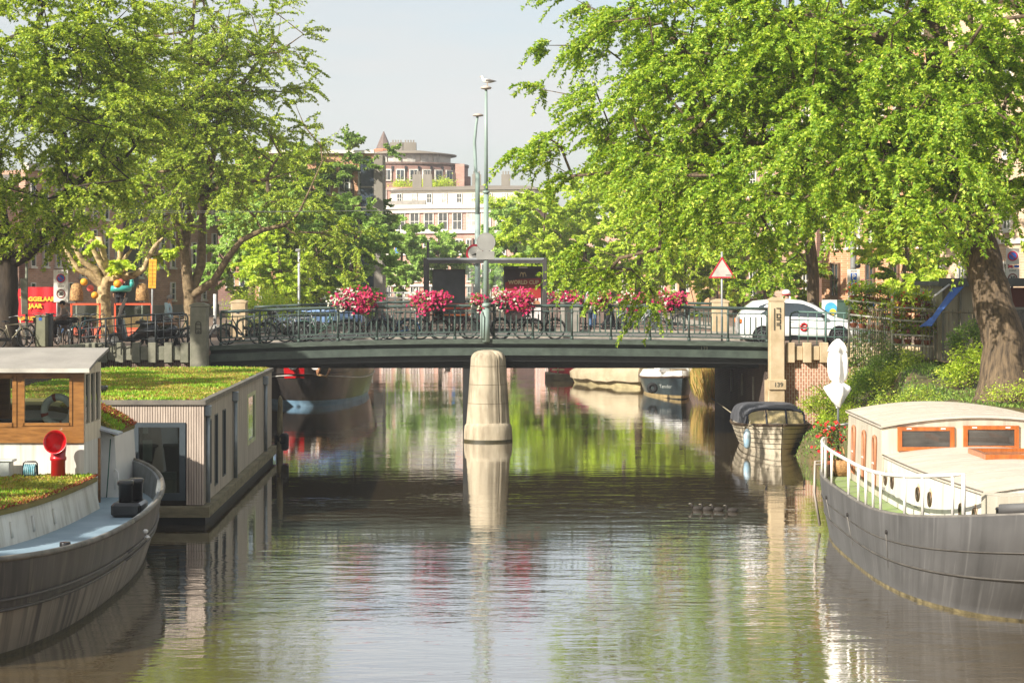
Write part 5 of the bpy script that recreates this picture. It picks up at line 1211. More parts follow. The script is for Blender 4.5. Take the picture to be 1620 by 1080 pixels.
# ---- pointed boats
def skiff(name, label, loc, L_, Bm, zbow, zside, m, rz=0.0, bands=None, group=None, full=.62, tran=.75, keel=.35):
    """bow towards -Y, stern at +Y; returns root and the outline function"""
    t = thing(name, label, 'boat', loc, rz, group)
    def hb_(s): # half breadth 0..1 along length
        return Bm/2*(min(1, (s/full))**.55*(1-(1-tran)*max(0, (s-.55)/.45)**2)) if s > 0 else 0
    def zt(s): return zside+(zbow-zside)*(1-s)**2.2
    n = 18; rings = []
    for i in range(n+1):
        s = (i/n)**1.4; y = s*L_; h = hb_(s); z = zt(s); rings.append((s, y, h, z))
    lev = 9
    def sec(s, y, h, z, f):   # f 1 top .. 0 bottom
        f = max(0.0, f); k = f**.55; back = (1-f)*.22*L_*.35*(1-s)**3
        return (h*(.42+.58*k) if s > .001 else 0.012, y+back, -keel+(z+keel)*f)
    surf = lambda f, sgn: [(sgn*sec(s, y, h, z, f)[0], sec(s, y, h, z, f)[1], sec(s, y, h, z, f)[2]) for (s, y, h, z) in rings]
    for nm, m_, f0, f1 in (bands or [('hull', m, 1.0, 0.0)]):
        a = MB()
        for sg in (1, -1):
            k = max(2, int((f0-f1)*lev)); a.loft([surf(f0+(f1-f0)*i/k, sg) for i in range(k+1)], closed=False)
        tp = [surf(f0+(f1-f0)*i/4, 1)[-1] for i in range(5)]; tm = [surf(f0+(f1-f0)*i/4, -1)[-1] for i in range(5)]; a.loft([tp, tm], closed=False)
        a.build(nm, m_, t)
    return t, surf, hb_, zt
LAP = streak_mat('cream lapstrake', '#d2c5ac', '#a99c84', '#e3d9c4', .5, amt=.5, patch=.3)
sk, surf, hb_, zt = skiff('motor_boat', 'cream clinker built motor boat with dark canvas hood under the right bridge post', (PX(1238, 60.3), 60.3, 0), 5.6, 2.3, .93, .74, LAP, rz=.0, full=.42)
a = MB()
for f in (.42, .54, .66, .78, .90):
    for sg in (1, -1): a.tube([Vector(p)*1.0+Vector((sg*.006, -.004, 0)) for p in surf(f, sg)], .009, 4)
a.build('plank_seams', mat('dark seam line', '#4b4236', .8), sk)
a = MB()
for sg in (1, -1): a.tube([Vector(p) for p in surf(1.0, sg)], .045, 6)
a.build('gunwale', mat('brown gunwale', '#5e4c3a', .5), sk)
tpr = surf(1.0, 1); tpl = surf(1.0, -1)
a = MB(); a.loft([tpr, [(0, p[1], p[2]+.05) for p in tpr], tpl], closed=False); a.build('fore_deck', LAP, sk)
a = MB()
hood = []
for y, hw_, z in ((1.62, .92, 1.34), (1.9, .97, 1.40), (3.4, .99, 1.43), (4.9, .99, 1.34), (5.3, 1.0, 1.05)):
    hood.append([(-hw_, y, .72)]+[(hw_*math.copysign(abs(math.cos(u))**.5, math.cos(u)), y, .80+(z-.80)*abs(math.sin(u))**.5) for u in [PI-PI*j/12 for j in range(13)]]+[(hw_, y, .72)])
a.loft(hood, False, False, False); a.build('canvas_hood', mat('dark grey canvas', '#55565a', .8, col2='#3c3d41', scale=3, bump=.4), sk)
AMB = mat('yellowed screen', '#b5a376', .15, col2='#8b7c58', scale=2.5)
fp = [hood[0][k] for k in range(1, 14)]
def scr(x, t): # screen surface: t 0 at deck, 1 under the hood edge
    zt_ = .84+(.47)*max(0, 1-(abs(x)/.93)**3.6)**.28 if abs(x) < .93 else .84
    return (x, 1.15+.30*abs(x)+(1.60-1.15-.30*abs(x))*t, .84+(zt_-.84)*t)
for (x0, x1) in ((-.84, -.34), (-.27, .27), (.34, .84)):
    w_ = MB(); xs2 = [x0+(x1-x0)*k/5 for k in range(6)]; w_.loft([[scr(x, 0) for x in xs2], [scr(x, .5) for x in xs2], [scr(x, .9) for x in xs2]], closed=False, smooth=False); w_.build('windscreen_pane', AMB, sk)
w_ = MB()
for x in (-.88, -.305, .305, .88): w_.tube([scr(x, 0), scr(x, .5), scr(x, 1)], .028, 5)
w_.tube([tuple(Vector(scr(-.9+1.8*k/12, 1.0))) for k in range(13)], .035, 5); w_.tube([scr(-.9+1.8*k/12, 0) for k in range(13)], .02, 5); w_.build('screen_frame', mat('navy canvas strip', '#2c2f3b', .7), sk)
for sg in (-1, 1):
    w_ = MB(); w_.ring((sg*.42, .55+.13, .74), .05, .016, 'Y', 14, 5, el=.6); w_.build('fairlead', mat('steel fitting', '#6f7071', .4, metal=.7), sk)
BLUEF = mat('pale blue fender', '#8fb0c4', .5, col2='#b9c8cf', scale=5)
fd = thing('boat_fender', 'pale blue fender hanging beside the cream motor boat', 'fender', (PX(1182, 60.8), 60.8, .18)); a = MB(); a.lathe([(.03, 0), (.1, .06), (.12, .3), (.1, .52), (.03, .6)], n=14); a.build('body', BLUEF, fd); a = MB(); a.tube([(0, 0, .6), (.12, .1, .85)], .012, 5); a.build('cord', ROPE, fd)
rp_o = MB(); rp_o.tube([(PX(1192, 60.8), 60.9, .84), (PX(1155, 66), 66, .95), (PX(1127, 72), 72.2, 1.02)], .022, 5); o_ = rp_o.build('mooring_line', ROPE); tag(o_, 'pale mooring line from the cream motor boat into the dark under the bridge', 'rope')

# dark sloop, white deck
SLH = mat('blue black sloop hull', '#39454a', .35, var=.2, scale=2, coat=.3)
s2, surf, hb_, zt = skiff('sloop', 'dark hulled sloop with white deck and gold waterline beyond the right span', (PX(1080, 88), 88.0, 0), 7.2, 2.5, 1.02, .78, SLH, rz=math.radians(4), bands=[('hull', SLH, 1.0, .45), ('waterline_stripe', mat('gold stripe', '#b8a070', .5), .45, .36), ('keel_paint', mat('dark bottom paint', '#2a2c28', .6), .36, 0)], keel=.5)
a = MB()
for sg in (1, -1): a.tube([Vector(p) for p in surf(1.0, sg)], .05, 6)
a.build('rub_rail', mat('brown gunwale', '#5e4c3a', .5), s2)
tpr = surf(1.0, 1); tpl = surf(1.0, -1); a = MB(); a.loft([tpr, [(p[0]*.8, p[1]+.15, p[2]+.26) for p in tpr], [(-p[0]*.8, p[1]+.15, p[2]+.26) for p in tpr], tpl], closed=False); a.build('deck', WHITE_C, s2)
a = MB(); a.cbox((0, 2.6, 1.22), (1.5, 2.2, .24), bev=.08); a.build('deck_cushion', WHITE_C, s2); a = MB(); a.cbox((0, 1.3, 1.24), (.7, .5, .16), bev=.02); a.build('deck_box', mat('beige box', '#b3a184', .7), s2)
fd = thing('boat_fender', 'black tyre fender on the left bow of the dark sloop', 'fender', (PX(1032, 88.6), 88.6, .5)); a = MB(); a.ring((0, 0, 0), .16, .085, 'Y', 18, 8); a.build('tyre', RUBBER, fd)
text('hull_lettering', 'Tender', .22, mat('pale lettering', '#a9aca3', .6), s2, (-.66, .70, .56), rot=(PI/2, 0, math.radians(-38)))
# boats under tan tarps, red boat
TARP = mat('tan tarpaulin', '#b3a486', .85, col2='#998a6e', scale=1.6, bump=1.0, bscale=3)
def tarp_boat(label, loc, L_, Bm, hullm, rz, hz, seed, tarpm=TARP):
    t, surf, hb_, zt = skiff('covered_boat', label, loc, L_, Bm, .75, .55, hullm, rz, group=None)
    rr = random.Random(seed); a = MB(); rings = []
    for i in range(13):
        s = .0+i/12*.96; y = s*L_; h = hb_(max(.02, s))+.07; zz = hz*(.55+.45*math.sin(PI*min(1, .12+s*.9)))+rr.uniform(-.06, .06)
        rings.append([(-h, y, .30+rr.uniform(-.05, .05)), (-h*1.03, y, zt(s)+.05), (-h*.55, y, (zz+zt(s))*.52+.1), (0, y, zz+.08), (h*.55, y, (zz+zt(s))*.52+.1), (h*1.03, y, zt(s)+.05), (h, y, .30+rr.uniform(-.05, .05))])
    a.loft(rings, False, False, False); a.add(rings[0], [tuple(range(6, -1, -1))]); a.build('tarpaulin', tarpm, t); return t
tarp_boat('boat wrapped in a tan tarpaulin, its cream stem towards the bridge', (PX(1018, 97), 97, 0), 6.5, 2.7, mat('cream hull', '#c9b98c', .5), math.radians(22), 1.75, 1)
tarp_boat('brown boat under a slumped tan cover behind the wrapped one', (PX(1050, 101), 101, 0), 6.5, 2.6, mat('mahogany hull', '#6d4234', .5), math.radians(4), 1.6, 2)
tarp_boat('small boat with a bright red cover left of the tan covered boats', (PX(948, 103), 103, 0), 5.5, 2.2, mat('dark red hull', '#7f1d24', .4), math.radians(18), 1.4, 3, mat('red cover', '#a8232c', .5, var=.1))
tarp_boat('low grey boat behind the dark sloop near the reeds', (PX(1062, 97), 97, 0), 6, 2.2, mat('slate hull', '#4f5357', .5), 0, 1.3, 4, mat('grey cover', '#76746e', .8))
jt_ = thing('jetty', 'small timber jetty with step rails left of the red covered boat', 'jetty', (PX(885, 106), 106, 0)); a = MB(); a.cbox((0, 0, .1), (1.5, 2.5, .5), bev=.03); a.build('platform', mat('dark wet timber', '#4f4838', .9, col2='#6d6349', scale=3), jt_)
for k in range(3):
    a = MB(); a.tube([(-.55+k*.45, -1, .3), (-.55+k*.45, -1, 1.6)], .04, 6); a.build('post', mat('cream timber', '#c3b28c', .8), jt_)
for k in range(3):
    a = MB(); a.cbox((.25+.1*k, -.9, .55+.3*k), (1.3, .06, .09), ry=.0); a.build('step_rail', mat('cream timber', '#c3b28c', .8), jt_)

# ---- dark barge beyond the left span
db, ring, NU = barge('dark_barge', 'black barge with red bow patch and white ringed eye beyond the left span', 0, 0, 9.5, 2.6, 2.1, .35, lambda y: 1.55+.5*max(0, (-y-3)/6.5)**2, None, None, wl_inset=.9)
db.location = (-8.9, 92.0, 0); db.rotation_euler = (0, 0, math.radians(2))
BLK = mat('black barge paint', '#252323', .4, col2='#3b342e', scale=1.2, coat=.2)
hull_parts(db, ring, [('hull', BLK, 1.0, .13, 0), ('waterline_band', mat('pale blue boot top', '#7f9fb5', .5, col2='#5d7b90', scale=2), .13, -.3, 0)])
a = MB(); a.tube([Vector(p)+Vector((0, 0, -.03)) for p in ring(1.0, 0, -.02)]+[Vector(ring(1.0, 0, -.02)[0])+Vector((0, 0, -.03))], .06, 6); a.build('red_rail', mat('faded red rail', '#9d2a30', .5), db)
a = MB(); a.tube([Vector(p) for p in ring(.93, 0, -.03)]+[Vector(ring(.93, 0, -.03)[0])], .03, 6); a.tube([Vector(p) for p in ring(.66, 0, -.02)]+[Vector(ring(.66, 0, -.02)[0])], .025, 6); a.build('white_strake', mat('chalky white line', '#b8b4ac', .6), db)
a = MB(); a.add([(p[0], p[1], 1.4) for p in ring(1.0, 0, .03)], [tuple(range(NU))]); a.build('deck', mat('dark deck', '#4a4640', .8), db)
def on_hull(u, f, ex=-.03): i = int(round(u)) % NU; return Vector(ring(f, 0, ex)[i])
i0 = int(NU*.75)
a = MB()
for di in range(-5, 0): 
    p, q = on_hull(i0+di, 1.0), on_hull(i0+di+1, 1.0); r_, s_ = on_hull(i0+di+1, .60), on_hull(i0+di, .60); a.add([p, q, r_, s_], [(3, 2, 1, 0)])
a.build('red_bow_patch', RED, db)
for di, nm in ((-2.6, 'hawse_ring'), (2.4, 'hawse_ring')):
    p = (on_hull(int(i0+math.floor(di)), .86, -.06)+on_hull(int(i0+math.ceil(di)), .86, -.06))/2; a = MB(); a.ring(tuple(p+Vector((0, -.02, 0))), .15, .05, 'Y', 20, 6); fo = a.build(nm, WHITE_C, db); a = MB(); a.disc(tuple(p+Vector((0, -.015, 0))), .12, 'Y', 16, .02); a.build('dark_hole', BLACK, fo)
a = MB(); p = on_hull(i0+3, .78, -.12); a.tube([p+Vector((-.1, 0, .3)), p+Vector((0, -.08, -.2)), p+Vector((.35, -.06, -.3)), p+Vector((.5, -.05, .05))], .06, 6); a.tube([p+Vector((0, -.08, -.2)), p+Vector((.12, -.1, .25))], .07, 6); a.build('anchor', mat('rusty anchor', '#8a4a35', .8, col2='#b59a6a', scale=6), db)
a = MB(); a.box(-1.6, 1.6, -1, 7, 1.4, 2.3); a.build('cabin', mat('dark green cabin', '#2f3b33', .5), db)
# ---------------------------------------------------------------- bicycles
def deckz_at(x, y): return deck_z(x)+.004 if YB0 < y < YB1 and XL < x < XR else GZ
TYRE = mat('bicycle tyre', '#1d1c1b', .8, var=.2); SPOKE = mat('spoke steel', '#8b8d8c', .4, metal=.8)
def bicycle(label, fm, loc, rz, group='bicycles parked against the bridge railing', basket=False, fender=True, seatm=None, style=0):
    t = thing('bicycle', label, 'bicycle', loc, rz, group)
    R_ = .345; xr, xf = -.53, .54
    for x in (xr, xf):
        w_ = MB(); w_.ring((x, 0, R_), R_-.02, .02, 'Y', 32, 6); wo = w_.build('wheel', TYRE, t)
        w_ = MB(); w_.ring((x, 0, R_), R_-.045, .009, 'Y', 32, 4)
        for k in range(14):
            a_ = PI*k/14; d = Vector((math.cos(a_), 0, math.sin(a_)))*(R_-.05); c_ = Vector((x, 0, R_)); w_.tube([c_-d, c_+d], .0022, 3, caps=False)
        w_.tube([(x, -.05, R_), (x, .05, R_)], .018, 8); w_.build('rim', SPOKE, wo)
        if fender: 
            w_ = MB(); w_.ring((x, 0, R_), R_+.018, .016, 'Y', 20, 4, .15 if x < 0 else .35, PI*(.98 if x < 0 else .92)); w_.build('mudguard', fm, t)
    bb_ = (-.06, 0, .29); st = (-.20, 0, .72); hd = (.36, 0, .86); hl = (.40, 0, .70)
    f = MB(); r = .018
    if style == 0: f.tube([hd, (.22, 0, .62), (.05, 0, .40), bb_], r, 7); f.tube([hl, (.2, 0, .46), bb_], r, 7)
    else: f.tube([(.37, 0, .83), (-.19, 0, .80)], r, 7); f.tube([hl, bb_], r, 7)
    f.tube([bb_, (-.22, 0, .80)], r, 7); f.tube([bb_, (xr, -.04, R_)], .012, 6); f.tube([bb_, (xr, .04, R_)], .012, 6)
    f.tube([(-.19, 0, .70), (xr, -.04, R_)], .010, 6); f.tube([(-.19, 0, .70), (xr, .04, R_)], .010, 6)
    f.tube([hl, (.355, 0, .98)], .02, 7); f.tube([(.41, -.045, .68), (xf, -.045, R_)], .012, 6); f.tube([(.41, .045, .68), (xf, .045, R_)], .012, 6)
    f.build('frame', fm, t)
    f = MB(); f.tube([(.355, 0, .96), (.35, 0, 1.05), (.34, -.14, 1.10), (.24, -.27, 1.07), (.12, -.29, 1.04)], .012, 6); f.tube([(.35, 0, 1.05), (.34, .14, 1.10), (.24, .27, 1.07), (.12, .29, 1.04)], .012, 6); f.build('handlebar', SPOKE, t)
    f = MB(); f.tube([(-.22, 0, .78), (-.235, 0, .90)], .013, 6); f.loft([[(-.34, y, z) for y, z in ((-.1, .91), (0, .885), (.1, .91), (0, .95))], [(-.22, y, z) for y, z in ((-.08, .91), (0, .89), (.08, .91), (0, .945))], [(-.06, y, z) for y, z in ((-.025, .92), (0, .90), (.025, .92), (0, .935))]], True, True, True); f.build('saddle', seatm or BLACK, t)
    f = MB(); f.cbox((-.3, -.05, .32), (.5, .02, .11), ry=.03, bev=.01); f.ring((-.06, -.06, .29), .085, .008, 'Y', 18, 4); f.tube([(-.06, -.08, .29), (-.02, -.09, .13)], .011, 5); f.tube([(-.06, .04, .29), (-.1, .09, .45)], .011, 5); f.cbox((-.02, -.12, .13), (.09, .08, .025)); f.cbox((-.1, .12, .45), (.09, .08, .025)); f.build('drivetrain', BLACK, t)
    f = MB()
    for y in (-.06, .06): f.tube([(-.25, y, .73), (-.70, y, .73), (-.53, y, .36)], .008, 5)
    for x in (-.4, -.55, -.68): f.tube([(x, -.06, .73), (x, .06, .73)], .007, 4)
    f.build('luggage_rack', BLACK, t)
    f = MB(); f.cbox((.43, 0, .78), (.06, .06, .06), bev=.01); f.cbox((-.86, 0, .58), (.03, .06, .05), bev=.01); f.build('lamps', mat('bicycle lamp', '#c9c9c4', .3), t)
    if basket:
        f = MB(); f.cbox((.56, 0, .90), (.28, .34, .20), bev=.03); f.build('front_crate', mat('black crate', '#2c2a26', .7), t)
    return t
BIKEM = {k: mat('bicycle enamel '+k, c, .4, var=.15, coat=.2) for k, c in dict(black='#202122', blue='#2a4f74', green='#3b6b52', silver='#a3a6a8', maroon='#5d2430', teal='#3d8b8b', cream='#c9bd9c').items()}
BL = [(385, .5, 1, 'black', 0, 0, 'black bicycle standing right of the one behind the left post'), (505, .5, 0, 'green', 0, 0, 'dark green bicycle with its front wheel near the first flower box'), (766, .9, 1, 'black', 0, 0, 'black bicycle standing behind the tall lamp post'), (640, 1.0, 1, 'black', 0, 0, 'black bicycle in the second row between the two left flower boxes'), # px, y offset, facing, frame, style, basket, label
 (322, .42, 0, 'black', 0, 0, 'black bicycle half hidden by the left stone post'),
 (447, .45, 1, 'black', 0, 0, 'black bicycle, first full one right of the left post'),
 (476, .75, 0, 'silver', 1, 0, 'silver bicycle behind the black ones on the left part of the railing'),
 (577, .42, 0, 'black', 0, 0, 'black bicycle under the leftmost flower box'),
 (622, .48, 1, 'blue', 0, 0, 'blue framed bicycle between the two left flower boxes'),
 (668, .62, 0, 'black', 1, 1, 'black bicycle with front crate under the second flower box'),
 (722, .42, 0, 'maroon', 0, 0, 'dark red bicycle just left of the tall lamp post'),
 (818, .42, 0, 'black', 0, 0, 'black bicycle right of the tall lamp post'),
 (853, .55, 1, 'black', 0, 0, 'black bicycle in front of the shelter poster'),
]
for px, dy, fc, c_, st_, bk_, lab in BL:
    y = YB0+dy; x = PX(px, y); q = bicycle(lab, BIKEM[c_], (x, y, deckz_at(x, y)), PI*fc+random.Random(px).uniform(-.06, .06), basket=bk_, style=st_)
# bicycles and racks in the street left of the bridge
bikeL = [(18, 66.5, .9, 'cream', 'pale bicycle at the left edge with green panelled wheel'), (48, 68.5, 1.25, 'silver', 'silver bicycle under the red banner'), (84, 70.0, 1.5, 'black', 'black bicycle between the grey cabinet and the seated person'),
 (112, 69, 1.7, 'black', 'black bicycle in front of the seated person'), (128, 70, 1.4, 'teal', 'teal bicycle in the crowded rack left of the lattice railing'), (141, 71, 1.6, 'black', 'black bicycle in the crowded rack beside the teal one'), (150, 69.5, 1.2, 'maroon', 'dark red bicycle at the right end of the crowded rack'),
 (60, 72, 1.3, 'black', 'black bicycle behind the slim sign pole'), (97, 72.5, 1.45, 'blue', 'blue bicycle in the rack below the thirty sign'),
 (277, 69.0, .15, 'green', 'green bicycle beside the walking man'), (292, 70.5, .05, 'black', 'black bicycle just behind the left stone post'), (408, 78.2, 0.0, 'green', 'green bicycle against the far railing near the left far post'), (452, 78.1, 3.1, 'silver', 'silver bicycle leaning on the far railing'), (1010, 78.2, 0, 'silver', 'silver bicycle on the far railing right of the grey cabinet'), (1055, 78.1, 3.1, 'black', 'black bicycle on the far railing under the rightmost flowers')]
for px, y, rz, c_, lab in bikeL:
    x = PX(px, y); bicycle(lab, BIKEM[c_], (x, y, deckz_at(x, y)), rz, group='bicycles parked in the street', style=(px % 3 == 0), basket=(px % 4 == 0))

# ---------------------------------------------------------------- people
SKIN = mat('skin', '#c08e6c', .6, var=.08); 
def person(label, loc, rz, shirt, trouser, hair, pose='walk', height=1.74, coat_len=0.0, group=None):
    """one continuous skinned body; clothing and hair as children"""
    t = thing('person', label, 'person', loc, rz, group, sc=height/1.74)
    def J(**k): return k
    if pose == 'walk':
        P = dict(pel=(0, 0, .95), ch=(.02, 0, 1.28), nk=(.04, 0, 1.47), hd=(.07, 0, 1.60), tp=(.06, 0, 1.70),
                 hl=(0, .09, .92), kl=(.20, .10, .50), al=(.22, .10, .09), tl=(.40, .10, .04), hr=(0, -.09, .92), kr=(.0, -.10, .50), ar=(-.26, -.10, .14), tr=(-.12, -.10, .03),
                 sl=(.03, .19, 1.42), el=(-.12, .24, 1.14), wl=(-.10, .25, .88), sr=(.03, -.19, 1.42), er=(.06, -.25, 1.13), wr=(.22, -.24, .93))
    elif pose == 'sit':
        P = dict(pel=(0, 0, .50), ch=(.08, 0, .82), nk=(.14, 0, 1.0), hd=(.18, 0, 1.13), tp=(.18, 0, 1.23),
                 hl=(0, .10, .50), kl=(.44, .12, .52), al=(.42, .12, .08), tl=(.58, .12, .04), hr=(0, -.10, .50), kr=(.44, -.12, .52), ar=(.40, -.12, .08), tr=(.56, -.12, .04),
                 sl=(.11, .19, .95), el=(.22, .24, .70), wl=(.42, .16, .62), sr=(.11, -.19, .95), er=(.22, -.24, .70), wr=(.42, -.16, .62))
    else:
        P = dict(pel=(0, 0, .95), ch=(.0, 0, 1.28), nk=(.01, 0, 1.47), hd=(.03, 0, 1.60), tp=(.02, 0, 1.70),
                 hl=(0, .09, .92), kl=(.03, .11, .50), al=(-.02, .12, .09), tl=(.14, .13, .04), hr=(0, -.09, .92), kr=(.03, -.11, .50), ar=(-.02, -.12, .09), tr=(.14, -.13, .04),
                 sl=(0, .19, 1.42), el=(-.03, .25, 1.14), wl=(.12, .24, .92), sr=(0, -.19, 1.42), er=(-.03, -.25, 1.14), wr=(.12, -.24, .92))
    ks = list(P); ix = {k: i for i, k in enumerate(ks)}; R_ = dict(pel=.135, ch=.15, nk=.055, hd=.092, tp=.07, hl=.10, kl=.062, al=.043, tl=.03, hr=.10, kr=.062, ar=.043, tr=.03, sl=.062, el=.045, wl=.03, sr=.062, er=.045, wr=.03)
    E = [('pel', 'ch'), ('ch', 'nk'), ('nk', 'hd'), ('hd', 'tp'), ('pel', 'hl'), ('hl', 'kl'), ('kl', 'al'), ('al', 'tl'), ('pel', 'hr'), ('hr', 'kr'), ('kr', 'ar'), ('ar', 'tr'), ('ch', 'sl'), ('sl', 'el'), ('el', 'wl'), ('ch', 'sr'), ('sr', 'er'), ('er', 'wr')]
    verts = [P[k] for k in ks]; rad = [R_[k] for k in ks]; edges = [(ix[a_], ix[b_]) for a_, b_ in E]
    for s_, w_, e_ in ((1, 'wl', 'el'), (-1, 'wr', 'er')):     # palms and five fingers
        W = Vector(P[w_]); D = (W-Vector(P[e_])).normalized(); pm = W+D*.07; verts.append(tuple(pm)); rad.append(.027); pi_ = len(verts)-1; edges.append((ix[w_], pi_))
        for k, (dx, ln) in enumerate(((-.028, .06), (-.01, .075), (.01, .08), (.028, .07))):
            b0 = pm+D*.03+Vector((dx, 0, 0)); b1 = b0+D*ln*.6+Vector((.012, -s_*.01, 0)); b2 = b1+D*ln*.4+Vector((.02, -s_*.012, 0)); n0 = len(verts)
            verts += [tuple(b0), tuple(b1), tuple(b2)]; rad += [.0095, .0085, .007]; edges += [(pi_, n0), (n0, n0+1), (n0+1, n0+2)]
        n0 = len(verts); b0 = W+D*.03+Vector((.03, 0, 0)); verts += [tuple(b0), tuple(b0+D*.045+Vector((.02, 0, 0)))]; rad += [.011, .008]; edges += [(ix[w_], n0), (n0, n0+1)]
    def skin(name, vs, es, rs, m, sub=1, root_i=0):
        me = bpy.data.meshes.new(name); me.from_pydata(vs, es, []); o_ = bpy.data.objects.new(name, me); C.objects.link(o_)
        md = o_.modifiers.new('skin', 'SKIN'); md.use_smooth_shade = True
        for i, r_ in enumerate(rs): me.skin_vertices[0].data[i].radius = (r_, r_)
        me.skin_vertices[0].data[root_i].use_root = True
        s2_ = o_.modifiers.new('sub', 'SUBSURF'); s2_.levels = sub; s2_.render_levels = sub
        dg = bpy.context.evaluated_depsgraph_get(); m2 = bpy.data.meshes.new_from_object(o_.evaluated_get(dg)); bpy.data.objects.remove(o_)
        m2.materials.clear(); m2.materials.append(m); m2.polygons.foreach_set('use_smooth', [True]*len(m2.polygons)); q = bpy.data.objects.new(name, m2); C.objects.link(q); q.parent = t; return q
    bpy.context.view_layer.update()
    skin('body', verts, edges, rad, SKIN, 1, ix['pel'])
    g = 1.18
    kk = ['pel', 'ch', 'nk', 'sl', 'el', 'wl', 'sr', 'er', 'wr']; jx = {k: i for i, k in enumerate(kk)}
    vs = [P[k] for k in kk]; rs = [R_[k]*g+.012 for k in kk]; rs[2] = .062
    vs[2] = tuple(Vector(P['nk'])-Vector((0, 0, .03)))
    vs.append(tuple(Vector(P['pel'])-Vector((0, 0, .05+coat_len)))); rs.append(.155)
    skin('top', vs, [(0, 1), (1, 2), (1, 3), (3, 4), (4, 5), (1, 6), (6, 7), (7, 8), (0, 9)], rs, shirt, 1, 0)
    kk = ['pel', 'hl', 'kl', 'al', 'hr', 'kr', 'ar']; vs = [P[k] for k in kk]; rs = [.135, .115, .082, .068, .115, .082, .068]
    skin('trousers', vs, [(0, 1), (1, 2), (2, 3), (0, 4), (4, 5), (5, 6)], rs, trouser, 1, 0)
    for a_, b_ in (('al', 'tl'), ('ar', 'tr')):
        s_ = MB(); A_, B_ = Vector(P[a_]), Vector(P[b_]); s_.tube([A_+Vector((-.06, 0, -.04)), A_+Vector((0, 0, -.02)), (A_+B_)/2+Vector((0, 0, .01)), B_+Vector((.04, 0, 0))], [.03, .055, .05, .03], 8); s_.build('shoe', BLACK, t)
    if hair is not None:
        h_ = MB(); c_ = Vector(P['hd'])+Vector((-.022, 0, .045)); h_.ball(c_, (.105, .092, .098), 14, 8); h_.build('hair', hair, t)
    n_ = MB(); c_ = Vector(P['hd']); n_.ball(c_+Vector((.098, 0, -.005)), (.022, .014, .026), 8, 6); n_.ball(c_+Vector((.0, .088, 0)), (.02, .012, .032), 8, 6); n_.ball(c_+Vector((.0, -.088, 0)), (.02, .012, .032), 8, 6)
    n_.build('nose_and_ears', SKIN, t); n_ = MB()
    for s_ in (-1, 1): n_.ball(c_+Vector((.086, s_*.032, .025)), (.012, .014, .009), 8, 5)
    n_.ball(c_+Vector((.09, 0, -.045)), (.01, .026, .007), 8, 5); n_.build('eyes_and_mouth', mat('dark brown eye', '#38221c', .5), t)
    return t
HG = mat('grey hair', '#8b8680', .9, bump=.6, bscale=60); HD = mat('dark hair', '#221b17', .9, bump=.6, bscale=60); HB = mat('brown hair', '#5a3d26', .9)
SH_B = mat('pale blue shirt', '#a9bcbd', .9, bump=.4, bscale=9); TR_G = mat('light grey trousers', '#8d8f96', .9); DK = mat('dark coat cloth', '#3b3531', .95, bump=.4); BRN = mat('brown grey jacket', '#7a675c', .95, bump=.5, bscale=9); JEAN = mat('blue jeans', '#5b7ba3', .9, var=.2); WSH = mat('white shirt', '#dcdcda', .9); BLKC = mat('black cloth', '#1d1e22', .95)
person('person with grey hair in a pale blue shirt and light trousers walking towards the bridge', (PX(266, 70), 70, 3.0), math.radians(-10), SH_B, TR_G, HG, 'walk', 1.76)
person('person with dark hair in a brown grey jacket seated among the parked bicycles, back turned', (PX(106, 70), 70.0, 3.28), math.radians(205), BRN, DK, HD, 'sit', 1.78)
person('person in a white top and blue jeans on the far pavement behind the hanging leaves', (PX(937, 77.6), 77.6, 3.33), math.radians(80), WSH, JEAN, HB, 'walk', 1.75)
person('person in black trousers striding right on the far pavement behind the hanging leaves', (PX(962, 77.2), 77.2, 3.33), 0, BRN, BLKC, HD, 'walk', 1.75)
hp = person('person in a white and red helmet just behind the parked white car', (PX(1244, 71.5), 71.5, 3.1), 0, mat('grey jacket', '#7f8489', .9), BLKC, None, 'stand', 1.80)
a = MB(); a.ball((.0, 0, 1.67), (.15, .13, .12), 16, 10); a.build('helmet', WHITE_C, hp); a = MB(); a.ring((0, 0, 1.61), .128, .028, 'Z', 20, 6, el=.9); a.build('helmet_band', RED, hp)
mq = person('person in black wearing a teal inflatable ring on a raised terrace', (PX(190, 84), 84, 3.75), math.radians(-90), BLKC, BLKC, HD, 'stand', 1.8)
a = MB(); a.ring((0, 0, 1.12), .34, .13, 'Z', 28, 10); a.ball((.1, .5, 1.32), (.14, .1, .16), 10, 8); a.ball((.14, .5, 1.45), (.1, .08, .09), 10, 8); a.build('inflatable_ring', mat('teal vinyl', '#3fa79b', .3, coat=.5), mq)
plf = thing('terrace_platform', 'raised timber terrace platform behind the plane tree', 'platform', (PX(190, 84), 84.6, 3.0)); a = MB(); a.cbox((0, 0, .37), (4.5, 2.4, .74), bev=.02); a.build('decking', mat('terrace timber', '#8b6d4b', .8), plf)
stl = thing('stool', 'low stool under the seated person among the bicycles', 'stool', (PX(106, 70), 70.0, 3.0)); a = MB(); a.lathe([(.17, .60), (.19, .62), (.18, .66)], n=16); a.build('seat', BLACK, stl)
for k in range(3):
    a = MB(); a_ = 2*PI*k/3; a.tube([(.1*math.cos(a_), .1*math.sin(a_), .61), (.2*math.cos(a_), .2*math.sin(a_), 0)], .015, 6); a.build('leg', BLACK, stl)

# ---------------------------------------------------------------- car
CARP = mat('white car paint', '#e9e8e4', .25, var=.03, coat=.7)
cr_ = thing('parked_car', 'white electric hatchback with a round red door emblem, parked behind the carved post', 'car', (PX(1262, 68.6), 68.6, 3.06), 0)
CL = 4.15
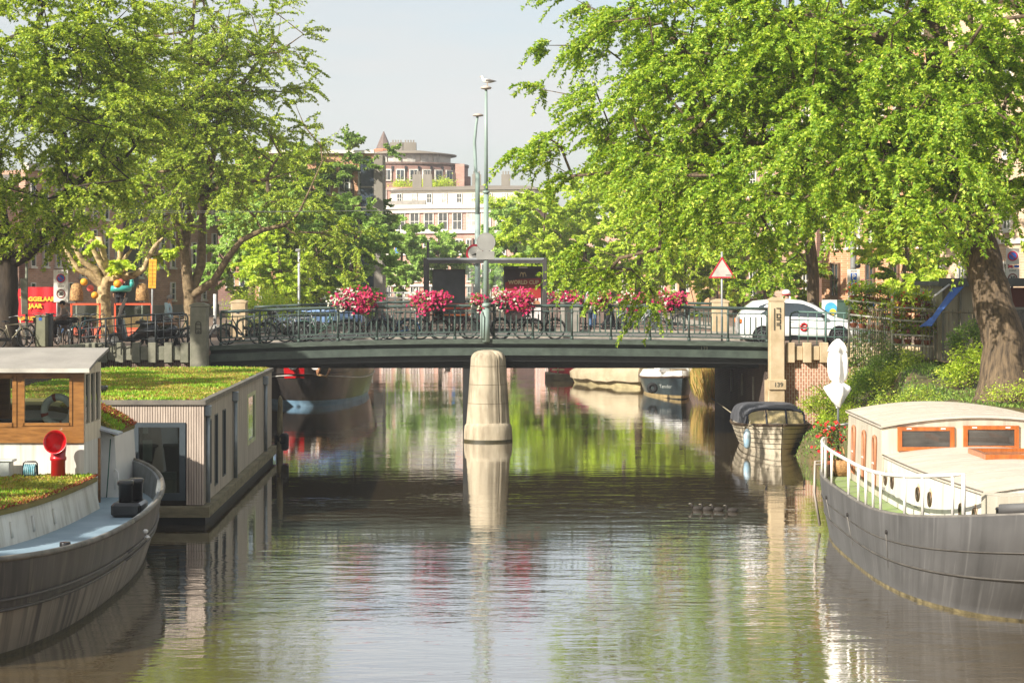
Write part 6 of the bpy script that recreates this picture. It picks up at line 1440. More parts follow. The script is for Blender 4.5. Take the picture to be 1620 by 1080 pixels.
# side profile (x, z) rear at left, nose at right; built as lofted stations in x
st = [ # x, z_bottom, z_belt, z_roof, half width bottom/belt, half width roof
 (-2.07, .55, .92, .95, .60, .50), (-2.02, .34, .95, 1.05, .78, .60), (-1.85, .24, .99, 1.26, .86, .62), (-1.55, .20, 1.01, 1.50, .89, .64), (-1.0, .20, .99, 1.56, .90, .66), (-.4, .20, .97, 1.57, .90, .66), (.1, .20, .95, 1.53, .90, .65), (.55, .20, .94, 1.38, .90, .63), (.95, .20, .93, 1.12, .89, .66), (1.25, .20, .92, .965, .88, .74), (1.65, .22, .84, .87, .85, .72), (1.95, .30, .70, .73, .76, .62), (2.07, .42, .58, .60, .60, .50)]
rings = []
for x, zb2, zb1, zr, wb_, wr_ in st:
    rings.append([(x, -wb_*.96, zb2), (x, -wb_, zb2+(zb1-zb2)*.35), (x, -wb_*.99, zb1-.06), (x, -wb_*.95, zb1), (x, -(wr_+.03), max(zb1+.01, zr-.08)), (x, -wr_*.7, zr), (x, 0, zr+.015), (x, wr_*.7, zr), (x, (wr_+.03), max(zb1+.01, zr-.08)), (x, wb_*.95, zb1), (x, wb_*.99, zb1-.06), (x, wb_, zb2+(zb1-zb2)*.35), (x, wb_*.96, zb2)])
a = MB(); a.loft(rings, True, True, True); a.build('body', CARP, cr_)
CG = glass_mat('car glass', (.03, .04, .045), .03)
def carside(poly, m, nm, off=.006, both=True):
    """panel on the greenhouse: poly of (x, f) with f 0 belt .. 1 roof edge"""
    def at(x, f):
        for s0, s1 in zip(st[:-1], st[1:]):
            if s0[0] <= x <= s1[0]:
                t = (x-s0[0])/(s1[0]-s0[0]); v = [s0[i]*(1-t)+s1[i]*t for i in range(6)]; break
        y0, z0 = v[4]*.95, v[2]; y1, z1 = v[5]+.03, max(v[2]+.01, v[3]-.08); return (y0*(1-f)+y1*f+off, z0*(1-f)+z1*f)
    for sg in ((-1, 1) if both else (-1,)):
        b_ = MB(); vs = []; cols = []
        for x, f0, f1 in poly:
            y0, z0 = at(x, f0); y1, z1 = at(x, f1); vs += [(x, sg*y0, z0), (x, sg*y1, z1)]
        k = len(poly); b_.add(vs, [(2*i, 2*i+2, 2*i+3, 2*i+1) if sg < 0 else (2*i+1, 2*i+3, 2*i+2, 2*i) for i in range(k-1)]); b_.build(nm, m, cr_)
carside([(-1.42, .25, .80), (-1.2, .06, .93), (-.9, .05, .95), (-.62, .05, .95)], CG, 'rear_window')
carside([(-.56, .05, .95), (-.1, .05, .95), (.1, .05, .93), (.4, .06, .86), (.62, .06, .70), (.86, .07, .3)], CG, 'front_window')
b_ = MB(); b_.add([(1.18, -.70, .985), (1.18, .70, .985), (.42, .58, 1.46), (.42, -.58, 1.46)], [(0, 1, 2, 3)]); b_.build('windscreen', CG, cr_)
b_ = MB(); b_.cbox((-2.04, -.70, .84), (.12, .22, .16), bev=.03); b_.cbox((-2.04, .70, .84), (.12, .22, .16), bev=.03); b_.build('tail_light', mat('amber red lens', '#c76a2e', .2, coat=.6), cr_)
b_ = MB(); b_.cbox((1.97, -.62, .72), (.14, .26, .10), bev=.03); b_.cbox((1.97, .62, .72), (.14, .26, .10), bev=.03); b_.build('headlight', mat('clear lens', '#c9d0d4', .15, coat=.6), cr_)
b_ = MB(); b_.box(-1.0, 1.0, -.925, -.87, .2, .34); b_.box(-1.0, 1.0, .87, .925, .2, .34); b_.build('sill', BLACK, cr_)
for x in (-.59, .78): 
    b_ = MB(); b_.box(x-.006, x+.006, -.905, -.893, .36, .9); b_.build('door_gap', BLACK, cr_)
b_ = MB(); b_.cbox((-.35, -.905, .82), (.16, .03, .03), bev=.01); b_.build('door_handle', CARP, cr_)
b_ = MB(); b_.cbox((.72, -1.0, 1.0), (.16, .16, .12), bev=.03); b_.build('door_mirror', BLACK, cr_)
b_ = MB(); b_.ring((.08, -.915, .64), .105, .035, 'Y', 24, 5, .25, 2*PI-.2, 1.1); b_.box(-.02, .17, -.925, -.9, .60, .66); b_.build('red_emblem', RED, cr_)
for x in (-1.30, 1.28):
    for sg in (-1, 1):
        w_ = MB(); w_.disc((x, sg*.806, .33), .36, 'Y', 32, .2); w_.build('wheel_arch', BLACK, cr_)
        w_ = MB(); w_.ring((x, sg*.87, .31), .25, .062, 'Y', 32, 8); wo = w_.build('wheel', RUBBER, cr_)
        w_ = MB(); w_.disc((x, sg*.915, .31), .215, 'Y', 28, .02, .18); w_.disc((x, sg*.915, .31), .05, 'Y', 14, .04)
        for k in range(10): a_ = 2*PI*k/10; w_.cbox((x+.115*math.cos(a_), sg*.918, .31+.115*math.sin(a_)), (.15, .02, .028), ry=-a_)
        w_.disc((x, sg*.90, .31), .19, 'Y', 24, .004); w_.build('rim', mat('alloy rim', '#77797c', .35, metal=.7), wo)

# ---------------------------------------------------------------- lamp posts, signs
POLE = mat('pale green lamp pole', '#93a69e', .5, col2='#829389', scale=1.5)
POLE_W = mat('galvanised pole', '#a3a6a4', .5, metal=.3, var=.12)
SIGNW = mat('sign face white', '#d9d3c6', .5, var=.06); SIGNG = mat('sign back grey', '#8f8e88', .55, var=.1); SBLUE = mat('sign blue', '#2b5fb0', .4, var=.1); SRED = mat('sign red', '#b8283a', .4, var=.1); SBLK = mat('sign black', '#26241f', .5)
Yl = 66.15
l1 = thing('lamp_post', 'tall pale green lamp post on the bridge pier with a gull on its flat lamp', 'lamp post', (PX(769, Yl), Yl, 3.25)); O = l1.location
zt_l = PZ(141, Yl)-O[2]
a = MB(); a.tube([(0, 0, 0), (0, 0, 1.15)], .125, 14); a.tube([(0, 0, 1.15), (0, 0, 1.28)], [.16, .13], 14); a.tube([(0, 0, 1.28), (0, 0, 4.9)], [.095, .085], 12); a.tube([(0, 0, 4.9), (0, 0, 4.98)], .12, 12); a.tube([(0, 0, 4.98), (0, 0, zt_l)], [.07, .045], 12)
a.build('pole', POLE, l1)
a = MB(); a.lathe([(.02, -.03), (.16, 0), (.19, .04), (.12, .09), (.03, .11)], (0, 0, zt_l), 20); a.build('lamp_head', mat('pale lamp head', '#b3a79a', .5), l1)
a = MB(); a.tube([(-.13, -.05, .1), (-.16, -.2, .15), (-.16, -.22, .9), (-.13, -.1, 1.0)], .028, 7); a.build('cable_duct', POLE, l1)
gu = thing('gull', 'white gull with grey wings perched on the tall lamp', 'bird', (PX(771, Yl), Yl, PZ(141, Yl)+.11)); a = MB()
vs = [(-.10, 0, .17), (.0, 0, .155), (.14, 0, .14), (.22, 0, .13)]; a.tube([(-.16, 0, .19), (-.1, 0, .17), (0, 0, .15), (.12, 0, .14), (.24, 0, .135)], [.03, .062, .075, .055, .012], 12)
a.tube([(-.12, 0, .18), (-.15, 0, .24), (-.17, 0, .29)], [.045, .036, .036], 10); a.ball((-.175, 0, .295), (.042, .036, .036), 10, 8); a.build('body', mat('white plumage', '#e4e2dc', .8), gu)
a = MB(); 
for s_ in (-1, 1): a.tube([(-.06, s_*.06, .17), (.06, s_*.07, .175), (.2, s_*.045, .15), (.30, s_*.02, .145)], [.03, .04, .028, .006], 8)
a.build('wing', mat('grey plumage', '#77726c', .8), gu); a = MB(); a.tube([(-.21, 0, .292), (-.26, 0, .28)], [.012, .004], 6); a.build('beak', mat('yellow beak', '#c79b3a', .5), gu)
a = MB(); [a.tube([(0, s_*.025, .1), (0, s_*.025, 0)], .007, 5) for s_ in (-1, 1)]; a.build('leg', mat('yellow beak', '#c79b3a'), gu)
Yf = 78.6
l2 = thing('lamp_post', 'second lamp post, bent near the top, on the far side of the bridge', 'lamp post', (PX(755.5, Yf), Yf, 3.25)); O = l2.location; zt_ = PZ(184, Yf)-O[2]
a = MB(); a.tube([(0, 0, 0), (0, 0, 1.25)], .20, 14); a.tube([(0, 0, 1.25), (0, 0, 1.45)], [.24, .16], 14); a.tube([(0, 0, 1.45), (0, 0, 4.6)], .11, 12); a.tube([(0, 0, 4.6), (.0, 0, 6.2), (-.07, 0, zt_-2.2), (-.12, 0, zt_-1.0), (-.05, 0, zt_-.3), (.0, 0, zt_)], [.1, .09, .07, .065, .055, .05], 12); a.build('pole', POLE, l2)
a = MB(); a.lathe([(.02, -.03), (.19, 0), (.22, .04), (.14, .09), (.03, .11)], (0.02, 0, zt_), 20); a.build('lamp_head', mat('pale lamp head', '#b3a79a'), l2)
def pole_sign(name, label, px, Y, z0, topy, r=.035, m=POLE_W, cat='sign'):
    t = thing(name, label, cat, (PX(px, Y), Y, z0)); a = MB(); a.tube([(0, 0, 0), (0, 0, PZ(topy, Y)-z0)], r, 8); a.build('pole', m, t); return t
# backs of signs clamped to the tall lamp post
t = thing('road_sign', 'round grey sign back with a small rectangular plate on the tall lamp post', 'sign', (PX(769, Yl), Yl-.11, PZ(383, Yl))); a = MB(); a.disc((0, 0, 0), .30, 'Y', 32, .012); a.ring((0, 0, 0), .30, .012, 'Y', 32, 5); a.build('plate', SIGNG, t)
a = MB(); a.cbox((-.02, -.01, -.44), (.60, .02, .28), bev=.005); a.build('lower_plate', SIGNG, t); a = MB(); a.cbox((0, .07, 0), (.2, .12, .05)); a.cbox((0, .07, -.44), (.2, .12, .05)); a.build('clamp', SIGNG, t)
t = thing('road_sign', 'round white sign with red rim on the far lamp post, half hidden', 'sign', (PX(752, 78.3), 78.3, PZ(401, 78.3))); a = MB(); a.disc((0, 0, 0), .36, 'Y', 32, .012); a.build('plate', SIGNW, t); a = MB(); a.disc((0, -.01, 0), .37, 'Y', 32, .012, .29); a.build('red_rim', SRED, t)
a = MB(); a.prism([(-.16, -.06), (.1, -.06), (.1, .03), (-.02, .0)], -.016, -.010); a.build('symbol', SBLK, t)
# triangular warning sign
t = pole_sign('warning_sign', 'triangular warning sign with red rim on a slim pole, right end of bridge', 1142, 68.0, 3.1, 398)
zc = PZ(440, 68)-3.1; a = MB(); a.prism([(-.46, 0), (.46, 0), (0, .74)], -.06, -.045); a.build('plate', mat('pale grey sign face', '#bdb7ad', .5), t)
a = MB()
O3 = [(-.46, 0), (.46, 0), (0, .74)]; I3 = [(-.37, .05), (.37, .05), (0, .645)]
for i in range(3): j = (i+1) % 3; a.prism([O3[i], O3[j], I3[j], I3[i]], -.067, -.0605)
a.build('red_rim', SRED, t)
for ch in t.children:
    if ch.name.split('.')[0] in ('plate', 'red_rim'): ch.location.z = zc
text('small_print', '=====', .07, mat('print grey', '#6b655c'), t, (.22, -.069, zc+.10))
# 30 zone sign
def zone_sign(label, px, Y, z0, top, bot, wpx, kind):
    t = pole_sign('zone_sign', label, px, Y, z0, bot+2)
    zt_, zb_2 = PZ(top, Y)-z0, PZ(bot, Y)-z0; w_ = wpx*Y/F; hgt = zt_-zb_2
    a = MB(); a.cbox((0, -.06, (zt_+zb_2)/2), (w_, .02, hgt), bev=.008); a.build('plate', SIGNW, t)
    return t, zt_, zb_2, w_, hgt
def no_parking(t, x, z, r, yy=-.078):
    a = MB(); a.disc((x, yy, z), r, 'Y', 32, .006); a.build('blue_disc', SBLUE, t); a = MB(); a.disc((x, yy-.005, z), r*1.05, 'Y', 32, .008, r*.8); a.cbox((x, yy-.006, z), (r*1.7, .006, r*.17), ry=PI/4); a.build('red_ring_and_bar', SRED, t)
def thirty(t, x, z, r, yy=-.078):
    a = MB(); a.disc((x, yy-.002, z), r*1.05, 'Y', 32, .008, r*.82); a.build('red_ring', mat('dark red ring', '#7d3531', .5), t); text('number_30', '30', r*1.2, SBLK, t, (x, yy-.004, z), bold=.003)
t, zt_, zb_2, w_, hg = zone_sign('tall zone sign with a no parking disc above a thirty limit, left street', 97, 73, 3.0, 427, 478, 23, 0)
no_parking(t, 0, zt_-.30, .155); thirty(t, 0, zt_-.87, .155); text('word_zone', 'ZONE', .085, mat('print grey', '#6b655c'), t, (0, -.073, zt_-.07)); text('word_zone', 'ZONE', .085, mat('print grey', '#6b655c'), t, (0, -.073, zt_-.60))
t, zt_, zb_2, w_, hg = zone_sign('white no parking sign above a thirty zone plate, right edge behind the big trunk', 1601, 58, 2.9, 393, 418, 21, 0)
no_parking(t, 0, zt_-.22, .14); a = MB(); a.cbox((0, -.06, zt_-.83), (.40, .02, .5), bev=.008); a.build('lower_plate', SIGNW, t); text('word_zone', 'ZONE', .08, mat('print grey', '#6b655c'), t, (0, -.073, zt_-.64)); thirty(t, 0, zt_-.86, .13)
a = MB(); a.cbox((-.06, -.06, zt_-.52), (.12, .02, .08)); a.build('red_tag', SRED, t); a = MB(); a.cbox((.12, -.06, zt_-.52), (.14, .02, .08)); a.build('blue_tag', SBLUE, t)
t, zt_, zb_2, w_, hg = zone_sign('white parking zone sign with a blue P panel, on a pole beside the flower stall', 1350, 64, 3.0, 426, 455, 20, 0)
a = MB(); a.cbox((0, -.073, zt_-.32), (.19, .006, .40)); a.build('blue_panel', SBLUE, t); text('letter_p', 'P', .24, SIGNW, t, (0, -.079, zt_-.24), bold=.006); text('machine_symbol', 'A', .17, SIGNW, t, (0, -.079, zt_-.43), bold=.004); text('word_zone', 'ZONE', .07, mat('print grey', '#6b655c'), t, (0, -.073, zt_-.06))
t = pole_sign('parking_sign', 'small square blue parking sign low behind the flower stall', 1377, 72, 3.0, 476); a = MB(); a.cbox((0, -.05, PZ(483, 72)-3.0), (.27, .02, .27)); a.build('plate', mat('deep sign blue', '#1f3f86', .4), t); text('letter_p', 'P', .22, SIGNW, t, (0, -.066, PZ(483, 72)-3), bold=.006)
# grey folded sign seen from behind, left
t = thing('sign_back', 'tall narrow grey sign seen edge on, left of the red banner', 'sign', (PX(42, 70), 70, 3.0)); a = MB(); a.tube([(0, 0, 0), (0, 0, 3.6)], .05, 8); a.build('pole', mat('dull green pole', '#6b6f5c', .6), t)
a = MB(); a.cbox((-.06, -.1, (PZ(440, 70)+PZ(497, 70))/2-3), (.22, .05, 57*70/F), ry=-.03, rz=.5, bev=.01); a.build('plate', mat('olive grey panel', '#83826f', .6), t)
# yellow stop sign
t = pole_sign('bus_stop_sign', 'tall narrow orange yellow stop sign on a white pole near the walking man', 241, 78, 3.0, 408); a = MB(); a.cbox((.02, -.06, PZ(433, 78)-3), (.30, .03, 46*78/F), ry=.03, bev=.01); a.build('panel', mat('stop sign yellow', '#d9971f', .5, col2='#e3ab3a', scale=3), t)
a = MB(); a.cbox((.02, -.08, PZ(433, 78)-3), (.012, .006, .9)); [a.cbox((.02, -.08, PZ(433, 78)-3-.45+.15*k), (.24, .0062, .012)) for k in range(7)]; a.build('timetable_lines', mat('print brown', '#8a5c14', .6), t)
# misc poles
t = pole_sign('lamp_pole', 'slim white pole with a small cap standing left of the flower boxes', 473, 100, 3.0, 398, .06, mat('white pole', '#c9c7c0', .5), 'pole'); a = MB(); a.cbox((0, 0, PZ(396, 100)-3), (.34, .2, .16), bev=.04); a.build('cap', SIGNG, t)
t = pole_sign('mast', 'grey mast with a camera rising behind the parking zone sign', 1350, 95, 3.0, 340, .15, mat('grey mast', '#7c7d79', .6), 'pole'); a = MB(); a.ball((.2, -.1, PZ(420, 95)-3), .14, 10, 8); a.build('camera_dome', BLACK, t)
t = pole_sign('timber_post', 'weathered timber post behind the flowers on the right span', 987, 92, 3.0, 425, .09, mat('weathered post', '#8c8274', .85), 'post')
t = pole_sign('white_post', 'short white post with grey band behind the left far stone post', 340, 84, 3.0, 465, .07, mat('white pole', '#c9c7c0'), 'post')
# grey cabinets
def cabinet(label, px, Y, w_, h_, m, z0=3.0, d_=.4):
    t = thing('utility_cabinet', label, 'cabinet', (PX(px, Y), Y, z0)); a = MB(); a.cbox((0, 0, h_/2), (w_, d_, h_), bev=.03); a.build('body', m, t); a = MB(); a.cbox((0, 0, h_+.02), (w_+.05, d_+.05, .05), bev=.015); a.build('lid', m, t); return t
GRN_G = mat('grey green cabinet', '#77775f', .6, var=.12, scale=2)
c_ = cabinet('tall grey green parking meter cabinet in front of the red banner', 66, 68.5, .38, 1.05, GRN_G); a = MB(); a.cbox((0, -.205, .96), (.1, .01, .1)); a.build('blue_sticker', SBLUE, c_)
cabinet('narrow dark cabinet right beside the grey green parking meter', 79, 68.9, .16, 1.1, mat('dark cabinet grey', '#5b5d5c', .5))
cabinet('grey utility cabinet standing on the far side of the bridge right of the shelter', 902, 76.5, .72, 1.10, mat('warm grey cabinet', '#8b857a', .6), deck_z(2.2), .5)
cabinet('dark green kiosk box with a poster behind the nose of the white car', 1330, 74, .9, 1.5, mat('dark green box', '#3d5548', .6))
t = thing('poster_board', 'white and sky blue poster board behind the bonnet of the white car', 'poster', (PX(1312, 73), 73, 3.1)); a = MB(); a.cbox((0, 0, 1.15), (.55, .04, .62)); a.build('board', mat('poster white', '#d8dad7', .6), t); a = MB(); a.disc((.05, -.03, 1.15), .22, 'Y', 24, .01); a.build('blue_disc', mat('sky blue print', '#4ba3cf', .5), t); a = MB(); a.disc((.12, -.04, 1.02), .12, 'Y', 24, .01); a.build('yellow_disc', mat('yellow print', '#dcc040', .5), t)
a = MB(); [a.tube([(s_*.2, .02, 0), (s_*.2, .02, .9)], .02, 5) for s_ in (-1, 1)]; a.build('stand', SIGNG, t)
# red banner
Yb = 82
t = thing('banner', 'red banner with yellow lettering hung beside the dark elm trunk', 'banner', (PX(55, Yb), Yb, 3.0)); x0, x1, z0, z1 = PX(24, Yb)-PX(55, Yb), PX(90, Yb)-PX(55, Yb), PZ(510, Yb)-3, PZ(454, Yb)-3
a = MB(); n = 16; top = [(x0+(x1-x0)*i/n, .03*math.sin(i*1.3), z1-(.06 if i < 4 else 0)*(4-i)*.5) for i in range(n+1)]; bot = [(x0+(x1-x0)*i/n, .03*math.sin(i*1.3+.5), z0) for i in range(n+1)]
a.loft([top, bot], closed=False); a.loft([[(p[0], p[1]+.01, p[2]) for p in top], [(p[0], p[1]+.01, p[2]) for p in bot]], closed=False); a.build('cloth', mat('red banner cloth', '#c1121c', .7, var=.1), t)
YEL = mat('banner yellow', '#e8b72c', .6)
text('lettering', 'TOGGELAAR', .245, YEL, t, (.12, -.06, z1-.50), bold=.012, sx=1.0); text('lettering', '10 JAAR', .245, YEL, t, (-.12, -.06, z1-.78), bold=.012); text('lettering', 'VERHUIZINGEN', .20, YEL, t, (-.05, -.06, z0+.16), bold=.008, sx=.9)
for x in (x0, x1):
    a = MB(); a.tube([(x, .03, 0), (x, .03, z1+.05)], .03, 6); a.build('post', POLE_W, t)
# orange framed glass screens and wicker lamps of the terrace
ORG = mat('orange frame paint', '#d3512c', .5, var=.1)
for k, (p0, p1, lab) in enumerate(((113, 158, 'orange framed glass wind screen left of the plane tree trunk'), (182, 240, 'orange framed glass wind screen right of the plane tree trunk'))):
    Y = 78.5; t = thing('wind_screen', lab, 'screen', (PX((p0+p1)/2, Y), Y, 3.0)); hw_ = (p1-p0)/2*Y/F; zt_ = PZ(481, Y)-3
    a = MB(); a.cbox((0, 0, zt_), (2*hw_, .06, .07)); a.cbox((0, 0, zt_-.95), (2*hw_, .06, .05)); [a.cbox((s_*hw_, 0, zt_/2), (.07, .06, zt_+.07)) for s_ in (-1, 1)]; a.build('frame', ORG, t)
    a = MB(); a.box(-hw_, hw_, -.006, .006, zt_-.93, zt_); a.build('pane', clear_glass('screen glass', (.82, .88, .8), .15), t); a = MB(); a.box(-hw_, hw_, -.015, .015, .08, zt_-.98); a.build('lower_panel', mat('salmon panel', '#d06a4c', .6, var=.15), t)
for px, lab in ((121, 'wicker basket lamp left of the plane tree'), (225, 'wicker basket lamp right of the plane tree, beside the yellow sign')):
    Y = 79.5; t = thing('wicker_lamp', lab, 'lantern', (PX(px, Y), Y, 3.0)); zc = PZ(476, Y)-3; a = MB(); a.tube([(0, 0, 0), (0, 0, zc)], .03, 6); a.build('pole', SIGNG, t)
    a = MB(); a.lathe([(.25, 0), (.27, .05), (.255, .35), (.20, .62), (.10, .70), (.02, .71)], (0, 0, zc), 22); a.build('shade', mat('perforated wicker', '#c39a63', .8, col2='#6e4c2a', scale=16, detail=2, bump=1), t)
for px, py, r_, c_, lab in ((133, 446, .145, 'orange', 'leftmost of the round orange paper lanterns on the plane tree'), (143, 456, .14, 'pink', 'pink paper lantern between the two left orange lanterns'), (150, 467, .14, 'orange', 'lowest orange paper lantern on the plane tree trunk'), (186, 449, .16, 'orange', 'orange paper lantern under the right fork of the plane tree'), (191, 446, .12, 'pink', 'pink paper lantern half behind the right orange lantern')):
    Y = 79.0 if c_ == 'orange' else 79.25; m_ = mat('paper '+c_, {'orange': '#e79a22', 'pink': '#e0645c'}[c_], .6, var=.1); t = thing('paper_lantern', lab, 'lantern', (PX(px, Y), Y, PZ(py, Y)), group='paper lanterns in the plane tree'); a = MB()
    a.lathe([(.03*r_, -r_)]+[(r_*math.cos(v)*(1+.02*(i % 2)), r_*math.sin(v)) for i, v in enumerate([-PI/2+PI*j/16 for j in range(1, 16)])]+[(.03*r_, r_)], n=20); a.build('shade', m_, t); a = MB(); a.tube([(0, 0, r_), (0, .03, r_+.25)], .006, 4); a.build('cord', BLACK, t)
# scooter with windscreen
t = thing('motor_scooter', 'black motor scooter with a tall clear windscreen behind the lattice railing', 'scooter', (PX(212, 68.3), 68.3, 3.0), math.radians(175))
a = MB(); a.loft([[(x, -w_, z0), (x, -w_, z1), (x, w_, z1), (x, w_, z0)] for x, w_, z0, z1 in ((-.85, .08, .55, .72), (-.7, .18, .42, .80), (-.3, .2, .30, .78), (-.05, .18, .2, .5), (.25, .18, .18, .32), (.38, .2, .22, .95), (.52, .16, .4, 1.0), (.6, .06, .6, .92))], True, True, True); a.build('body', BLACK, t)
a = MB(); a.cbox((-.45, 0, .85), (.75, .3, .1), bev=.04); a.build('seat', mat('scooter seat', '#2a2523', .6), t)
for x in (-.62, .66):
    a = MB(); a.ring((x, 0, .25), .19, .06, 'Y', 24, 8); wo = a.build('wheel', RUBBER, t); a = MB(); a.disc((x, 0, .25), .14, 'Y', 16, .06); a.build('rim', SPOKE, wo)
a = MB(); a.tube([(.5, 0, .9), (.45, 0, 1.08), (.38, -.3, 1.12)], .016, 6); a.tube([(.45, 0, 1.08), (.38, .3, 1.12)], .016, 6); a.build('handlebar', SPOKE, t)
a = MB(); a.loft([[(.52, -.25, 1.0), (.56, 0, 1.0), (.52, .25, 1.0)], [(.42, -.27, 1.35), (.46, 0, 1.35), (.42, .27, 1.35)], [(.28, -.2, 1.68), (.31, 0, 1.70), (.28, .2, 1.68)]], closed=False); a.build('windscreen', clear_glass('scooter screen', (.85, .87, .86), .35), t)
a = MB(); a.cbox((-.85, 0, 1.0), (.36, .38, .28), bev=.05); a.build('top_box', BLACK, t)
t = thing('motor_scooter', 'dark scooter with tan seat parked right of the windscreen scooter', 'scooter', (PX(245, 69.0), 69.0, 3.0), math.radians(170))
a = MB(); a.loft([[(x, -w_, z0), (x, -w_, z1), (x, w_, z1), (x, w_, z0)] for x, w_, z0, z1 in ((-.8, .08, .5, .66), (-.65, .17, .4, .74), (-.3, .18, .30, .72), (-.05, .16, .2, .45), (.25, .16, .18, .3), (.38, .18, .22, .88), (.5, .14, .4, .95))], True, True, True); a.build('body', mat('dark scooter paint', '#25282c', .3, coat=.4), t)
a = MB(); a.cbox((-.42, 0, .79), (.7, .28, .1), bev=.04); a.build('seat', mat('tan seat', '#a0785a', .6), t)
for x in (-.6, .62):
    a = MB(); a.ring((x, 0, .25), .19, .06, 'Y', 24, 8); a.build('wheel', RUBBER, t)
a = MB(); a.tube([(.48, 0, .9), (.43, 0, 1.05), (.36, -.3, 1.1)], .016, 6); a.tube([(.43, 0, 1.05), (.36, .3, 1.1)], .016, 6); a.build('handlebar', SPOKE, t)

# ---------------------------------------------------------------- bus shelter on the far side of the bridge
Ys = 75.4
t = thing('bus_shelter', 'glass bus shelter with dark frame and red poster on the bridge', 'bus shelter', (PX(768, Ys), Ys, deck_z(-1)+.1)); O = t.location
ZF = lambda py, Y=Ys: PZ(py, Y)-O[2]
X_ = lambda px, Y=Ys: PX(px, Y)-O[0]
SHF = mat('shelter dark metal', '#4c4947', .4, metal=.3, var=.1)
for px in (673.5, 862): a = MB(); a.cbox((X_(px), 0, ZF(408)/2), (.16, .16, ZF(408)), bev=.02); a.build('corner_post', SHF, t)
a = MB(); a.cbox((X_(677), .0, ZF(383)/2), (.09, .09, ZF(383)), bev=.01); a.build('tall_post', SHF, t)
a = MB(); a.cbox((X_(768), 0, ZF(413)), (4.45, .12, .17)); a.cbox((X_(768), 1.35, ZF(411)), (4.45, .1, .12)); a.build('roof_beam', SHF, t)
a = MB(); a.cbox((X_(768), .66, ZF(409)), (4.4, 1.5, .05)); a.cbox((X_(768), -.07, ZF(409.8)), (4.3, .03, .06)); a.build('roof', mat('pale roof edge', '#9fa3a6', .4, metal=.3), t)
def poster_case(px0, px1, py0, nm):
    x0, x1 = X_(px0, Ys+1.1), X_(px1, Ys+1.1); z1 = PZ(py0, Ys+1.1)-O[2]; f = MB(); f.box(x0, x1, 1.05, 1.25, .25, z1); return f.build(nm, SHF, t), x0, x1, z1
pc, x0, x1, z1 = poster_case(684, 736, 426, 'display_case'); a = MB(); a.box(x0+.05, x1-.05, 1.03, 1.045, .3, z1-.06); a.build('dark_display', mat('dark display panel', '#3f4143', .3, var=.3, scale=1.5), pc)
pc, x0, x1, z1 = poster_case(797, 858, 421, 'poster_case'); w_ = x1-x0; cxp = (x0+x1)/2
a = MB(); a.box(x0+.06, x1-.06, 1.03, 1.045, .35, z1-.1); a.build('poster', mat('poster dark', '#2f1c1a', .5, var=.1), pc)
a = MB(); a.prism([(x0+.06, z1-.62), (x0+.5, z1-.50), (x1-.06, z1-.45), (x1-.06, .95), (x0+.06, .60)], 1.02, 1.029); a.build('poster_red', mat('poster red', '#9c2721', .5, col2='#7b1d1a', scale=1), pc)
a = MB(); a.prism([(cxp+.1, .35), (cxp+.12, .8), (cxp+.2, 1.05), (cxp+.42, 1.16), (x1-.06, 1.2), (x1-.06, .35)], 1.012, 1.019); a.build('poster_shirt', mat('poster pale', '#cfc6c2', .5), pc)
a = MB(); a.disc((x1-.22, 1.008, .98), .13, 'Y', 18, .006); a.build('poster_face', mat('poster tan', '#b57f5c', .5), pc)
text('poster_title', 'WORLD CUP', .20, mat('poster gold', '#c9b184', .5), pc, (cxp+.02, 1.008, z1-.62), bold=.008, sx=.98)
a = MB(); 
for s_ in (-1, 1): a.ring((cxp+s_*.055, 1.01, z1-.40), .055, .012, 'Y', 16, 5, 0, PI, 2.6)
a.tube([(cxp, 1.01, z1-.42), (cxp, 1.01, z1-.24)], .012, 5); a.build('poster_emblem', mat('poster gold', '#c9b184'), pc)
a = MB(); a.cbox((cxp, 1.02, z1-.05), (.34, .02, .05)); a.build('case_name_strip', SIGNW, pc)
a = MB(); a.box(X_(737, Ys+1.2), X_(796, Ys+1.2), 1.14, 1.15, .2, ZF(420)); a.build('rear_glass', clear_glass('shelter glass', (.86, .9, .88), .12), t)
a = MB(); a.cbox((X_(712), .95, .55), (1.6, .35, .06), bev=.01); a.build('bench', mat('orange bench', '#c7662b', .5), t)
a = MB(); a.cbox((X_(712), 1.0, .88), (1.5, .05, .22), bev=.01); a.build('bench_back', mat('red bench back', '#b54332', .5), t)
for px in (690, 735): a = MB(); a.cbox((X_(px), .95, .27), (.06, .3, .54)); a.build('bench_leg', SHF, t)

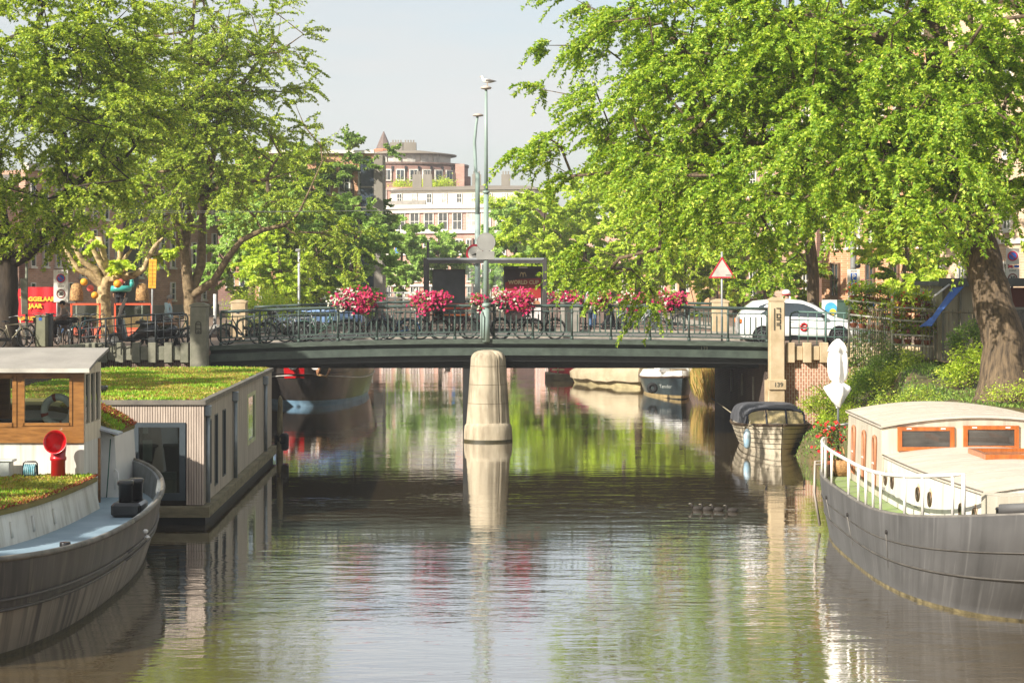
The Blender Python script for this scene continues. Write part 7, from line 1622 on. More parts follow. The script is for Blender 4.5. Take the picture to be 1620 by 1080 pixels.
# ---------------------------------------------------------------- flower boxes
PET = [('magenta_flowers', PETP), ('red_flowers', mat('crimson petal', '#a50c3a', .6, col2='#c21c50', scale=25)), ('white_flowers', PETW)]
def flower_box(label, px, Y, wpx, hpx=38, seed=0, mix=(.55, .25, .2), split=None, yc=None, grp='flower boxes hung on the bridge railings'):
    z_r = deck_z(PX(px, Y))+1.12; w_ = wpx*Y/F/2; h_ = hpx*Y/F/2
    zc = (PZ(yc, Y) if yc else z_r+h_*.55)
    t = thing('flower_box', label, 'planter', (PX(px, Y), Y-.12, z_r-.1), group=grp)
    a = MB(); a.cbox((0, 0, .10), (w_*1.5, .24, .22), bev=.03); a.build('trough', mat('dark planter', '#3a3b34', .7), t)
    zz = zc-(z_r-.1); n = int(620*wpx/80)
    cf = lambda f: (lambda c0: f(c0))
    pet = [(PET[0][0], PET[0][1], int(n*mix[0]*2.3), .052, None), (PET[1][0], PET[1][1], int(n*mix[1]*2.3), .052, (lambda c: c[:, 0] > -w_*.2)), (PET[2][0], PET[2][1], int(n*mix[2]*2.5), .045, (lambda c: c[:, 0] < w_*.15) if split != 'r' else None)]
    make_bush('foliage', '', None, [(-w_*.5, 0, zz, w_*.5, .22, h_*.8, 1), (w_*.5, 0, zz, w_*.5, .22, h_*.85, 1), (0, 0, zz-.05, w_*.6, .24, h_*.8, 1), (random.Random(seed).uniform(-.5, .5)*w_, -.1, zz-h_*1.0, w_*.3, .12, h_*.5, .5)], 1500, .07, LEAF_D, 300+seed, stems=0, parent=t, petals=pet)
    return t
for k, (px, w_, lab, mix) in enumerate(((560, 84, 'flower box of white and magenta petunias, leftmost on the bridge railing', (.45, .25, .35)), (680, 72, 'flower box of dark magenta petunias before the left half of the bus shelter', (.6, .3, .12)), (812, 76, 'flower box of pink and red petunias below the shelter poster', (.5, .35, .2)), (948, 40, 'flower box half hidden by hanging leaves right of the grey cabinet', (.6, .2, .2)), (1060, 54, 'flower box of bright magenta petunias, rightmost on the bridge railing', (.7, .15, .15)))):
    flower_box(lab, px, 66.35, w_*.85, 23, k, mix, yc=473)
for k, (px, w_, lab) in enumerate(((893, 60, 'flower box on the far railing just right of the bus shelter'), (1000, 56, 'flower box on the far railing behind the hanging elm leaves'))):
    flower_box(lab, px, 79.2, w_*.9, 24, 10+k, (.6, .2, .25), yc=474)
flower_box('small pale pink flower box at the foot of the tall lamp post', 757, 66.4, 26, 26, 20, (.5, .1, .4), yc=474)

# ---------------------------------------------------------------- flower stall and kiosk on the right quay
ALU = mat('white stall tube', '#c9c5ba', .5)
stalls = [(1337, 1412, 60.5, 'left plant rack of the flower stall, white tubes with potted plants on shelves'), (1414, 1452, 57.5, 'right plant rack of the flower stall in front of the blue awning')]
t = thing('plant_rack', stalls[0][3], 'rack', (PX(1375, 61), 61, 2.95)); 
def rackz(py, Y=61): return PZ(py, Y)-2.95
a = MB()
for px, yt in ((1343, 455), (1411, 464)): a.tube([(PX(px, 61)-t.location[0], 0, 0), (PX(px, 61)-t.location[0], 0, rackz(yt))], .035, 6)
a.build('upright', ALU, t); xa, xb = PX(1343, 61)-t.location[0], PX(1411, 61)-t.location[0]
a = MB(); a.tube([(xa, 0, rackz(456)), (xb, 0, rackz(465))], .03, 6); a.build('top_tube', ALU, t)
for k, (ya, yb_) in enumerate(((474, 480), (496, 503), (517, 524))):
    a = MB(); a.loft([[(xa, -.25, rackz(ya)), (xa, .25, rackz(ya)), (xa, .25, rackz(ya)-.05), (xa, -.25, rackz(ya)-.05)], [(xb, -.25, rackz(yb_)), (xb, .25, rackz(yb_)), (xb, .25, rackz(yb_)-.05), (xb, -.25, rackz(yb_)-.05)]], True, True, True, False); a.build('shelf', ALU, t)
TC = mat('terracotta pot', '#9a5a3c')
def potted(label, x, y, z, s, lm, pet, seed):
    q = make_bush('potted_plant', label, (x, y, z), [(0, 0, .2*s+.12, .17*s, .15*s, .14*s, .6)], 260, .065*s, lm, seed, cat='plant', group='potted plants on the flower stall racks', stems=3, aspect=.6, petals=pet)
    p = MB(); p.lathe([(.07*s, 0), (.10*s, .13), (.11*s, .14)], n=12); p.build('pot', TC, q); return q
ORP = mat('orange petal', '#d95522', .6, var=.2, scale=20); YLP = mat('yellow petal', '#d9b52c', .6); PKP = mat('pink petal', '#cf6f8e', .6)
rr = random.Random(8)
sh = [(474, 480), (496, 503), (517, 524)]
pos = ['at the left end', 'left of the middle', 'in the middle', 'right of the middle', 'at the right end']
for r_, (ya, yb_) in enumerate(sh):
    for k in range(5):
        f = (k+.5)/5; x = t.location[0]+xa+(xb-xa)*f; z = 2.95+rackz(ya+(yb_-ya)*f)+.0; m_ = [ORP, PKP, YLP, PETR, PETW][(k+2*r_) % 5]
        potted('potted plant %s of the %s shelf, left flower rack' % (pos[k], ['top', 'middle', 'bottom'][r_]), x, 61-.05, z, rr.uniform(1.1, 1.5), [LEAF_B, LEAF_Y, LEAF_C][(k+r_) % 3], [('blooms', m_, 9 if r_ != 1 else 3, .04, None)], 400+r_*10+k)
t2 = thing('plant_rack', stalls[1][3], 'rack', (PX(1430, 57.5), 57.5, 2.92)); rz2 = lambda py: PZ(py, 57.5)-2.92
xa2, xb2 = PX(1412, 57.5)-t2.location[0], PX(1474, 57.5)-t2.location[0]
a = MB()
for x, yt in ((xa2, 464), (xb2, 467)): a.tube([(x, 0, 0), (x, 0, rz2(yt))], .045, 6)
a.build('upright', ALU, t2); a = MB(); a.tube([(xa2, 0, rz2(464)), (xb2, 0, rz2(467))], .04, 6); a.tube([(xb2, 0, rz2(467)), (xb2-.35, -.2, rz2(506))], .025, 6); a.build('top_tube', ALU, t2)
for k, (ya, yb_) in enumerate(((484, 488), (504, 508), (527, 530), (543, 546))):
    a = MB(); a.loft([[(xa2, -.3, rz2(ya)), (xa2, .2, rz2(ya)), (xa2, .2, rz2(ya)-.05), (xa2, -.3, rz2(ya)-.05)], [(xb2, -.3, rz2(yb_)), (xb2, .2, rz2(yb_)), (xb2, .2, rz2(yb_)-.05), (xb2, -.3, rz2(yb_)-.05)]], True, True, True, False); a.build('shelf', ALU, t2)
    for j in range(4):
        f = (j+.5)/4; potted('potted plant %s of the %s shelf, right flower rack' % (['at the left end', 'left of the middle', 'right of the middle', 'at the right end'][j], ['top', 'second', 'third', 'lowest'][k]), t2.location[0]+xa2+(xb2-xa2)*f, 57.4, 2.92+rz2(ya+(yb_-ya)*f), rr.uniform(1.0, 1.35), [LEAF_B, LEAF_Y][(j+k) % 2], [('blooms', [ORP, YLP, PETR, PETW, PKP][(j+k) % 5], 11, .04, None)], 500+k*10+j)
# kiosk
Yk = 56.5
kx0, kx1 = PX(1492, Yk), PX(1500, Yk)+5.5
ko = thing('kiosk', 'flower kiosk with grey green panels, flat dark roof and open doorway behind the big trunk', 'kiosk', ((kx0+kx1)/2, Yk, 2.95)); O = ko.location; kz = lambda py: PZ(py, Yk)-2.95
a = MB(); a.box(kx0-O[0], kx0+.9-O[0], 0, .06, 0, kz(452)); a.box(kx0-O[0], kx0+.06-O[0], .06, 3.2, 0, kz(452)); a.build('side_panel', mat('grey green panel', '#9a937c', .6, col2='#7f7a66', scale=1.2, stretch=(4, 4, .5)), ko)
for x in (kx0, kx0+.48, kx0+.9): a = MB(); a.box(x-O[0]-.03, x-O[0]+.03, -.05, .0, 0, kz(448)); a.build('mullion', mat('kiosk steel', '#6f6f62', .5), ko)
a = MB(); a.box(kx0+.93-O[0], kx1-O[0], .3, .36, kz(486), kz(455)); a.build('fascia_panel', mat('brown kiosk panel', '#6a3324', .6, col2='#4f261b', scale=1.5), ko)
a = MB(); a.box(kx0+.93-O[0], kx1-O[0], .5, .52, .1, kz(488)); a.build('dark_window', glass_mat('kiosk glass', (.02, .035, .033), .06), ko)
a = MB(); a.box(kx0+.93-O[0], kx1-O[0], .28, .5, kz(490), kz(486)); a.box(kx0+.93-O[0], kx1-O[0], .3, .5, 0, .12); a.build('window_rail', mat('grey rail', '#83867c', .5), ko)
a = MB(); a.box(kx0-.15-O[0], kx1+.1-O[0], -.35, 3.3, kz(452)+.0, kz(445)); a.box(kx0-.2-O[0], kx1+.1-O[0], -.42, -.352, kz(453), kz(440)); a.build('roof', mat('dark roof edge', '#4f524f', .6, var=.15), ko)
a = MB(); w0, w1 = PX(1512, Yk)-.55, PX(1512, Yk)+.1
aw = [[(PX(1501, Yk)-O[0], -.45, kz(455)), (PX(1519, Yk)-O[0], -.45, kz(453))], [(PX(1475, Yk-1.5)-O[0], -1.5, PZ(500, Yk-1.5)-2.95), (PX(1490, Yk-1.5)-O[0], -1.5, PZ(492, Yk-1.5)-2.95)], [(PX(1455, Yk-2)-O[0], -2.0, PZ(516, Yk-2)-2.95), (PX(1474, Yk-2)-O[0], -2.0, PZ(515, Yk-2)-2.95)]]
a.loft(aw, closed=False, smooth=False); a.loft([[(p[0], p[1]+.03, p[2]-.02) for p in r_] for r_ in aw], closed=False, smooth=False); a.build('blue_awning', mat('blue awning cloth', '#3e63a6', .8, var=.08), ko)
a = MB(); a.tube([(PX(1497, Yk)-O[0], -.4, kz(450)), (PX(1455, Yk)-O[0], -1.9, kz(468))], .03, 6); a.build('awning_arm', ALU, ko)
# garden bank, steps, fence and shrubs
bm_ = MB(); n = 22; rows = []
rg = np.random.default_rng(2)
for i in range(n+1):
    y = 44.9+(65.85-44.9)*i/n; row = []
    for j in range(13):
        f = j/12; x = 9.0+3.6*f+(.6*math.sin(y*.5)*(1-f)); z = .05+((2.42 if y < 48.5 else min(2.90, 2.42+(y-48.5)*.12))-.05)*min(1, f*(4.5 if y < 51 else max(1.25, 4.5-(y-51)*.5)))**.8+rg.normal(0, .05)*(0 < f < 1)
        if j == 0: z = -.3
        if j == 12 and y > 51: z = 3.01
        row.append((x, y, z))
    rows.append(row)
bm_.loft(rows, closed=False); bm_.loft([rows[0], [(p[0], p[1], -.4) for p in rows[0]]], closed=False); bm_.build('garden_bank', EARTH, kind='structure'); rows_bank = rows; n_bank = n
bm_ = MB(); bm_.add([(12.0, 51, 3.03), (30, 51, 3.03), (30, 66.2, 3.03), (11.9, 66.2, 3.03)], [(0, 1, 2, 3)]); bm_.build('dirt_verge', mat('dappled dirt', '#8b7657', .95, col2='#63523a', scale=1.5, bump=.5), kind='structure')
fn = thing('garden_fence', 'tall rusty grey bar fence between flower stall and garden bank', 'fence', (PX(1350, 60), 60, 2.4)); O = fn.location
FP = [(PX(1350, 62), 62.0), (PX(1430, 58), 58.0), (PX(1545, 55), 55.0)]
FM = mat('fence iron', '#6c6a5a', .7, col2='#8d7a5d', scale=5)
a = MB(); nb_ = 0
for (x0, y0), (x1, y1) in zip(FP[:-1], FP[1:]):
    for h in (.45, 2.0): a.tube([(x0-O[0], y0-O[1], h), (x1-O[0], y1-O[1], h)], .022, 5)
a.build('rails', FM, fn); bar = None
for (x0, y0), (x1, y1) in zip(FP[:-1], FP[1:]):
    k = int(math.hypot(x1-x0, y1-y0)/.17)
    for i in range(k):
        if bar is None: q = MB(); q.tube([(0, 0, .2), (0, 0, 2.08)], .014, 5); bar = q.build('bar', FM, fn); c_ = bar
        else: c_ = bar.copy(); C.objects.link(c_); c_.parent = fn
        c_.location = (x0+(x1-x0)*i/k-O[0], y0+(y1-y0)*i/k-O[1], 0)
SH = [ # label, px, py(base), Y, size x, z, leaf mat, leaves
 ('loose bright shrub at the foot of the brick wing wall, left of the parasol', 1302, 655, 60, .75, .75, LEAF_Y, 1900, .08),
 ('leafy shrub directly behind the closed parasol', 1350, 648, 58, .8, 1.1, LEAF_B, 2600, .08),
 ('dark green shrub between parasol and bar fence', 1392, 628, 57, .9, 1.25, LEAF_D, 3000, .08),
 ('pale flowering shrub spilling over the wing wall coping', 1378, 590, 61, 1.0, 1.35, LEAF_C, 3000, .075),
 ('young green shrub at the foot of the bar fence', 1425, 622, 55, .8, 1.0, LEAF_A, 2200, .08),
 ('yellow green bush in the sun at the foot of the leaning elm', 1528, 612, 50, .7, .95, LEAF_Y, 2300, .075),
 ('dark shrub against the kiosk panel left of the leaning elm', 1528, 560, 53, .5, .8, LEAF_D, 1200, .08),
 ('low bright weeds on the bank below the wing wall', 1325, 675, 54, .7, .5, LEAF_Y, 1600, .07),
 ('low bright plants in front of the leaning elm trunk', 1600, 634, 45.6, .7, .35, LEAF_Y, 900, .06),
 ('low weeds on the bank edge behind the cream cabin roof', 1440, 645, 46.2, 1.0, .35, LEAF_A, 1500, .06),
]
for k, (lab, px, py, Y, w_, h_, lm, n, lf) in enumerate(SH):
    z = PZ(py, Y); make_bush('shrub', lab, (PX(px, Y), Y, z), [(0, 0, h_*.55, w_*.75, w_*.6, h_*.5, 1.2), (w_*.4, 0, h_*.8, w_*.4, w_*.4, h_*.35, .7), (-w_*.5, 0, h_*.35, w_*.45, w_*.4, h_*.32, .7)], n, lf, lm, 700+k, aspect=.5,
              petals=[('blossoms', PETW, 120, .04, None)] if 'pale flowering' in lab else None)
gcr = np.random.default_rng(77); ng = 17000; fi = gcr.integers(0, n_bank, ng); fj = gcr.integers(0, 12, ng); fa = gcr.random(ng); fb = gcr.random(ng)
RW = np.array(rows_bank); Pq = RW[fi, fj]*(1-fa)[:, None]*(1-fb)[:, None]+RW[fi+1, fj]*fa[:, None]*(1-fb)[:, None]+RW[fi, fj+1]*(1-fa)[:, None]*fb[:, None]+RW[fi+1, fj+1]*(fa*fb)[:, None]
keep = (np.sin(Pq[:, 0]*2.1+Pq[:, 1])+np.sin(Pq[:, 1]*1.7)+gcr.normal(0, .7, ng)) > -.3; Pq = Pq[keep]; Dq = rand_dir(gcr, len(Pq))*.6+np.array([0, 0, .9])
gco = leaves_mesh('ground_cover', Pq, Dq, rand_dir(gcr, len(Pq))+np.array([0, -.4, .5]), .09, .35, LEAF_D, None, gcr); gco['kind'] = 'stuff'
# reeds under the right span
rd = np.random.default_rng(5); nr_ = 900; x = rd.uniform(PX(1109, 84), PX(1136, 84), nr_); y = rd.uniform(80.5, 88, nr_); P = np.stack([x-8.2, y-84, rd.uniform(0, .35, nr_)], 1); D = rand_dir(rd, nr_)*.16+np.array([-.12, 0, 1.0])
rt_ = thing('reeds', 'clump of straw coloured reeds at the waterline right of the dark sloop', 'reeds', (8.2, 84, 0)); leaves_mesh('stalks', P, D, rand_dir(rd, nr_), 1.35, .035, leaf_mat('reed straw', '#7d8a3a', '#b39a58', '#cfa45f', .3), rt_, rd)
# small things on the water
for k, (px, py, lab) in enumerate(((1103, 806, 'dark coot swimming ahead of the ripple'), (1119, 807, 'second coot close behind the first'), (1136, 808, 'small dark duckling behind the coots'), (1158, 809, 'last duckling trailing the coots'), (708, 585, 'tiny duck seen under the left span of the bridge'))):
    Y = WY(py); s_ = 1.0 if k != 4 else 1.3; t = thing('water_bird', lab, 'bird', (PX(px, Y), Y, -.02), PI, 'water birds', sc=s_)
    a = MB(); a.tube([(-.15, 0, .07), (-.08, 0, .055), (.02, 0, .05), (.10, 0, .06)], [.012, .055, .07, .04], 10); a.tube([(.09, 0, .06), (.13, 0, .13), (.14, 0, .17)], [.03, .022, .024], 8); a.build('body', mat('dark plumage', '#2c2620', .8), t)
    a = MB(); a.tube([(.15, 0, .17), (.20, 0, .16)], [.007, .003], 6); a.build('beak', mat('pale beak', '#cfc8b8', .6), t)
# white rail, hedge, parked blue van etc. beyond the bridge
t = thing('garden_hedge', 'yellow green hedge on the far left quay behind the railing', 'hedge', (PX(420, 96), 96, 3.0)); make_bush('h', '', None, [(0, 0, 1.0, 1.5, .8, .9, 2), (-1, 0, .8, .8, .6, .7, 1), (1.0, 0, .9, .9, .6, .8, 1)], 5200, .12, LEAF_Y, 800, parent=t, stems=3)
t = thing('parked_car', 'low pale blue car half hidden behind the railing left of the first flower box', 'car', (PX(505, 100), 100, 3.0), sc=(1.0, 1.0, .55)); a = MB(); a.loft([[(x, -.95, .3), (x, -.98, zt_*.6), (x, -.8, zt_), (x, .8, zt_), (x, .98, zt_*.6), (x, .95, .3)] for x, zt_ in ((-2.2, 1.2), (-2.1, 1.45), (1.0, 1.5), (1.5, 1.3), (1.9, .95), (2.2, .8))], True, True, True, False); a.build('body', mat('pale blue van paint', '#7c9ac6', .4, coat=.3), t)
a = MB(); a.box(-1.9, .9, -.99, -.975, .85, 1.25); a.build('side_window', CG, t)
for x in (-1.4, 1.4): a = MB(); a.ring((x, -.92, .33), .24, .08, 'Y', 20, 6); a.build('wheel', RUBBER, t)
t = thing('white_fence', 'low white barrier on the far quay below the pale trees', 'fence', (PX(638, 150), 150, 3.0)); a = MB(); a.cbox((0, 0, 1.25), (2.6, .1, .14)); a.cbox((0, 0, .85), (2.6, .08, .1)); a.build('rail', WHITE_C, t)
for k in range(5): a = MB(); a.cbox((-1.2+.6*k, 0, .65), (.12, .1, 1.3)); a.build('post', WHITE_C, t)
# tram wires
WIRE = mat('wire', '#5b5a58', .6)
for k, (y0, y1, Y, lab) in enumerate(((326, 331, 84, 'upper overhead wire crossing in front of the left trees'), (333, 328, 84.6, 'lower overhead wire crossing in front of the left trees'))):
    a = MB(); a.tube([(PX(-100+(900)*i/10, Y), Y, PZ(y0+(y1-y0)*i/10, Y)-.15*math.sin(PI*i/10)) for i in range(11)], .011, 4); tag(a.build('overhead_wire', WIRE), lab, 'wire')
# ---------------------------------------------------------------- buildings
BR_L = brick_mat('mauve brick facade', '#bf937b', '#ab826c', '#b8a596', (.4, .12), .012)
BR_R = brick_mat('orange brick facade', '#c48f68', '#b5805a', '#c9b294', (.4, .12), .012)
BR_F = brick_mat('far red brick', '#c79684', '#ba8a78', '#ccb8aa', (.6, .2), .015)
BR_D = brick_mat('far brown brick', '#8b6759', '#7f5c50', '#958074', (.6, .2), .015)
STUC = mat('white stucco', '#d6cfc2', .8, var=.05, scale=.4); STUC2 = mat('grey stucco', '#b5b0a8', .8, var=.05, scale=.4)
CONC = mat('grey concrete', '#8f887c', .85, col2='#7b7468', scale=.6, bump=.3, stretch=(1, 1, .3))
ROOFG = mat('grey brown roof', '#857b6c', .8, var=.1, scale=.5); WINF = mat('white window frame', '#d9d5ca', .6); WG = glass_mat('window glass', (.04, .05, .055), .08)
CURT = mat('pale curtain', '#b5b2a8', .8, var=.2, scale=2)
class Bld:
    """world-coordinate facade builder; facade runs from A to B (seen with A at left), real recessed windows"""
    def __init__(s, name, label, A, B, z0, z1, depth, m, cat='building'):
        s.A = Vector((A[0], A[1], 0)); s.B = Vector((B[0], B[1], 0)); s.u = (s.B-s.A).normalized(); s.L = (s.B-s.A).length
        s.n = Vector((s.u.y, -s.u.x, 0)); s.z0, s.z1 = z0, z1
        s.t = thing(name, label, cat, (A[0], A[1], z0)); s.O = Vector(s.t.location)
        a = MB(); c = [s.A, s.B, s.B-s.n*depth, s.A-s.n*depth]; a.add([tuple(p-s.O+Vector((0, 0, z))) for z in (z0, z1) for p in c], [(0, 3, 2, 1), (4, 5, 6, 7), (0, 1, 5, 4), (1, 2, 6, 5), (2, 3, 7, 6), (3, 0, 4, 7)])
        s.wall = a.build('wall', m, s.t); s.depth = depth; s.cache = {}
    def P(s, d, z, out=0.0): return s.A+s.u*d+s.n*out+Vector((0, 0, z))-s.O
    def slab(s, d0, d1, z0, z1, out0, out1, m, name, parent=None):
        a = MB(); c = [s.P(d0, 0, out1), s.P(d1, 0, out1), s.P(d1, 0, out0), s.P(d0, 0, out0)]
        a.add([tuple(p+Vector((0, 0, z))) for z in (z0, z1) for p in c], [(0, 3, 2, 1), (4, 5, 6, 7), (0, 1, 5, 4), (1, 2, 6, 5), (2, 3, 7, 6), (3, 0, 4, 7)]); return a.build(name, m, parent or s.t)
    def window(s, d, z, w_, h_, fm=WINF, gm=WG, bars=(1, 1), sill=True):
        key = (round(w_, 3), round(h_, 3), fm.name, gm.name, bars); ang = math.atan2(s.u.y, s.u.x)
        if key not in s.cache:
            f = MB(); t_ = min(.11, w_*.13)
            f.box(-w_/2, -w_/2+t_, -.09, .05, 0, h_); f.box(w_/2-t_, w_/2, -.09, .05, 0, h_); f.box(-w_/2+t_, w_/2-t_, -.09, .05, h_-t_, h_); f.box(-w_/2+t_, w_/2-t_, -.09, .05, 0, t_)
            for i in range(1, bars[0]+1): x = -w_/2+w_*i/(bars[0]+1); f.box(x-t_*.3, x+t_*.3, -.07, .03, t_, h_-t_)
            for i in range(1, bars[1]+1): z_ = h_*i/(bars[1]+1); f.box(-w_/2+t_, w_/2-t_, -.066, .026, z_-t_*.3, z_+t_*.3)
            if sill: f.box(-w_/2-.06, w_/2+.06, -.16, .04, -.1, -.002)
            fo = f.build('window', fm, s.t); g = MB(); g.box(-w_/2+t_, w_/2-t_, -.03, -.01, t_, h_-t_); go = g.build('pane', gm, fo); s.cache[key] = (fo, go)
            o_ = fo
        else:
            fo, go = s.cache[key]; o_ = fo.copy(); C.objects.link(o_); o_.parent = s.t; g2 = go.copy(); C.objects.link(g2); g2.parent = o_
        p = s.P(d, z, .06); o_.location = p; o_.rotation_euler = (0, 0, ang); return o_
# left brick facade behind plane tree
A, Bp = (PX(40, 112), 112.0), (PX(345, 128), 128.0)
b = Bld('brick_building', 'mauve brick building with tall narrow windows behind the plane tree', A, Bp, 3.0, 11.4, 12, BR_L)
nwin = 17
for r_, (zz, hh) in enumerate(((4.0, 1.1), (6.0, 2.2), (8.8, 2.0))):
    for k in range(nwin):
        d = b.L*(k+.5)/nwin
        if r_ == 0 and k % 3: continue
        b.window(d, zz-(.6 if r_ == 1 and k % 5 == 4 else 0), .42, hh, bars=(0, 2))
b.slab(0, b.L, 11.4, 11.8, -.3, .25, STUC2, 'cornice'); b.slab(0, b.L, 3.0, 3.7, 0.01, .08, CONC, 'plinth')
b.slab(b.L*.475, b.L*.53, 3.7, 11.3, 0.01, .35, mat('dark glazed stair bay', '#55524d', .3, var=.2), 'stair_bay')
# brick building with concrete fin, centre left
A, Bp = (PX(372, 150), 150.0), (PX(592, 150), 150.0)
b = Bld('brick_building', 'brick apartment block with pale top edge and tall concrete fin at its right end', A, Bp, 3.0, PZ(243, 150), 14, BR_R)
for r_ in range(4):
    for k in range(7):
        b.window(b.L*(k+.5)/7, 3.9+2.6*r_, .9, 1.6, bars=(1, 1))
b.slab(0, b.L, PZ(243, 150), PZ(238, 150), -.5, .3, STUC, 'cornice')
b.slab(b.L+.01, b.L+.66, 3.0, PZ(246, 150), -3, .6, CONC, 'concrete_fin'); b.slab(b.L-1.0, b.L, 3.6, PZ(252, 150), .01, .3, mat('dark blue glazing', '#3b444e', .2, var=.3, scale=1), 'glass_strip')
for k in range(6): b.slab(b.L-1.0, b.L, 4.6+k*1.5, 4.72+k*1.5, .305, .36, CONC, 'floor_edge')
# right bank orange brick
A, Bp = (PX(1300, 112), 112.0), (PX(1470, 104), 104.0)
b = Bld('brick_building', 'sunlit orange brick house with white vertical window strips behind the white car', A, Bp, 3.0, 18.0, 12, BR_R)
for r_, zz in enumerate((7.6, 11.2, 14.6)):
    for k in range(9):
        b.window(b.L*(k+.4)/9, zz-.6, .26, 2.9, bars=(0, 0), gm=CURT)
for k in (1, 4, 6, 8): b.window(b.L*(k+.3)/9, 4.3, .75, 1.9, bars=(1, 1), fm=mat('brown frame', '#6f5a48', .6))
b.slab(0, b.L, 18, 18.4, -.3, .3, STUC2, 'cornice'); b.slab(b.L*.30, b.L*.315, 3.1, 17.9, .01, .14, mat('black downpipe', '#3a332e', .6), 'downpipe')
A, Bp = (PX(1180, 124), 124.0), (PX(1292, 118), 118.0)
b = Bld('brick_building', 'set back brick house with grey doorway and balcony left of the orange brick house', A, Bp, 3.0, 16.5, 10, BR_L)
for r_ in range(4):
    for k in range(4): b.window(b.L*(k+.5)/4, 4.2+3.1*r_, .7, 2.0, bars=(1, 1))
b.slab(0, b.L, 16.5, 16.9, -.3, .3, STUC2, 'cornice'); b.slab(b.L*.72, b.L*.95, 6.1, 6.25, .01, .8, CONC, 'balcony')
A, Bp = (PX(1475, 100), 100.0), (PX(1700, 84), 84.0)
b = Bld('brick_building', 'pale cream and brick house front at the right edge above the kiosk', A, Bp, 3.0, 18.0, 10, brick_mat('cream brick', '#d6b898', '#c8a888', '#d8c8b2', (.4, .12), .012))
for r_ in range(4):
    for k in range(6): b.window(b.L*(k+.5)/6, 4.2+3.3*r_, .95, 1.9, bars=(1, 1))
b.slab(0, b.L, 18, 18.4, -.3, .3, STUC2, 'cornice'); b.slab(0, b.L, 6.9, 7.15, .01, .1, STUC, 'string_course')
# white and brick terraced building across the end of the canal
Yt = 262
A, Bp = (PX(602, Yt), Yt), (PX(812, Yt-6), Yt-6.0)
zl = lambda py, Y=Yt: PZ(py, Y)
b = Bld('terraced_building', 'long white topped brick apartment building closing the view, with glazed gallery', A, Bp, 3.0, zl(331), 14, BR_F)
b.slab(-.5, b.L+.5, zl(331), zl(325), -14, .5, STUC, 'terrace_slab')
for k in range(9): b.window(b.L*(k+.45)/9.3, zl(365), 1.35, zl(337)-zl(365), bars=(1, 1), gm=WG if k < 6 else CURT)
b.slab(0, b.L, zl(337)-.05, zl(331)-.01, .01, .3, STUC, 'lintel'); b.slab(0, b.L, zl(370), zl(366), .01, .35, STUC, 'band')
for k in range(9): 
    w_ = b.window(b.L*(k+.45)/9.3, zl(403), 1.5, zl(379)-zl(403), bars=(2, 1))
    if k in (1, 5, 8): b.slab(b.L*(k+.45)/9.3-.75, b.L*(k+.45)/9.3-.3, zl(401), zl(380), .12, .2, mat('blue curtain', '#3a78b8', .7), 'blue_panel')
for k in range(9): b.window(b.L*(k+.45)/9.3, zl(445), 1.3, 2.3, bars=(2, 1))
for k in range(9): b.window(b.L*(k+.45)/9.3, zl(474), 1.3, 1.8, bars=(2, 1))
b.slab(0, b.L, zl(453), zl(450), .01, .3, STUC, 'band'); b.slab(b.L*.7, b.L*.71, 3.2, zl(378), .01, .5, BR_D, 'pier')
b.slab(-.3, b.L*.35, zl(325), zl(318), .0, .3, mat('balcony rail', '#8f8a80', .6), 'balcony_rail')
# white penthouse
A, Bp = (PX(618, Yt+4), Yt+4), (PX(846, Yt+1), Yt+1.0)
b = Bld('white_penthouse', 'white plastered top storey with shallow roof above the glazed gallery', A, Bp, zl(329), zl(300), 9, STUC)
for k in range(8): b.window(b.L*(k+.6)/9.6, zl(322, Yt+4), .75, zl(306)-zl(322), bars=(1, 1), gm=CURT if k % 2 else WG)
q = MB(); L_ = b.L
rfp = [b.P(-.6, zl(300), .5), b.P(L_+.6, zl(299), .5), b.P(L_+.6, zl(299), -9), b.P(-.6, zl(300), -9)]; rdg = [b.P(1.0, zl(293), -4), b.P(L_*.6, zl(290), -4), b.P(L_-1, zl(291), -4)]
q.add([tuple(p) for p in rfp]+[tuple(p) for p in rdg], [(0, 1, 6, 5, 4), (1, 2, 6), (2, 3, 4, 5, 6), (3, 0, 4), (3, 2, 1, 0)]); q.build('roof', ROOFG, b.t)
for px in (657, 674, 753, 800): 
    a = MB(); p = Vector((PX(px, Yt+3), Yt+8, zl(293)))-b.O; a.cbox(tuple(p+Vector((0, 0, .8))), (1.2, 1, 2.0)); [a.cbox(tuple(p+Vector((-.35+.35*i, 0, 2.0))), (.2, .5, .5)) for i in range(3)]; a.build('chimney', CONC, b.t)
for k, dd in enumerate((.68, .9)): make_bush('roof_plants', ['roof garden shrubs on the white terrace', 'second clump of roof garden shrubs on the white terrace'][k], tuple(b.P(b.L*dd, zl(325), 2.5)+b.O), [(0, 0, .6, 1.2, .6, .6, 1)], 700, .3, LEAF_Y, 900+k, stems=0)
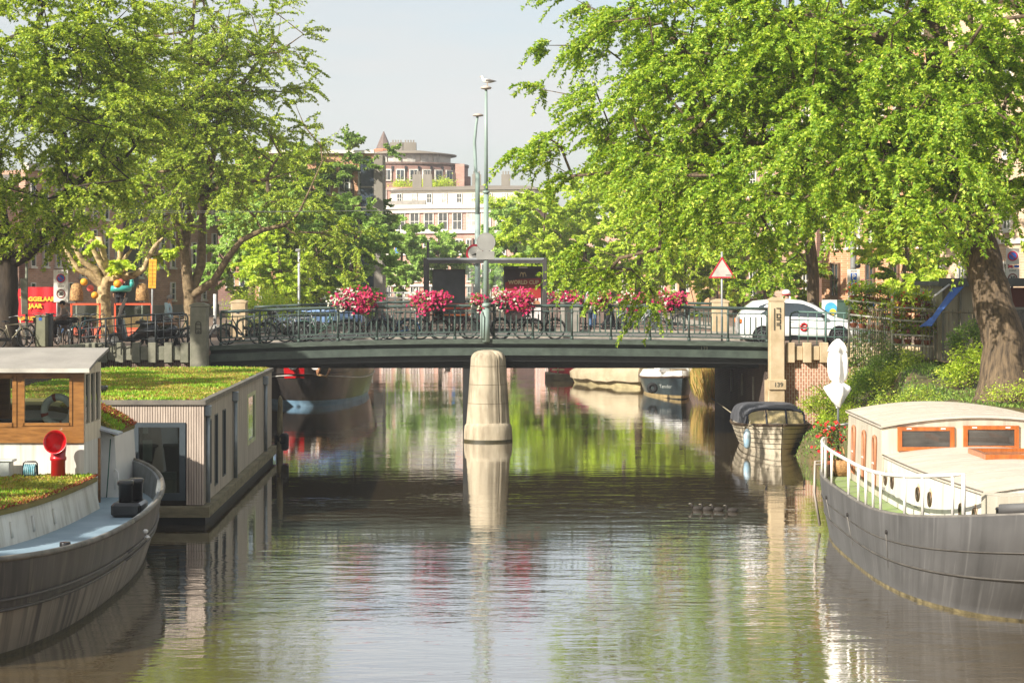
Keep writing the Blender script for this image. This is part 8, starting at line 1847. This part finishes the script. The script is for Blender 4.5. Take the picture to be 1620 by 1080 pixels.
# rotunda
def rotunda():
    Yr = 300; cx, cy = PX(640, Yr), Yr; t = thing('rotunda_building', 'round brown brick building with white drum storey and flat grey roof', 'building', (cx, cy, 3.0)); R_ = (732-640)*Yr/F+.8; z = lambda py: PZ(py, Yr)-3.0
    a = MB(); a.lathe([(R_, 0), (R_, z(264))], n=64, smooth=True); a.build('brick_drum', BR_D, t); a = MB(); a.lathe([(R_+.12, z(266)), (R_+.15, z(262)), (R_-.4, z(262))], n=64); a.build('parapet', mat('brick coping', '#6f5a50', .8), t)
    R2 = R_-2.6; a = MB(); a.lathe([(R2, z(264)), (R2, z(247))], n=64); a.build('white_drum', STUC, t); a = MB(); a.lathe([(R2+.9, z(248)), (R2+.9, z(246)), (R2*.5, z(240)), (.2, z(239))], n=64); a.build('roof', ROOFG, t)
    f = MB(); f.box(-.65, .65, -.25, .1, 0, 1.7); fo = f.build('window', WINF, t); g = MB(); g.box(-.5, -.04, -.27, -.2, .15, 1.55); g.box(.04, .5, -.27, -.2, .15, 1.55); go = g.build('pane', WG, fo)
    first = True
    for k in range(11):
        a_ = -PI/2+(-58+11.5*k)*PI/180
        if first: o_ = fo; first = False
        else: o_ = fo.copy(); C.objects.link(o_); o_.parent = t; g2 = go.copy(); C.objects.link(g2); g2.parent = o_
        o_.location = (R_*math.cos(a_), R_*math.sin(a_), z(291)); o_.rotation_euler = (0, 0, a_+PI/2)
        q = MB(); q.cbox((R_*math.cos(a_+.08), R_*math.sin(a_+.08), z(272)), (.3, .3, .7), rz=a_); q.build('wall_slot', BLACK, t)
    for px in (628, 648): a = MB(); a.cbox((PX(px, Yr)-cx, 0, z(236)), (2.0, 1.6, 1.9)); [a.cbox((PX(px, Yr)-cx-.6+.4*i, 0, z(236)+1.1), (.2, .5, .5)) for i in range(4)]; a.build('chimney', CONC, t)
    for k in range(6):
        a_ = -PI/2+(-40+17*k)*PI/180; o_ = MB(); o_.cbox((R2*math.cos(a_), R2*math.sin(a_), z(255)), (1.2, .4, 1.3), rz=a_+PI/2); o_.build('upper_window', CURT, t)
    a = MB(); a.box(PX(722, Yr)-cx, PX(736, Yr)-cx, -6, -2, 0, z(263)); a.build('stair_tower', BR_F, t)
    a = MB(); a.box(PX(735, Yr)-cx, PX(745, Yr)-cx, -5, -1, 0, z(282)); a.build('annex', BR_D, t)
rotunda()
for k, (px, py) in enumerate(((640, 294), (675, 292), (700, 293))): make_bush('roof_plants', ['left planting on the rotunda terrace', 'middle planting on the rotunda terrace', 'right planting on the rotunda terrace'][k], (PX(px, 288), 288, PZ(py, 288)-.8), [(0, 0, .8, 1.6, .8, .7, 1)], 800, .3, LEAF_Y, 930+k, stems=0)
A, Bp = (PX(596, 288), 286.0), (PX(700, 288), 286.0)
b = Bld('brick_building', 'low red brick wing in front of the rotunda', A, Bp, 3.0, PZ(296, 286), 6, BR_F)
for k in range(5): b.window(b.L*(k+.5)/5, PZ(318, 286), 1.2, 1.7)
# spire
t = thing('church_spire', 'distant brick spire with ribbed grey top above the rotunda roof', 'spire', (PX(607, 420), 420, 3.0)); z = lambda py: PZ(py, 420)-3
a = MB(); a.lathe([(2.2, 0), (2.2, z(238)), (2.0, z(236))], n=8, smooth=False); a.build('shaft', mat('orange brick spire', '#b5724e', .8), t); a = MB(); a.lathe([(1.75, z(238)), (.9, z(222)), (.08, z(208))], n=8, smooth=False); a.build('spire', mat('grey slate spire', '#6d5b52', .8), t)
# rows of houses along the quays behind the trees so that streets are closed
for k, (p0, y0, p1, y1, zt_, m_, lab) in enumerate(((-420, 100, 30, 108, 10.5, BR_L, 'brick row house at the far left behind the dark elm'), (846, 250, 1000, 225, 12, BR_F, 'brick house behind the yellow green trees right of the shelter'), (985, 190, 1185, 165, 14, BR_R, 'orange brick house row behind the bright trees on the right quay'), (345, 205, 600, 215, 12, BR_F, 'far brick row between the left quay trees'))):
    b = Bld('row_house', lab, (PX(p0, y0), y0), (PX(p1, y1), y1), 3.0, zt_, 10, m_)
    nn = max(3, int(b.L/2.6)); nn = min(nn, 16)
    for r_ in range(3 if zt_ > 13.5 else 2):
        for j in range(nn): b.window(b.L*(j+.5)/nn, 4.2+3.2*r_, 1.0, 1.9)
    b.slab(0, b.L, zt_, zt_+.4, -.3, .3, STUC2, 'cornice')
# ---------------------------------------------------------------- summer haze over the far quays
hz = MB(); hz.box(-430, 430, -30, 630, -2.6, 62)
hm = bpy.data.materials.new('thin summer haze'); hm.use_nodes = True; nt = hm.node_tree; N = nt.nodes; N.remove(N['Principled BSDF'])
pv = N.new('ShaderNodeVolumePrincipled'); pv.inputs['Color'].default_value = (.94, .97, 1.0, 1); pv.inputs['Density'].default_value = 0.00035; pv.inputs['Anisotropy'].default_value = 0.0
nt.links.new(pv.outputs[0], N['Material Output'].inputs['Volume'])
hz.build('haze', hm, kind='stuff')
S.cycles.volume_bounces = 0
